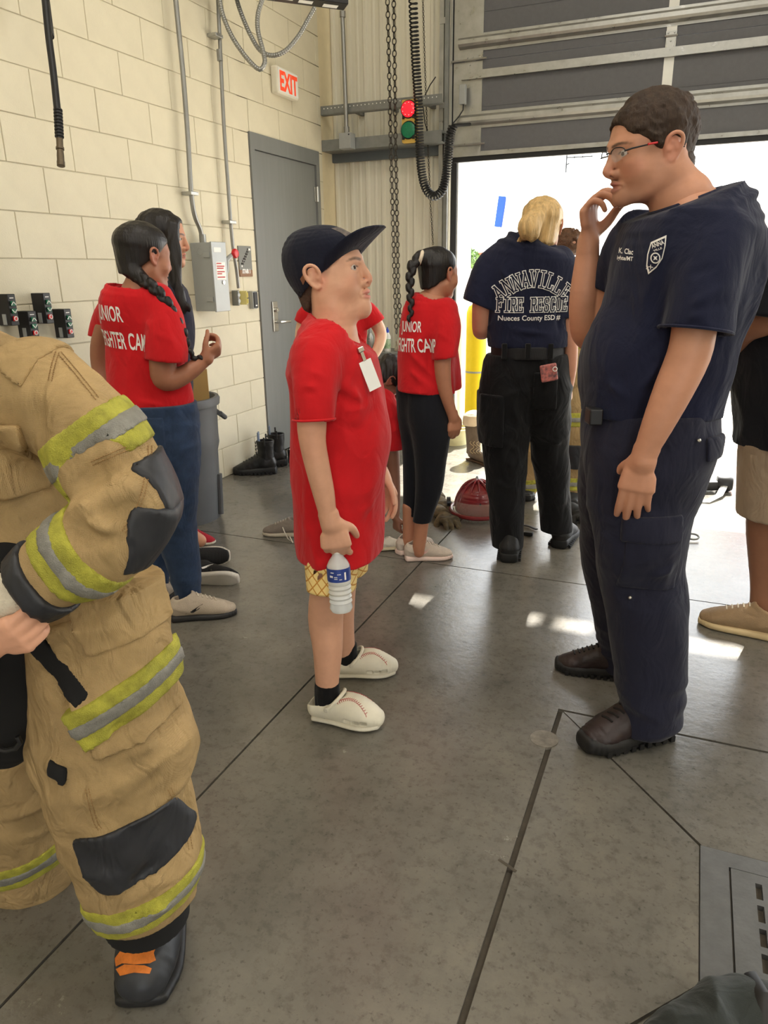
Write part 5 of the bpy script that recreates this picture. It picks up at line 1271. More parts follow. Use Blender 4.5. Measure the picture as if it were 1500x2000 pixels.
# ---------------------------------------------------------------- woman with long loose hair
FW_ = Fig(384, 1084)
wm = thing('person', FW_.O, 'woman in navy t-shirt with long loose dark hair in front of the grey disconnect box', 'person')
SKW = (206, 152, 122); fw = facing(2, -2); hp_ = headpos(FW_.P(368.5, 484, 0), fw, .98, (0, .109, -.033))
HW = Head2(hp_, fw, [(*FW_.P(325, 510, 0), .045), (*FW_.P(322, 545, 0), .050), (*FW_.P(318, 585, 0), .075)], sc=.98, h=.004, skin=SKW, shape=dict(brow=0, nose=.85), lips=(184, 104, 98), brow=(60, 44, 36))
lgs = build([FW_.ch([(300, 820, -.08, 34), (310, 930, -.08, 26), (340, 1020, -.06, 20), (372, 1045, -.03, 15), (390, 1056, -.02, 13)], m=3), FW_.ch([(300, 820, .06, 34), (298, 930, .08, 26), (296, 1020, .08, 18), (296, 1040, .08, 16)], m=3), FW_.ch([(305, 560, 0, 40), (300, 820, 0, 50)], m=1)], .006)
body = skin_obj([(HW.V, HW.Q, HW.cols), lgs], wm, SKW); HW.eyes(wm)
hc = [FW_.ch([(318, 440, -.03, 34), (312, 500, -.05, 32), (318, 545, -.08, 29), (334, 575, -.10, 22), (352, 595, -.11, 16), (370, 605, -.11, 5)], m=3, k=.5), FW_.ch([(335, 440, -.06, 14), (342, 500, -.085, 13), (344, 550, -.1, 12), (352, 600, -.11, 9), (358, 612, -.11, 3)], m=3, k=.6), FW_.ch([(300, 450, .04, 28), (296, 510, .05, 26), (300, 570, .05, 22), (310, 600, .05, 10)], m=3, k=.7)]
sobj('hair', scalp(HW, .004, ((0, .055, .045), (0, .9, -1)), .011, hc, .003), M_blackhair, wm)
tors = FW_.ch([(318, 540, 0, 32, 1.3), (310, 562, 0, 58, 1.5), (305, 610, 0, 70, 1.2), (305, 680, 0, 70, 1.1), (306, 760, 0, 66, 1.15), (306, 830, 0, 70, 1.2)], m=3, cap=.35)
f = tee(FW_, tors, [(FW_.ch([(300, 575, -.13, 32), (296, 620, -.19, 32), (298, 665, -.2, 30)], m=2), None, FW_.P(298, 660, -.2), -Z3, .1)], .007, folds(.007, (10, 10, 5), 15), (FW_.P(322, 548), unit(Z3 + RH * .4), .1), (FW_.P(306, 820), (0, 0, -1)))
sobj('t_shirt', f.mesh(1), M_navy, wm)
f = field([FW_.ch([(306, 800, 0, 66, 1.2), (302, 860, 0, 70, 1.2)], m=1)], .008); f.add(FW_.ch([(306, 800, 0, 66, 1.2), (302, 900, 0, 66, 1.3)], m=1, cap=.3)); sobj('shorts', f.mesh(1), M_trou, wm)
RS = dict(upper=mat('red_canvas', (170, 28, 46), .8, var=.1, bump=.1, bscale=260), sole=mat('jute_sole', (214, 206, 190), .8, var=.1), lace=mat('red_stitch', (150, 24, 40), .8))
shoe(wm, pF(366, 1056), pF(420, 1062), 'sneaker', RS, 1.25, name='slip_on_shoe'); shoe(wm, pF(284, 1040), pF(330, 1044), 'sneaker', RS, 1.25, name='slip_on_shoe', L=.22)

# ---------------------------------------------------------------- girl with the high braid, black leggings
FG = Fig(822, 1092)
gi = thing('person', FG.O, 'girl with high black braid in red camp t-shirt and black leggings', 'person')
SKG = (178, 122, 94); fw = facing(42, 0); hp_ = FG.P(857, 536, .02)
HG = Head2(hp_, fw, [(*FG.P(850, 560, 0), .044), (*FG.P(845, 582, -.01), .046), (*FG.P(842, 610, -.01), .065)], sc=.90, h=.004, skin=SKG, shape=dict(brow=0, nose=.8, cheek=.004, earb=.006))
wr = FG.P(885, 812, -.08)
armR = build([FG.ch([(866, 670, -.08, 17), (864, 712, -.10, 16.5), (868, 755, -.10, 14), (877, 790, -.09, 11.5), (885, 815, -.08, 9)], m=3)] + hand(wr, FG.P(889, 856, -.07) - wr, EH * .6 - RH * .3, RH, .84, (.5, .5, .5, .5), (.5, .2), .05), .004, .012)
ank = build([FG.ch([(825, 1000, -.03, 15), (822, 1040, -.03, 13), (818, 1066, -.03, 12.5), (818, 1078, -.03, 11)], m=2), FG.ch([(800, 990, .06, 14), (799, 1040, .07, 12), (796, 1066, .07, 12)], m=2), FG.ch([(840, 600, 0, 34), (830, 800, 0, 36)], m=1)], .005)
body = skin_obj([(HG.V, HG.Q, HG.cols), armR, ank], gi, SKG); HG.eyes(gi)
br = braid([FG.P(818, 504, -.05), FG.P(806, 518, -.065), FG.P(801, 545, -.07), FG.P(801, 575, -.075), FG.P(803, 603, -.08), FG.P(799, 628, -.085)], .022, .011, 13)
ht = sobj('hair', scalp(HG, .004, ((0, .045, .04), (0, .8, -1)), .009, [FG.ch([(838, 500, -.03, 16), (822, 502, -.045, 13)], m=1)]), M_blackhair, gi)
bf = field(br, .0035)
for c in br: bf.add(c, .003)
sobj('braid', bf.mesh(1), M_blackhair, ht)
sc_ = FG.P(822, 503, -.05); sobj('hair_tie', (lambda g: (g.v, g.f))(ring(sc_, unit(Z3 + RH * .3) * .024, EH * .022, .008, 24)), mat('cream_elastic', (226, 212, 190), .8, var=.05), ht)
tors = FG.ch([(842, 580, 0, 26, 1.1), (838, 596, 0, 44, 1.0), (836, 630, 0, 52, .9), (834, 680, 0, 53, .85), (833, 730, 0, 53, .85), (834, 785, 0, 54, .85)], m=3, cap=.35, ex=2.2)
slR = FG.ch([(866, 605, -.05, 26), (870, 640, -.08, 27), (868, 680, -.10, 25), (867, 705, -.10, 25)], m=3)
f = tee(FG, tors, [(slR, FG.ch([(867, 685, -.1, 20), (867, 740, -.1, 20)], m=1, cap=.2), FG.P(868, 699, -.1), unit(-Z3 + RH * .15), .1)], .006, both(folds(.007, (9, 9, 5), 22, .003, (20, 20, 12)), crs(FG, [(800, 690, 850, 740, -.1, .012, .010), (795, 720, 840, 760, -.1, .012, .009), (845, 640, 835, 740, -.1, .012, -.010), (855, 650, 885, 670, -.15, .01, .006)])), (FG.P(845, 584, 0), unit(Z3 - EH * .2), .075), (FG.P(838, 765), unit(-Z3 - RH * .05)), FG.ch([(834, 750, 0, 48, .8), (834, 810, 0, 48, .8)], m=1, cap=.2))
front = FG.ch([(872, 680, .08, 22, 1.2), (878, 725, .08, 22, 1.2), (880, 757, .08, 22, 1.2)], m=2, cap=.3)
f.add(front, .02); f.plane(FG.P(838, 765), unit(-Z3 - RH * .05)); sv, sq = f.mesh(1); sh = sobj('t_shirt', (sv, sq), M_redshirt, gi); tr = bvh(sv, sq)
obj('collar', ring(FG.P(845, 585, 0), RH * .058, unit(EH + Z3 * .1) * .056, .0065, 36), M_redshirt, sh, smooth=True)
xv = unit(RH * .70 - EH * .70)
tshirt_text(tr, [('JUNIOR', .0, .0, .060, .015, .105), ('FIGHTR CAMP', .022, -.072, .060, .015, .19)], FG.P(802, 655, -.08), xv, Z3, sh, M_print)
lgN = FG.ch([(838, 750, 0, 46, .95), (838, 800, -.02, 45, .9), (842, 850, -.03, 38), (841, 900, -.03, 31), (838, 950, -.03, 27), (830, 990, -.03, 21), (823, 1022, -.03, 17.5)], m=3)
lgF = FG.ch([(815, 760, .04, 42, .9), (814, 810, .05, 38), (815, 870, .06, 30), (812, 930, .065, 25), (806, 980, .07, 19), (802, 1012, .07, 15)], m=3)
f = field([lgN, lgF], .006); f.add(lgN, .02).add(lgF, .02); f.plane(FG.P(830, 755), (0, 0, 1)); clip_end(f, FG.P(823, 1019, -.03), (0, 0, -1), .1); clip_end(f, FG.P(802, 1007, .07), (0, 0, -1), .06)
sobj('leggings', f.mesh(1), cloth('black_leggings', (22, 23, 29), rough=.7, wr=.4, bump=0), gi)
PK = dict(upper=mat('worn_beige_mesh', (196, 180, 164), .8, var=.16, bump=.15, bscale=300), sole=mat('pink_cream_sole', (222, 196, 184), .7, var=.08), lace=mat('cream_laces', (226, 216, 200), .8), stripe=mat('pink_panel', (222, 172, 166), .8, var=.05))
shoe(gi, pF(790, 1094), pF(884, 1088), 'sneaker', PK, 1.1); shoe(gi, pF(777, 1084), pF(842, 1062), 'sneaker', PK, 1.1)

# ---------------------------------------------------------------- blonde woman seen from behind
FL = Fig(1040, 1085)
bl = thing('person', FL.O, 'blonde woman seen from behind in navy fire rescue t-shirt and black cargo trousers', 'person')
SKL = (202, 146, 120); fw = facing(76, 0); hp_ = FL.P(1058, 445, .02)
HL = Head2(hp_, fw, [(*FL.P(1054, 465, 0), .050), (*FL.P(1052, 486, -.01), .055), (*FL.P(1048, 512, -.01), .08)], sc=.98, h=.004, skin=SKL, shape=dict(brow=0))
wr = FL.P(1110, 752, -.02)
armR = build([FL.ch([(1050, 540, 0, 20), (1092, 545, -.01, 22), (1106, 590, -.02, 19), (1110, 630, -.03, 18), (1114, 680, -.03, 14.5), (1114, 720, -.03, 12), (1111, 752, -.02, 9)], m=3)] + hand(wr, FL.P(1107, 792, .0) - wr, EH * .5 - RH * .7, EH, .92, (.6, .6, .6, .6), (.5, .2), .05), .0045, .012)
armL = build([FL.ch([(1035, 545, 0, 20), (960, 545, 0, 22), (945, 580, -.02, 21), (942, 615, .0, 20), (941, 645, .03, 18), (946, 640, .12, 15), (955, 632, .20, 12)], m=3), FL.ch([(1040, 520, 0, 40), (1035, 690, 0, 44)], m=1)], .005)
body = skin_obj([(HL.V, HL.Q, HL.cols), armR, armL], bl, SKL)
bun = [FL.ch([(1046, 425, -.09, 17), (1034, 436, -.12, 19), (1030, 450, -.125, 17), (1040, 456, -.11, 14)], m=3), FL.ch([(1040, 440, -.11, 18), (1036, 446, -.12, 18)], m=1), FL.ch([(1030, 455, -.11, 9), (1016, 466, -.10, 5), (1008, 478, -.10, 2)], m=2), FL.ch([(1040, 458, -.10, 9), (1036, 472, -.095, 5), (1030, 482, -.09, 2)], m=2)]
ht = sobj('hair', scalp(HL, .0038, ((0, .05, .03), (0, 1.1, -1)), .010, bun, .003), M_blond, bl)
g = Geo()
for i in range(46):
    a0 = rng.uniform(0, 6.28); r = rng.uniform(10, 20); c0 = (1036 + rng.uniform(-4, 4), 444 + rng.uniform(-4, 4)); st = rng.uniform(1.5, 4)
    g.tube([FL.P(c0[0] + r * math.cos(a0 + st * t), c0[1] + r * .9 * math.sin(a0 + st * t), -.138 + .03 * (r / 20) ** 2 + rng.uniform(-.002, .002)) for t in np.linspace(0, 1, 9)], .0016, 5)
for i in range(16):
    u0 = 1018 + rng.uniform(0, 26); g.tube([FL.P(u0, 452, -.115), FL.P(u0 - rng.uniform(0, 8), 464, -.11), FL.P(u0 - rng.uniform(2, 14), 474 + rng.uniform(0, 8), -.10)], [.0016, .0014, .0006], 5)
obj('loose_strands', g, mat('dark_blonde_strands', (168, 128, 80), .45, var=.3, scale=60), ht, smooth=True)['kind'] = 'stuff'
tors = FL.ch([(1050, 478, 0, 32, 1.1), (1040, 495, 0, 72, .78), (1034, 530, 0, 84, .68), (1030, 580, 0, 80, .70), (1028, 630, 0, 75, .74), (1030, 668, 0, 74, .80), (1031, 700, 0, 71, .80)], m=3, cap=.35, ex=2.3)
slL = FL.ch([(975, 508, 0, 30), (956, 530, 0, 34), (943, 565, -.01, 31), (934, 598, -.01, 30), (930, 612, -.01, 30)], m=3)
slR = FL.ch([(1092, 510, 0, 26), (1104, 545, -.01, 27), (1107, 590, -.02, 25), (1108, 626, -.02, 24)], m=3)
f = tee(FL, tors, [(slL, FL.ch([(937, 590, -.01, 25), (926, 640, -.01, 26)], m=1, cap=.2), FL.P(935, 597, -.01), unit(-Z3 - RH * .42), .1), (slR, FL.ch([(1108, 600, -.02, 20), (1109, 650, -.02, 20)], m=1, cap=.2), FL.P(1108, 620, -.02), -Z3, .08)], .006, both(folds(.006, (8, 8, 5), 31, .003, (18, 18, 12)), crs(FL, [(975, 560, 985, 650, -.12, .014, .010), (960, 640, 1090, 655, -.14, .012, .008), (980, 660, 1060, 662, -.14, .01, -.008), (1085, 560, 1090, 650, -.1, .012, -.010), (970, 515, 1000, 560, -.12, .012, .007)])), (FL.P(1050, 479, 0), unit(Z3 - EH * .15), .075), (FL.P(1030, 676), -Z3), FL.ch([(1030, 668, 0, 68, .75), (1030, 720, 0, 68, .75)], m=1, cap=.2))
sv, sq = f.mesh(1); sh = sobj('t_shirt', (sv, sq), M_navy, bl); tr = bvh(sv, sq)
obj('collar', ring(FL.P(1051, 481, 0), RH * .072, unit(EH + Z3 * .15) * .062, .008, 36), M_navy, sh, smooth=True)
def slab_word(wd, place, hgt, wid, sw, nm='lettering'):
    for w_, m_, lf in ((sw * 2.1, M_print, .0020), (sw * .95, M_navy, .0034)):
        V = []; Fc = []
        for i, ch_ in enumerate(wd):
            P, ang = place(i)
            ls = [[((q[0] - .5) * wid, (q[1] - .5) * hgt) for q in L] for L in SLAB[ch_]]; c, s_ = math.cos(ang), math.sin(ang)
            ls = [[(P[0] + c * a - s_ * b, P[1] + s_ * a + c * b) for a, b in L] for L in ls]; v2, f2 = strokes(ls, w_); n = len(V); V += list(v2); Fc += [tuple(j + n for j in q) for q in f2]
        if V: obj(nm, decal(tr, np.array(V), Fc, FL.P(1040, 590, -.12), RH, Z3, lf, .012), m_, sh)
px = FL.px(1040, 560, -.12)
def arcp(i):
    t = (i - 4) / 4.0; return ((t * 66 + 0) * px, (590 - 540 - 6 + 0 - 26 * t * t) * px), -t * .62
slab_word('ANNAVILLE', arcp, 29 * px, 15.5 * px, 2.6 * px)
def linep(i): return ((-63 + i * 12.9) * px, (590 - 595) * px), 0
slab_word('FIRE RESCUE', linep, 25 * px, 11.0 * px, 2.5 * px)
tshirt_text(tr, [('Nueces County ESD #', .0 * px, (590 - 628) * px, 13 * px, .012, 124 * px)], FL.P(1037, 590, -.12), RH, Z3, sh, M_print, mx=.012)
M_blk = cloth('black_cargo_cloth', (20, 20, 22), rough=.75, wr=1.2)
lL = FL.ch([(1020, 690, 0, 64, .85), (1005, 740, 0, 66, .85), (990, 790, 0, 58, .9), (988, 850, 0, 46), (988, 920, 0, 39), (990, 1000, 0, 32), (992, 1075, 0, 27)], m=3)
lR = FL.ch([(1042, 690, 0, 62, .85), (1056, 745, 0, 58, .85), (1066, 800, 0, 48, .95), (1073, 860, .02, 37), (1078, 930, .06, 33), (1084, 990, .10, 30), (1088, 1042, .11, 28)], m=3)
f = field([lL, lR], .006); f.add(lL, .02).add(lR, .02); f.disp(folds(.0075, (8, 8, 7), 41, .003, (20, 20, 14))); f.disp(crs(FL, [(965, 850, 1010, 880, -.1, .012, .009), (1050, 850, 1100, 870, -.08, .012, .010), (1045, 830, 1090, 800, -.1, .012, .009), (965, 940, 1010, 960, -.08, .012, .009), (1060, 900, 1100, 930, -.06, .012, -.010), (1065, 960, 1105, 985, .02, .012, .010), (975, 1010, 1005, 1030, -.06, .012, .009), (970, 780, 1030, 760, -.14, .014, .008), (1015, 800, 990, 870, -.1, .012, .008)]), .04); f.plane(FL.P(1030, 690), (0, 0, 1)); clip_end(f, FL.P(992, 1068, 0), (0, 0, -1), .12); clip_end(f, FL.P(1088, 1036, .11), (0, 0, -1), .1)
tv = f.mesh(1); tro = sobj('trousers', tv, M_blk, bl)
sobj('cargo_pocket', patch(f, FL.P(955, 815, 0), (RH, EH, Z3), (.05, .13, .12), .014), M_blk, tro); sobj('back_pocket', patch(f, FL.P(1066, 765, -.13), (RH, EH, Z3), (.055, .08, .085), .006), M_blk, tro)
bs = [FL.ch([(1031, 668, 0, 72, .84), (1031, 700, 0, 72, .84)], m=1, cap=.1)]; bf = field(bs, .006); bf.add(bs[0], 0); bf.plane(FL.P(1031, 672), (0, 0, 1)); bf.plane(FL.P(1031, 697), (0, 0, -1)); bt_ = sobj('belt', bf.mesh(1), M_belt, bl)
for u in (985, 1031, 1075): obj('belt_loop', Geo().box(FL.P(u, 686, -.152 + .0006 * abs(u - 1031)), (.022, .02, .065), np.stack([RH, EH, Z3], 1), .003), M_blk, bt_)
BB = dict(upper=mat('black_boot_leather', (26, 26, 27), .5, var=.2, bump=.1, bscale=150), sole=mat('black_boot_sole', (20, 20, 20), .6, var=.2), lace=M_black)
shoe(bl, pF(993, 1100), pF(1000, 1030), 'workboot', BB, 1.15, name='boot', L=.27); shoe(bl, pF(1090, 1072), pF(1122, 1026), 'workboot', BB, 1.15, name='boot', L=.27)
ph = thing('phone', FL.P(1072, 735, -.16), 'phone in a pink patterned case sticking out of the black back pocket', 'phone')
xp = unit(RH + Z3 * .18)
obj('case', Geo().box(FL.P(1072, 728, -.166), (.072, .012, .075), np.stack([xp, EH, np.cross(xp, EH)], 1), .006), mat('patterned_case', (226, 130, 120), .4, col2=(70, 66, 74), scale=60), ph)
obj('camera_ring', ring(FL.P(1084, 721, -.175), RH * .009, Z3 * .009, .002, 16), M_white, ph)
# ---------------------------------------------------------------- firefighter in turnout gear, bending, close to the camera
FF = Fig(285, 1915)
ff = thing('person', FF.O, 'person bending in tan turnout coat and trousers with yellow reflective bands, nearest the camera', 'person')
def twill(name, col):
    return mat(name, col, .85, var=.22, scale=7, bump=.10, bscale=420, spec=.2, weave=230, wr=2.0, wsc=17)
M_tan = twill('tan_twill', (174, 147, 104)); M_band = mat('lime_trim', (172, 168, 62), .7, var=.35, scale=30, bump=.3, bscale=520)
M_silver = mat('silver_reflective', (134, 132, 124), .5, .1, var=.22, scale=50, bump=.2, bscale=520); M_pad = mat('black_coated_pad', (40, 41, 45), .5, var=.2, scale=12, wr=1.0, bump=.05)
M_liner = mat('black_liner', (18, 18, 19), .9, var=.2); SKF = (222, 166, 136)
# trousers
lgN = FF.ch([(175, 1150, .02, 135, .95), (190, 1240, .01, 128, .95), (198, 1330, 0, 128, .95), (206, 1400, 0, 142, .9), (220, 1455, -.01, 152, .85), (224, 1515, 0, 126, .95), (244, 1580, 0, 124, .95), (264, 1660, 0, 114, .95), (284, 1740, 0, 94), (287, 1800, 0, 80), (287, 1830, 0, 78)], m=3)
lgF = FF.ch([(110, 1200, .12, 120), (70, 1380, .16, 110), (45, 1500, .20, 100), (48, 1600, .24, 92), (58, 1680, .26, 80), (60, 1730, .27, 74)], m=3)
C = lambda a, b, w_, h_, d=-.10: (FF.P(*a, d), FF.P(*b, d), w_, h_)
cr = creases([C((80, 1500), (350, 1440), .016, .012), (C((110, 1560), (330, 1500), .014, .010)), C((200, 1560), (235, 1610), .010, .012), C((150, 1440), (300, 1400), .012, -.008), C((220, 1770), (370, 1700), .012, .008), C((230, 1730), (360, 1660), .012, -.007), C((100, 1300), (180, 1420), .014, -.008), C((250, 1540), (350, 1490), .012, -.010), C((210, 1790), (365, 1770), .010, .006), C((10, 1600), (110, 1560), .014, .010, .1), C((10, 1560), (100, 1500), .014, .010, .1)])
f = field([lgN, lgF], .005); f.add(lgN, .03).add(lgF, .03); f.disp(folds(.012, (7, 7, 9), 51, .003, (26, 26, 26)), .05); f.disp(lambda P: 1.7 * cr(P), .05); f.plane(FF.P(180, 1150), (0, 0, 1))
clip_end(f, FF.P(287, 1806, -.06), unit(-Z3 - RH * .04), .21); clip_end(f, FF.P(60, 1716, .27), -Z3, .14)
tv = f.mesh(1); tro = sobj('turnout_trousers', tv, M_tan, ff); ftr = f
obj_ = lambda nm, ms, m, par: sobj(nm, ms, m, par)
ax1 = unit(RH * .97 + Z3 * .20); az1 = unit(Z3 - ax1 * ax1[2]); bxs = lambda F, u, v, d, ax, az, hw, hd, hh, inf, rnd=.004: patch(F, FF.P(u, v, d), (ax, np.cross(az, ax), az), (hw, hd, hh), inf, rnd)
# cargo pocket with its flap and band, knee pad, hem band, dark hem
cp_ = obj_('cargo_pocket', bxs(f, 225, 1330, -.10, unit(RH + Z3 * .25), unit(Z3 - RH * .25), .072, .10, .115, .012), M_tan, tro)
obj_('pocket_flap', bxs(f, 238, 1215, -.10, unit(RH + Z3 * .22), unit(Z3 - RH * .22), .070, .10, .045, .020, .012), M_tan, tro)
axb = unit(RH * .9 + Z3 * .42)
for hh, inf, m_, nm in ((.036, .017, M_band, 'reflective_band'), (.012, .020, M_silver, 'silver_stripe')): obj_(nm, bxs(f, 240, 1378, -.10, axb, unit(Z3 - axb * axb[2]), .082, .12, hh, inf, .002), m_, tro)
axk = unit(RH * .93 + Z3 * .28); kp = obj_('knee_pad', bxs(f, 250, 1665, -.10, axk, unit(Z3 - axk * axk[2]), .082, .14, .062, .007, .03), M_pad, tro)
axh = unit(RH * .97 + Z3 * .22); azh = unit(Z3 - axh * axh[2])
for hh, inf, m_, nm in ((.034, .004, M_band, 'reflective_band'), (.012, .007, M_silver, 'silver_stripe')): obj_(nm, bxs(f, 287, 1768, -.07, axh, azh, .2, .12, hh, inf, .002), m_, tro)
for hh, inf, m_, nm in ((.034, .004, M_band, 'reflective_band'), (.012, .007, M_silver, 'silver_stripe')): obj_(nm, bxs(f, 60, 1672, .20, unit(RH + Z3 * .28), unit(Z3 - RH * .28), .12, .14, hh, inf, .002), m_, tro)
obj_('pocket_tab', bxs(f, 120, 1495, -.10, unit(RH + Z3 * -.2), unit(Z3 + RH * .2), .018, .08, .014, .008), M_liner, tro)
vst = unit(RH * .62 - Z3 * .78); obj_('hook_strip', bxs(f, 124, 1300, -.09, vst, unit(RH * .78 + Z3 * .62), .060, .09, .017, .013, .002), M_liner, tro)
q = [FF.ch([(287, 1735, 0, 82), (288, 1852, 0, 78)], m=1, cap=.1)]; h_ = field(q, .004); h_.add(q[0], 0); h_.plane(FF.P(287, 1804, -.06), unit(Z3 + RH * .04)); h_.plane(FF.P(288, 1846, -.06), -Z3); sobj('trouser_cuff', h_.mesh(1), M_liner, tro)
# boot: black rubber with worn orange vamp
bc = [FF.ch([(292, 1790, .0, 62), (290, 1850, .0, 62), (288, 1890, -.01, 60)], m=2), ]
hh0, hh1 = pF(300, 1868), pF(276, 1962)
hd_, ft_ = np.array(hh0), np.array(hh1); f0 = unit(ft_ - hd_); hd_ = pF(282, 1948) - f0 * .150; x0 = np.cross(f0, Z3)
Wd = lambda V: hd_ + np.asarray(V)[:, :1] * x0 + np.asarray(V)[:, 1:2] * f0 + np.asarray(V)[:, 2:] * Z3
def WS(n, **k):
    N = np.array(n, float); P = Wd(N[:, :3]); return segs3([(*p, a, b) for p, a, b in zip(P, N[:, 3], N[:, 4])], e=Z3, **k)
sole_y = float(np.linalg.norm(ft_ - hd_))
up = [WS([(0, -.05, .06, .042, .05), (0, .0, .080, .056, .072), (0, .05, .068, .062, .064), (0, .10, .055, .063, .054), (0, .142, .046, .052, .044)], m=3), segs3([(*Wd([(0, -.02, .05)])[0], .046, .055), (*Wd([(0, -.025, .16)])[0], .048, .056)], e=f0, m=1, cap=.3)]
bf = field(up, .0035); bf.add(up[0], .02).add(up[1], .03); bf.disp(lambda P: .0012 * vnoise(P * 50)); bf.plane((0, 0, .014), (0, 0, -1)); bm_ = bf.mesh(1)
cols = np.tile(np.array(lin((42, 44, 47))), (len(bm_[0]), 1))
boot = sobj('rubber_boot', bm_, mat('black_boot_rubber', (44, 46, 50), .45, var=.2, scale=25, bump=.05), ff)
# the orange paint sits on the vamp
bt_ = bvh(*bm_)
M_orange = mat('worn_orange_paint', (216, 120, 40), .6, var=.25, scale=40, bump=.1, bscale=200)
op = [(236, 1858), (250, 1846), (285, 1842), (306, 1846), (300, 1862), (304, 1876), (292, 1882), (262, 1884), (240, 1882), (228, 1888), (226, 1872)]
op2 = [(228, 1893), (244, 1884), (282, 1886), (296, 1892), (292, 1902), (262, 1900), (236, 1906)]
def cdecal(tree, pts, lift=.002, mx=.006):
    """paint traced as pixels, laid where the rays first meet the surface"""
    V2, F2 = subdiv(np.array(pts, float), [tuple(range(len(pts)))], mx * 1400); out = []; ok = []
    for p in V2:
        r = unit(ray(*p)); h = tree.ray_cast(Vector(CAM), Vector(r)); ok.append(h[0] is not None); out.append(np.array(h[0]) + np.array(h[1]) * lift if h[0] else CAM)
    return np.array(out), [q for q in F2 if all(ok[i] for i in q)]
for o_ in (op, op2): obj('orange_vamp', cdecal(bt_, o_), M_orange, boot)
so = [WS([(0, -.08, .012, .042, .016), (0, .0, .012, .055, .016), (0, .10, .012, .067, .016), (0, .162, .014, .052, .014)], m=3, ex=3)]; sobj('sole', build(so, .004, planes=[((0, 0, 0), (0, 0, -1)), ((0, 0, .03), (0, 0, 1))]), M_black, boot)
q = [FF.ch([(60, 1690, .27, 62), (56, 1760, .29, 58)], m=1)]; p0 = FF.P(58, 1730, .28); 
b2 = build([segs3([(p0[0], p0[1], .05, .05, .06), (p0[0], p0[1], .2, .05, .055)], m=1), segs3([(p0[0], p0[1], .045, .045, .045), (p0[0] - .05, p0[1] - .12, .04, .04, .04)], m=1)], .006, .02, planes=[((0, 0, 0), (0, 0, -1))]); sobj('rubber_boot', b2, mat('black_boot_rubber', (44, 46, 50)), ff)
# coat: trunk and the near sleeve
trk = FF.ch([(-140, 720, .16, 120, 1.1), (-40, 790, .15, 152, 1.0), (30, 880, .14, 165, .95), (60, 980, .12, 160, .95), (85, 1090, .10, 150, 1.0), (110, 1170, .08, 138, 1.05)], m=3, cap=.6)
slv = FF.ch([(70, 770, .06, 96), (128, 800, .0, 98), (190, 858, -.05, 99), (238, 925, -.09, 94), (252, 985, -.12, 82), (222, 1035, -.14, 82), (170, 1078, -.15, 76), (118, 1112, -.155, 68), (76, 1143, -.155, 62)], m=4)
cr2 = creases([C((160, 950), (300, 880), .016, -.010, -.15), C((150, 1000), (290, 940), .014, .012, -.18), C((140, 1010), (280, 1000), .012, -.010, -.2), C((120, 960), (220, 1050), .014, .012, -.2), C((130, 1030), (250, 1060), .012, -.009, -.2), C((60, 790), (140, 900), .018, -.010, -.08), C((100, 800), (120, 940), .016, .012, -.08), C((140, 880), (250, 830), .012, -.006, -.13), C((40, 700), (160, 760), .012, .006, -.02), C((20, 900), (110, 1010), .02, -.012, .0)])
slv2 = FF.ch([(-110, 790, .10, 84), (-190, 900, .0, 84), (-250, 1040, -.06, 80), (-265, 1170, -.10, 76), (-215, 1270, -.13, 68), (-150, 1305, -.155, 60), (-118, 1298, -.165, 56)], m=3)
f = field([trk, slv, slv2], .0055); f.add(trk, .03).add(slv, .025).add(slv2, .025); f.disp(folds(.010, (8, 8, 8), 61, .003, (26, 26, 26)), .05); f.disp(lambda P: 1.8 * cr2(P), .05)
f.add(FF.ch([(84, 1138, -.155, 50), (10, 1190, -.155, 52)], m=1, cap=.2), .004, 's')
sd_ = unit(FF.P(76, 1143, -.155) - FF.P(118, 1112, -.155)); clip_end(f, FF.P(78, 1141, -.155), sd_, .09); clip_end(f, FF.P(100, 1180, .08), -Z3, .0)
cm = f.mesh(1); coat = sobj('turnout_coat', cm, M_tan, ff)
def bandaxes(a, b, d):
    t = unit(FF.P(*b, d) - FF.P(*a, d)); s = unit(np.cross(t, EH)); return t, s
for (a, b, d), cen, hw in ((((150, 815), (235, 920), -.05), (203, 856), .038), (((215, 1038), (110, 1118), -.15), (160, 1086), .032)):
    t, s_ = bandaxes(a, b, d); n_ = np.cross(t, s_); cpt_ = FF.P(*cen, d)
    sobj('reflective_band', patch(f, cpt_, (t, s_, n_), (hw, .085, .085), .0042, .002), M_band, coat); sobj('silver_stripe', patch(f, cpt_, (t, s_, n_), (hw * .36, .085, .085), .0068, .002), M_silver, coat)
t, s_ = bandaxes((190, 858), (252, 985), -.08)
sobj('elbow_pad', patch(f, FF.P(318, 935, -.09), (unit(-Z3 + RH * .15), unit(RH + Z3 * .15), EH), (.042, .022, .06), .006, .012), M_pad, coat); sobj('elbow_pad', patch(f, FF.P(300, 1035, -.12), (unit(-Z3 - RH * .45), unit(RH - Z3 * .45), EH), (.050, .028, .07), .006, .012), M_pad, coat)
t, s_ = bandaxes((118, 1112), (76, 1143), -.155); sobj('black_cuff', patch(f, FF.P(86, 1134, -.155), (t, s_, np.cross(t, s_)), (.017, .075, .075), .008, .004), M_pad, coat)
sobj('chest_pocket', patch(f, FF.P(18, 915, -.02), (unit(RH + Z3 * .12), EH, unit(Z3 - RH * .12)), (.036, .10, .050), .012, .012), M_tan, coat); sobj('pocket_flap', patch(f, FF.P(25, 850, -.02), (unit(RH + Z3 * .12), EH, unit(Z3 - RH * .12)), (.036, .10, .020), .016, .006), M_tan, coat)
sobj('shoulder_yoke', patch(f, FF.P(50, 690, .02), (unit(RH - Z3 * .45), EH, unit(Z3 + RH * .45)), (.036, .12, .030), .006, .006), M_tan, coat)
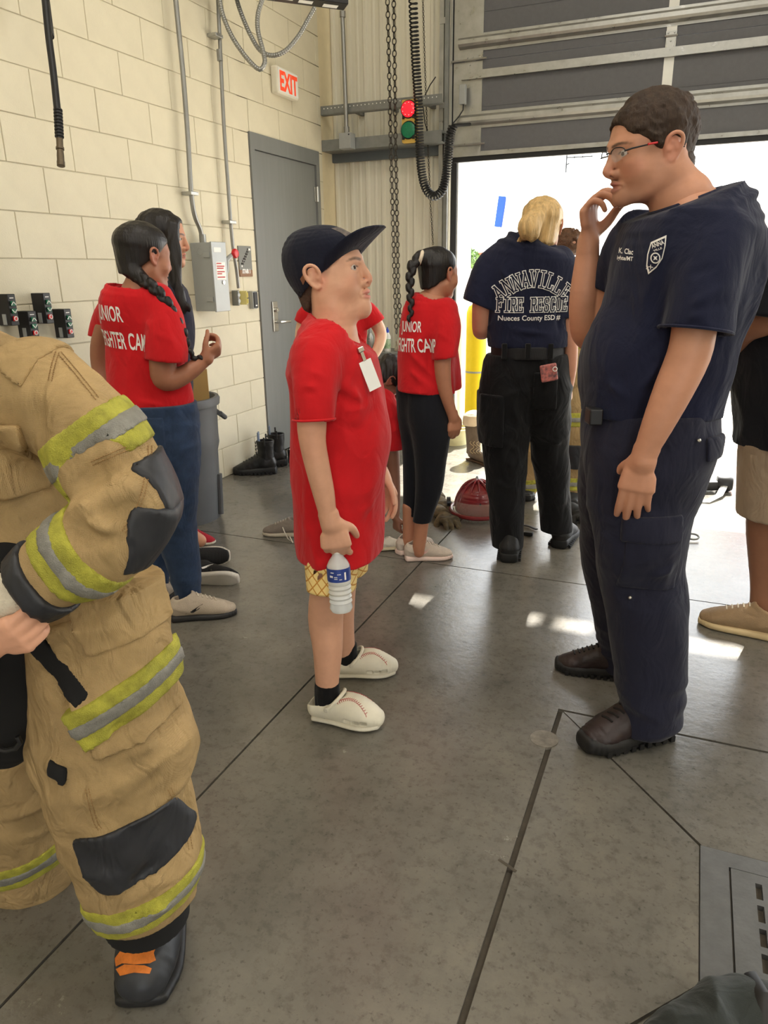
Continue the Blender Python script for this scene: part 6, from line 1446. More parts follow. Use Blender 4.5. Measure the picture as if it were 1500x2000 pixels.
# stitched seams on the coat and trousers (double rows)
bc_, btr = bvh(*cm), bvh(*tv)
M_thread = mat('brown_thread', (150, 118, 76), .9, var=.2)
def seam(tree, pts, par, n=60, gap=3.5):
    P = spline([(a, b) for a, b in pts], 10); L = np.r_[0, np.cumsum(np.linalg.norm(np.diff(P, axis=0), axis=1))]; g = Geo(); 
    for k in range(n):
        for off in (-gap, gap):
            s0, s1 = L[-1] * (k + .1) / n, L[-1] * (k + .8) / n; e = []
            for s in (s0, s1):
                x_, y_ = np.interp(s, L, P[:, 0]), np.interp(s, L, P[:, 1]); dx, dy = np.interp(s + 2, L, P[:, 0]) - x_, np.interp(s + 2, L, P[:, 1]) - y_; nn = math.hypot(dx, dy) + 1e-6
                h = tree.ray_cast(Vector(CAM), Vector(unit(ray(x_ - dy / nn * off, y_ + dx / nn * off)))); e.append(h)
            if e[0][0] and e[1][0] and (e[0][0] - e[1][0]).length < .03: g.tube([np.array(q[0]) + np.array(q[1]) * .0012 for q in e], .0008, 4)
    if g.v: obj('seam_stitching', g, M_thread, par)['kind'] = 'stuff'
seam(bc_, [(112, 688), (104, 715), (98, 745)], coat, 14); seam(bc_, [(116, 690), (150, 730), (190, 780)], coat, 22); seam(bc_, [(180, 905), (225, 885), (270, 868)], coat, 20); seam(bc_, [(292, 870), (290, 910), (272, 985), (240, 1040)], coat, 34); seam(bc_, [(58, 690), (40, 720), (0, 722)], coat, 14)
seam(btr, [(196, 1240), (215, 1290), (255, 1330)], tro, 24); seam(btr, [(170, 1540), (185, 1600), (196, 1620)], tro, 16); seam(btr, [(330, 1540), (360, 1600), (372, 1660)], tro, 24)
# wristlet and the hands that pull at it
sobj('wristlet', build([FF.ch([(80, 1140, -.155, 44), (45, 1160, -.16, 48), (10, 1165, -.16, 46), (-40, 1170, -.15, 40)], m=3)], .0045, disp=folds(.006, (22, 22, 22), 71)), mat('cream_knit', (206, 196, 176), .9, var=.12, bump=.3, bscale=260), ff)
wr = FF.P(-30, 1262, -.19)
hnF = build([FF.ch([(-160, 1320, -.15, 50), (-80, 1285, -.17, 44), (-30, 1262, -.19, 36)], m=2)] + hand(wr, FF.P(60, 1232, -.20) - wr, EH + Z3 * .3, Z3 - EH * .2, .78, (.75, .8, .85, .9), (.7, .1), .03), .0026, .008)
hnN = build([FF.ch([(120, 1110, -.15, 30), (40, 1165, -.155, 26), (-60, 1200, -.15, 26)], m=2)], .004)
SKFF = SKF
pos_h = FF.P(-190, 600, .15); HFh = Head2(pos_h, facing(200, -30), [(*FF.P(-170, 660, .15), .05), (*FF.P(-130, 730, .15), .07)], sc=.95, h=.006, skin=SKF)
core = build([FF.ch([(-140, 720, .15, 80), (60, 980, .12, 90), (150, 1200, .05, 80)], m=1)], .012)
body = skin_obj([(HFh.V, HFh.Q, HFh.cols), hnF, hnN, core], ff, SKF)
sobj('hair', scalp(HFh, .006), M_hair, ff)
# coat lining seen open at the front
sobj('coat_lining', build([FF.ch([(20, 1100, -.02, 60, .8), (20, 1250, -.02, 75, .8), (15, 1400, -.01, 80, .8), (0, 1450, 0, 60, .8)], m=3)], .006), M_liner, ff)
obj('pull_cord', Geo().tube([FF.P(u, v, -.075) for u, v in ((-5, 1462), (12, 1466), (30, 1462), (40, 1450), (34, 1438))], .0045, 8), M_black, ff, smooth=True)

# ---------------------------------------------------------------- person bending over a shoe
FX = Fig(768, 1068)
bp_ = thing('person', FX.O, 'dark haired child in red t-shirt bending down to grip a shoe behind the capped boy', 'person')
SKX = (128, 86, 66); fw = facing(10, -55); hp_ = FX.P(758, 742, .05)
HX = Head2(hp_, fw, [(*FX.P(745, 748, .05), .045), (*FX.P(725, 765, .06), .05), (*FX.P(700, 785, .06), .06)], sc=.88, h=.005, skin=SKX, shape=dict(brow=0, nose=.9))
wr = FX.P(772, 1010, -.02)
armX = build([FX.ch([(762, 840, .0, 15), (766, 885, .0, 14), (769, 930, .0, 12.5), (771, 970, -.01, 11), (772, 1008, -.02, 8.5)], m=3)] + hand(wr, FX.P(778, 1046, -.03) - wr, EH * .3 + RH * .5, RH - EH * .5, .78, (.8, .85, .9, .9), (.8, .2), .04), .0045, .01)
lx_ = build([FX.ch([(640, 890, .12, 26), (660, 980, .10, 18), (650, 1056, .1, 12)], m=2), FX.ch([(640, 890, .02, 26), (690, 980, .0, 18), (680, 1062, .0, 12)], m=2), FX.ch([(740, 780, .05, 30), (640, 890, .07, 32)], m=1)], .007)
skin_obj([(HX.V, HX.Q, HX.cols), armX, lx_], bp_, SKX)
sobj('hair', scalp(HX, .005, ((0, .06, .03), (0, .9, -1)), .012, (), .004), M_blackhair, bp_)
tors = FX.ch([(738, 776, .05, 30, 1.1), (715, 800, .06, 44, 1.3), (680, 845, .07, 46, 1.2), (640, 895, .07, 46, 1.15)], m=3)
f = tee(FX, tors, [(FX.ch([(744, 784, -.0, 24), (760, 815, -.03, 24), (766, 850, -.02, 22), (768, 884, -.01, 21)], m=2), FX.ch([(768, 868, -.01, 17), (768, 930, -.01, 17)], m=1, cap=.2), FX.P(768, 877, -.01), -Z3, .08)], .006, folds(.008, (10, 10, 10), 81), None, None)
sobj('t_shirt', f.mesh(1), M_redshirt, bp_)
sobj('shorts', build([FX.ch([(640, 890, .12, 34), (655, 965, .10, 28)], m=1), FX.ch([(640, 890, .02, 34), (675, 965, .0, 28)], m=1)], .007), M_trou, bp_)
WSH = dict(upper=mat('white_mesh', (206, 198, 182), .8, var=.14, bump=.2, bscale=280), sole=mat('cream_sole', (196, 182, 150), .7, var=.15), lace=mat('grey_lace', (170, 164, 156), .8))
shoe(bp_, pF(655, 1068), pF(705, 1066), 'sneaker', WSH, 1.1); shoe(bp_, pF(640, 1040), pF(690, 1036), 'sneaker', WSH, 1.1)
sp = thing('shoe', pF(765, 1078), 'pale grey running shoe tipped up in the bending child\'s hand', 'shoe')
shoe(sp, pF(741, 1076), pF(800, 1070), 'sneaker', WSH, 1.1, roll=.25, name='upper')

# ---------------------------------------------------------------- camper in red with hands on hips behind the boy
FR = Fig(668, 955)
rp = thing('person', FR.O, 'person in red camp t-shirt with elbows out standing behind the capped boy', 'person')
SKR = (226, 180, 150); fw = facing(-85, 0); hp_ = FR.P(655, 530, 0)
HR = Head2(hp_, fw, [(*FR.P(656, 560, 0), .045), (*FR.P(658, 585, 0), .05), (*FR.P(660, 610, 0), .07)], sc=.92, h=.006, skin=SKR)
arms = build([FR.ch([(716, 610, 0, 15), (735, 632, .0, 13), (744, 655, .0, 11.5), (738, 680, -.04, 10), (722, 705, -.09, 8), (706, 715, -.12, 9)], m=3), FR.ch([(600, 610, 0, 15), (590, 640, 0, 12), (588, 665, 0, 11), (598, 690, -.05, 9), (616, 712, -.1, 8)], m=3)], .005)
lgr = build([FR.ch([(645, 760, 0, 26), (645, 860, 0, 18), (646, 945, 0, 12)], m=2), FR.ch([(682, 760, 0, 26), (684, 860, 0, 18), (684, 945, 0, 12)], m=2), FR.ch([(662, 610, 0, 30), (664, 760, 0, 34)], m=1)], .008)
skin_obj([(HR.V, HR.Q, HR.cols), arms, lgr], rp, SKR); sobj('hair', scalp(HR, .006), M_hair, rp)
tors = FR.ch([(658, 592, 0, 24, 1), (660, 605, 0, 48, .6), (661, 640, 0, 54, .6), (663, 700, 0, 50, .65), (664, 770, 0, 52, .7)], m=3, cap=.35)
f = tee(FR, tors, [(FR.ch([(700, 600, 0, 20), (722, 618, 0, 21), (735, 638, 0, 20)], m=2), None, FR.P(732, 634, 0), unit(RH * .6 - Z3), .12), (FR.ch([(616, 600, 0, 20), (600, 618, 0, 19), (592, 640, 0, 18)], m=2), None, FR.P(594, 634, 0), unit(-RH * .5 - Z3), .12)], .007, folds(.008, (10, 10, 6), 91), (FR.P(658, 592), unit(Z3 - EH * .08), .06), (FR.P(664, 760), -Z3))
sv, sq = f.mesh(1); sh = sobj('t_shirt', (sv, sq), M_redshirt, rp); tr = bvh(sv, sq)
cpx = [(684 + 13 * math.cos(a), 618 + 16 * math.sin(a)) for a in np.linspace(0, 6.283, 13)[:-1]]
obj('chest_crest', pdecal(tr, FR, cpx, -.1), mat('pink_crest', (232, 158, 156), .8, col2=(206, 60, 66), scale=120), sh)
sobj('shorts', build([FR.ch([(650, 750, 0, 34), (646, 830, 0, 26)], m=1), FR.ch([(680, 750, 0, 34), (684, 830, 0, 26)], m=1)], .008), M_trou, rp)
for a_, b2 in (((640, 950), (642, 968)), ((682, 950), (686, 968))): shoe(rp, pF(*a_), pF(*b2), 'sneaker', WSH, 1.0, L=.25)

# ---------------------------------------------------------------- curly haired camper in turnout trousers by the opening
FC = Fig(1100, 978)
cu_ = thing('person', FC.O, 'curly haired person in tan turnout gear standing beyond the blonde woman', 'person')
SKC = (206, 150, 122); hp_ = FC.P(1098, 492, .0)
HC = Head2(hp_, facing(150, -8), [(*FC.P(1098, 515, 0), .045), (*FC.P(1096, 540, 0), .05), (*FC.P(1094, 560, 0), .07)], sc=.92, h=.0055, skin=SKC)
core = build([FC.ch([(1092, 560, 0, 40), (1080, 760, 0, 40)], m=1)], .01); skin_obj([(HC.V, HC.Q, HC.cols), core], cu_, SKC)
S = lambda n, **k: HC.segs(segs3(n, e=(0, 1, 0), **k)); c = S([(0, -.02, .0, .078, .095), (0, -.012, .05, .088, .105), (0, -.005, .09, .07, .085)], m=3, cap=.5); f = field([c], .005); f.add(c, .01); f.disp(lambda P: .016 * vnoise(P * 42) + .006 * vnoise(P * 90)); f.plane(HC.to([(0, .05, .03)])[0], HC.R @ unit((0, .6, -1)), .01)
sobj('hair', f.mesh(1), mat('curly_brown_hair', (92, 62, 40), .6, var=.4, scale=70, bump=.5, bscale=150), cu_)
l1 = FC.ch([(1092, 700, .0, 52, .9), (1108, 780, 0, 42), (1128, 840, -.02, 38), (1128, 890, -.03, 32), (1118, 945, -.02, 22)], m=3); l2 = FC.ch([(1080, 700, .02, 50, .9), (1050, 780, .05, 42), (1034, 850, .08, 34), (1030, 900, .1, 28), (1030, 948, .1, 22)], m=3)
f = field([l1, l2], .007); f.add(l1, .03).add(l2, .03); f.disp(folds(.010, (10, 10, 12), 95), .04); tq = sobj('turnout_trousers', f.mesh(1), M_tan, cu_)
for (u, v, d) in ((1122, 812, 0), (1030, 944, .1), (1118, 940, -.02)):
    sobj('reflective_band', patch(f, FC.P(u, v, d), (RH, EH, Z3), (.12, .16, .042), .004, .002), M_band, tq); sobj('silver_stripe', patch(f, FC.P(u, v, d), (RH, EH, Z3), (.12, .16, .015), .008, .002), M_silver, tq)
sobj('knee_pad', patch(f, FC.P(1125, 892, -.10), (RH, EH, Z3), (.06, .1, .075), .008, .02), M_pad, tq)
ct = FC.ch([(1094, 552, 0, 44, .9), (1092, 600, 0, 56, .8), (1092, 680, 0, 58, .85), (1098, 740, 0, 58, .9)], m=2, cap=.5); ct2 = FC.ch([(1128, 580, 0, 24), (1142, 640, -.02, 24), (1140, 700, -.05, 22), (1120, 740, -.1, 18)], m=2)
f = field([ct, ct2], .007); f.add(ct, .03).add(ct2, .03); f.disp(folds(.010, (10, 10, 12), 96), .04); cq = sobj('turnout_coat', f.mesh(1), M_tan, cu_)
sobj('reflective_band', patch(f, FC.P(1140, 668, -.03), (RH, EH, Z3), (.08, .12, .030), .004, .002), M_band, cq)
RB = dict(upper=mat('black_boot_rubber', (44, 46, 50)), sole=M_black, lace=M_orange)
shoe(cu_, pF(1122, 966), pF(1118, 985), 'workboot', RB, 1.1, name='rubber_boot', L=.28); shoe(cu_, pF(1030, 955), pF(1026, 975), 'workboot', RB, 1.1, name='rubber_boot', L=.28)

# ---------------------------------------------------------------- man at the right edge in khaki shorts
FK = Fig(1440, 1232)
km = thing('person', FK.O, 'man in black shirt, khaki shorts and tan boat shoes at the right edge', 'person')
SKK = (150, 104, 78); hp_ = FK.P(1640, 330, 0)
HK = Head2(hp_, facing(180, 0), [(*FK.P(1650, 370, 0), .055), (*FK.P(1640, 420, 0), .06), (*FK.P(1620, 460, 0), .09)], sc=1.0, h=.007, skin=SKK)
lg = build([FK.ch([(1520, 960, -.02, 50), (1505, 1020, -.01, 44), (1502, 1080, 0, 38), (1496, 1150, 0, 28), (1486, 1206, 0, 23), (1478, 1218, 0, 22)], m=3), FK.ch([(1540, 960, .15, 46), (1550, 1080, .2, 34), (1560, 1180, .22, 22)], m=2), FK.ch([(1580, 500, 0, 60), (1540, 900, 0, 60)], m=1)], .006)
ar = build([FK.ch([(1530, 560, -.14, 34), (1500, 620, -.15, 30), (1462, 640, -.10, 26), (1440, 665, -.02, 22), (1450, 690, .08, 18)], m=3)], .005)
skin_obj([(HK.V, HK.Q, HK.cols), lg, ar], km, SKK); sobj('hair', scalp(HK, .007), M_hair, km)
tors = FK.ch([(1615, 460, 0, 60, 1.3), (1590, 500, 0, 100, 1.3), (1560, 580, 0, 118, 1.1), (1545, 680, 0, 108, 1.1), (1545, 780, 0, 100, 1.1), (1548, 880, 0, 104, 1.15)], m=3, cap=.4)
f = tee(FK, tors, [(FK.ch([(1530, 510, -.14, 58), (1512, 570, -.17, 58), (1500, 625, -.18, 56)], m=2), None, FK.P(1498, 620, -.18), unit(-Z3 - RH * .15), .14)], .007, folds(.008, (9, 9, 5), 97), (FK.P(1585, 470), Z3, .1), (FK.P(1500, 862), unit(-Z3 + RH * .12)))
sobj('shirt', f.mesh(1), cloth('black_polo', (24, 25, 30)), km)
f = field([FK.ch([(1545, 840, -.02, 98, 1.1), (1520, 1015, -.02, 72)], m=1), FK.ch([(1555, 840, .1, 80), (1560, 1015, .16, 62)], m=1)], .007); f.add(FK.ch([(1547, 820, -.01, 88, 1.05), (1536, 880, -.02, 84), (1522, 1020, -.02, 75)], m=2, cap=.2), .02).add(FK.ch([(1555, 840, .1, 80), (1560, 1015, .16, 62)], m=1, cap=.2), .02); f.disp(folds(.006, (8, 8, 4), 98)); f.plane(FK.P(1500, 1003), unit(-Z3 + RH * .05)); sobj('shorts', f.mesh(1), cloth('khaki_cotton', (166, 146, 122)), km)
f = field([FK.ch([(1490, 1185, 0, 26), (1480, 1225, 0, 28)], m=1)], .005); f.add(FK.ch([(1490, 1192, 0, 25), (1478, 1222, 0, 27)], m=1, cap=.2), .01); sobj('sock', f.mesh(1), cloth('white_sock', (230, 228, 222)), km)
BS = dict(upper=mat('tan_canvas', (150, 124, 92), .8, var=.16, bump=.12, bscale=240), sole=mat('gum_sole', (200, 176, 132), .6, var=.1), lace=mat('cream_cord', (226, 214, 190), .8))
shoe(km, pF(1530, 1252), pF(1362, 1212), 'sneaker', BS, 1.15, name='boat_shoe'); shoe(km, pF(1590, 1190), pF(1490, 1165), 'sneaker', BS, 1.1, name='boat_shoe')

# ---------------------------------------------------------------- child outside, mostly hidden
FO = Fig(0, O=(2.95, 8.3, 0))
co = thing('person', FO.O, 'child outside in red t-shirt, only a hanging arm showing beyond the navy shirt', 'person')
SKO = (232, 172, 150); Q0 = FO.O
def chp(nodes, m=2): return segs3([(Q0[0] + a, Q0[1] + b, c, r, r) for a, b, c, r in nodes], m=m)
ob = FO.P(1440, 690)
x_o = float(ob[0] - Q0[0]); HO = Head2(Q0 + (x_o + .32, 0, 1.28), (0, -1, 0), [(*(Q0 + (x_o + .32, 0, 1.2)), .045), (*(Q0 + (x_o + .32, 0, 1.1)), .06)], sc=.85, h=.009, skin=SKO)
wr = Q0 + (x_o, 0, float(ob[2]) + .03)
skin_obj([(HO.V, HO.Q, HO.cols), build([chp([(x_o + .12, 0, float(ob[2]) + .32, .036), (x_o + .06, 0, float(ob[2]) + .17, .032), (x_o, 0, float(ob[2]) + .03, .022)])] + hand(wr, (-.1, 0, -1), (1, 0, 0), (0, -1, 0), .85, (.5,) * 4, (.5, .3), .1), .006, .01), build([chp([(x_o + .25, 0, .62, .06), (x_o + .25, 0, .03, .035)]), chp([(x_o + .40, 0, .62, .06), (x_o + .40, 0, .03, .035)]), chp([(x_o + .32, 0, .6, .1), (x_o + .32, 0, 1.0, .1)])], .012)], co, SKO)
tv = tee(FO, chp([(x_o + .32, 0, 1.1, .07), (x_o + .32, 0, 1.02, .15), (x_o + .32, 0, .85, .15), (x_o + .32, 0, .55, .16)]), [(chp([(x_o + .2, 0, 1.04, .07), (x_o + .12, 0, .9, .07), (x_o + .10, 0, .85, .07)]), None, Q0 + (x_o + .11, 0, .88), (-.3, 0, -1), .09)], .009, folds(.008, (10, 10, 6), 99), None, (Q0 + (0, 0, .55), (0, 0, -1)))
sobj('t_shirt', tv.mesh(1), M_redshirt, co); sobj('hair', scalp(HO, .009), M_hair, co); sobj('shorts', build([chp([(x_o + .25, 0, .62, .085), (x_o + .25, 0, .40, .075)]), chp([(x_o + .40, 0, .62, .085), (x_o + .40, 0, .40, .075)])], .009), M_trou, co)
for dx in (.25, .40): shoe(co, Q0 + (x_o + dx, .06, 0), Q0 + (x_o + dx, -.14, 0), 'sneaker', WSH, 1.1, lift=-.012, L=.22)
# ================================================================ things on the walls
def boxL(u0, u1, v0, v1, dep, x0=0.0):
    """box on the left wall whose near side meets the wall at pixel u0; u1 the far edge of its front"""
    a = pL(u0, (v0 + v1) / 2, x0); y0 = float(a[1]); y1 = float(pL(u1, (v0 + v1) / 2, x0 + dep)[1]); z1 = float(pL((u0 + u1) / 2, v0, x0 + dep / 2)[2]); z0 = float(pL((u0 + u1) / 2, v1, x0 + dep / 2)[2])
    return y0, y1, z0, z1
WX_, WY_, WZ_ = np.array([1.0, 0, 0]), np.array([0, 1.0, 0]), Z3
# exit sign
y0, y1, z0, z1 = 5.0, 5.30, float(pL(550, 188)[2]), float(pL(550, 143)[2])
z0, z1 = 2.527, 2.70
es = thing('exit_sign', (0, y0, z0), 'white exit sign with red letters on the block wall above the grey door', 'exit sign')
obj('housing', Geo().ab((0, y0, z0), (.055, y1, z1), .012), mat('cream_plastic', (232, 226, 208), .45, var=.03), es)
obj('face', Geo().ab((.055, y0 + .012, z0 + .012), (.058, y1 - .012, z1 - .012), .001), M_white, es)
obj('letters', text_flat('EXIT', (.0595, (y0 + y1) / 2, z0 + .028), WY_, WZ_, .165, .006, 0, sx=.74), mat('exit_red', (232, 74, 40), .5, emit=.35, var=.03), es)
# disconnect switch
pa = pL(371, 476); bd_ = .155; yb = float(pa[1]); y1 = float(pL(440, 475, bd_)[1]); z1 = float(pa[2]) + .005; z0 = float(pL(381, 608)[2])
ds = thing('disconnect_switch', (0, yb, z0), 'tall grey electrical disconnect box with red knob lever on the block wall', 'electrical box')
obj('enclosure', Geo().ab((0, yb, z0), (bd_ - .012, y1, z1), .004), M_boxgray, ds)
dd = obj('cover', Geo().ab((bd_ - .012, yb - .003, z0 - .004), (bd_, y1 + .003, z1 + .004), .003), M_boxgray, ds)
yc = (yb + y1) / 2; hz = z1 - z0
for zz in (.82, .18): obj('latch', Geo().ab((bd_ * .6, yb - .008, z0 + hz * zz - .015), (bd_ * .9, yb, z0 + hz * zz + .015), .002), M_boxgray, ds)
obj('knockout', ring((bd_ * .45, yb - .001, z1 - .05), WX_ * .02, WZ_ * .02, .0015, 24), M_boxgray, ds)
obj('warning_label', Geo().ab((bd_, yc - .045, z0 + hz * .46), (bd_ + .001, yc + .055, z0 + hz * .72)), M_paper, dd)
obj('rating_label', Geo().ab((bd_, yc - .055, z0 + hz * .86), (bd_ + .001, yc + .02, z0 + hz * .93)), M_paper, dd)
g = Geo()
for i, (zz, ww) in enumerate(((.70, .05), (.66, .08), (.63, .07), (.58, .08), (.55, .05), (.50, .08))): g.ab((bd_ + .001, yc - .038, z0 + hz * zz - .004), (bd_ + .0016, yc - .038 + ww, z0 + hz * zz + .003))
obj('label_print', g, mat('label_red', (186, 70, 70), .7, var=.3, scale=90), dd)['kind'] = 'stuff'
obj('key_lock', Geo().lathe([(.012, 0), (.012, .006)], (bd_, yc + .02, z0 + hz * .42), WX_, 14), M_chrome, dd)
kp_ = pL(462, 495, .17)
obj('handle', Geo().tube([(bd_ * .6, y1 + .01, float(kp_[2]) - .16), (bd_ * .8, y1 + .03, float(kp_[2]) - .10), (.13, y1 + .035, float(kp_[2]) - .04), (.15, float(kp_[1]), float(kp_[2]))], [.02, .024, .018, .014], 10), M_boxgray, ds, smooth=True)
obj('knob', Geo().lathe([(.010, -.01), (.028, 0), (.030, .012), (.024, .022), (.010, .026)], (.15, float(kp_[1]), float(kp_[2])), WX_, 20), M_red, ds, smooth=True)
# conduits
def conduit(name_label, pts, r, off, straps=(), couplings=()):
    P = [pL(u, v, off) for u, v in pts]; t = thing('conduit', P[-1], name_label, 'conduit', 'steel conduits on the block wall')
    d = unit(P[0] - P[1]); P = [P[0] + d * (5.55 - P[0][2]) / max(d[2], .2)] + P
    obj('pipe', Geo().tube(spline([tuple(p) for p in P], 6), r, 12), M_conduit, t, smooth=True)
    for u, v in straps:
        p = pL(u, v, off); obj('strap', Geo().box(p + (-.01, 0, 0), (off + .02, .075, .02), None, .003), M_galv, t)
    for u, v in couplings:
        p = pL(u, v, off); obj('coupling', Geo().lathe([(r * 1.5, -.03), (r * 1.5, .03)], p, WZ_, 12), M_conduit, t)
    return t
conduit('steel conduit bending into the top of the grey disconnect box', [(344, 8), (357, 140), (367, 270), (373, 372), (380, 420), (391, 448), (396, 472)], .014, .05, [(374, 378)], [(396, 468)])
conduit('thin steel conduit running down past the red knob to the small outlet box', [(426, 8), (429, 70), (437, 240), (446, 370), (451, 440), (456, 490), (462, 527), (466, 563)], .0115, .045, [(423, 70), (450, 434)], [(429, 108)])
# outlet box, yellow device, card reader, stair sign
def small(name, u0, u1, v0, v1, dep, m, label, cat, bev=.004):
    y0, y1, z0, z1 = boxL(u0, u1, v0, v1, dep); t = thing(name, (0, y0, z0), label, cat); obj('body', Geo().ab((0, y0, z0), (dep, y1, z1), bev), m, t); return t, y0, y1, z0, z1
t, y0, y1, z0, z1 = small('outlet_box', 453, 468, 567, 597, .05, M_galvd, 'small steel outlet box at the foot of the thin conduit', 'outlet box')
for dz in (.3, .7): obj('outlet', Geo().lathe([(.014, 0), (.014, .003)], (.05, (y0 + y1) / 2, z0 + (z1 - z0) * dz), WX_, 14), M_boxgray, t)
t, y0, y1, z0, z1 = small('call_point', 468, 484, 568, 595, .055, mat('yellow_plastic', (226, 214, 140), .45, var=.05), 'pale yellow call point beside the small steel outlet box', 'call point')
obj('cover', Geo().ab((.055, y0 + .008, z0 + .01), (.062, y1 - .008, z1 - .01), .002), mat('yellow_cover', (238, 224, 120), .3, var=.03), t); obj('arrow', Geo().ab((.062, (y0 + y1) / 2 - .012, z0 + .04), (.063, (y0 + y1) / 2 + .012, z0 + .046)), M_black, t)
t, y0, y1, z0, z1 = small('card_reader', 486, 503, 569, 603, .035, M_boxgray, 'dark grey card reader beside the grey steel door', 'card reader'); obj('front', Geo().ab((.035, y0 + .006, z0 + .006), (.042, y1 - .004, z1 - .006), .003), M_blackp, t); obj('mark', Geo().ab((.042, (y0 + y1) / 2 - .01, z0 + .018), (.0425, (y0 + y1) / 2 + .01, z0 + .026)), M_white, t)
a, b2 = pL(463, 480), pL(492, 540); y0, y1, z1, z0 = float(a[1]), float(b2[1]), float(a[2]), float(b2[2])
zm = z0 + (z1 - z0) * .22
ss = thing('stair_sign', (0, y0, z0), 'grey stair sign with white stair symbol and wood strip reading STAIR 1', 'sign')
obj('plate', Geo().ab((0, y0, zm), (.008, y1, z1), .002), mat('grey_sign', (122, 122, 116), .5, var=.03), ss)
obj('name_strip', Geo().ab((0, y0, z0), (.009, y1, zm), .002), mat('wood_strip', (140, 104, 76), .6, var=.2, scale=10, stretch=(1, 4, 40)), ss)
W_ = y1 - y0; H_ = z1 - zm; stp = []
for i in range(7): stp += [(.18 + .09 * i, .16 + .10 * i), (.18 + .09 * i, .26 + .10 * i)]
stp.append((.88, .86))
v2, f2 = strokes([[(a_ * W_, b3 * H_) for a_, b3 in stp]], .013)
obj('stair_symbol', (np.array([(.0095, y0 + p[0], zm + p[1]) for p in v2]), f2), M_print, ss)
obj('lettering', text_flat('STAIR 1', (.0105, (y0 + y1) / 2, z0 + .022), WY_, WZ_, .038, .002, 0, sx=.8), M_print, ss)
# four door control stations
for (u0, u1, v0, v1), pl in zip(((-6, 34, 574, 636), (34, 74, 607, 662), (64, 102, 572, 632), (105, 142, 603, 660)), ('leftmost, highest by the frame edge', 'second from left, half behind the tan shoulder', 'third from left, upper', 'rightmost, lower')):
    y0, y1, z0, z1 = boxL(u0, u1, v0, v1, .075)
    t = thing('door_control', (0, y0, z0), 'black door control with green and red buttons, ' + pl, 'control box', 'door controls on the block wall')
    obj('case', Geo().ab((0, y0, z0), (.075, y1, z1), .003), M_blackp, t); yc = (y0 + y1) / 2; hh = z1 - z0; bw = (y1 - y0) * .24
    obj('header_print', Geo().ab((.075, yc - bw, z0 + hh * .86), (.0755, yc + bw, z0 + hh * .89)), M_print, t)
    for k, (zz, m_) in enumerate(((.70, M_green), (.46, M_green), (.22, M_red))):
        bt_ = obj('button', Geo().ab((.075, yc - bw, z0 + hh * (zz - .08)), (.083, yc + bw, z0 + hh * (zz + .08)), .002), m_, t)
        zc = z0 + hh * zz
        if k < 2:
            sg = 1 if k == 0 else -1; v2, f2 = strokes([[(-.012, -.006 * sg), (0, .008 * sg), (.012, -.006 * sg)]], .004); obj('symbol', (np.array([(.0836, yc + p[0], zc + p[1]) for p in v2]), f2), M_print, bt_)
        else: obj('symbol', ring((.0836, yc, zc), WY_ * .009, WZ_ * .009, .002, 14, tubes=5), M_print, bt_)
    obj('side_tab', Geo().ab((.03, y0 - .004, z0 + .004), (.05, y0, z0 + .05)), M_boxgray, t)
# hanging air hose
hp2 = [pD(u, v, 3.1) for u, v in ((82, -60), (88, 0), (95, 70), (104, 140), (111, 205), (113, 222))]
hs_ = thing('air_hose', pD(119, 327, 3.1), 'black air hose with quick coupling hanging in front of the block wall', 'hose')
top = hp2[0] + Z3 * (5.5 - hp2[0][2]); obj('hose', Geo().tube(spline([tuple(top)] + [tuple(p) for p in hp2], 8), .0145, 14), M_black, hs_, smooth=True)
ax_ = unit(pD(119, 327, 3.1) - pD(113, 218, 3.1)); p0 = pD(113, 212, 3.1)
prof = []
for i in range(9): prof += [(.0185, .004 + i * .014), (.0185, .010 + i * .014), (.0145, .012 + i * .014), (.0145, .0175 + i * .014)]
obj('strain_relief', Geo().lathe(prof, p0, ax_, 14), M_black, hs_)
obj('coupling', Geo().lathe([(.012, .125), (.014, .13), (.014, .165), (.017, .166), (.017, .175), (.013, .176), (.015, .20), (.015, .225), (.0165, .226), (.0165, .245), (.010, .246)], p0, ax_, 14), mat('dull_brass', (104, 92, 76), .4, .7, var=.15), hs_)
# dark fixture with labels and two flexible conduits, pipe and junction box
q0, q1 = pD(505, -14, 4.3), pD(676, 9, 4.45); axf = unit(q1 - q0); q0 = q0 - axf * .6
fx = thing('ceiling_fixture', q1, 'dark bar fixture with white labels hanging above the exit sign', 'fixture')
nf = unit(np.cross(axf, Z3)); R_ = np.stack([axf, nf, np.cross(axf, nf) * -1], 1)
obj('bar', Geo().box((q0 + q1) / 2, (float(np.linalg.norm(q1 - q0)), .12, .03), R_, .004), M_blackp, fx)
for u, v, wd in ((560, -3, .08), (597, 4, .085), (645, 12, .09)):
    d = ray(u, v); c0 = (q0 + q1) / 2 - R_[:, 2] * .0165; n_ = R_[:, 2]; p = CAM + d * (np.dot(c0 - CAM, n_) / np.dot(d, n_)); obj('label', Geo().box(p, (wd, .05, .001), R_), M_paper, fx)
for s in (.15, .75): obj('hanger', Geo().tube([q0 + (q1 - q0) * s, (q0 + (q1 - q0) * s) * (1, 1, 0) + Z3 * 5.6], .004, 6), M_conduit, fx)
def flex(label, pts, dp):
    P = spline([tuple(pD(u, v, d)) for (u, v), d in zip(pts, dp)], 30); L = np.r_[0, np.cumsum(np.linalg.norm(np.diff(P, axis=0), axis=1))]; n = int(L[-1] / .0045); s = np.linspace(0, L[-1], n)
    Q = np.stack([np.interp(s, L, P[:, k]) for k in range(3)], 1); t = thing('flexible_conduit', Q[len(Q) // 2], label, 'conduit', 'flexible conduits near the ceiling')
    obj('ribbed_tube', Geo().tube(Q, [.0135 if i % 3 else .0115 for i in range(n)], 10), M_conduit, t, smooth=True)
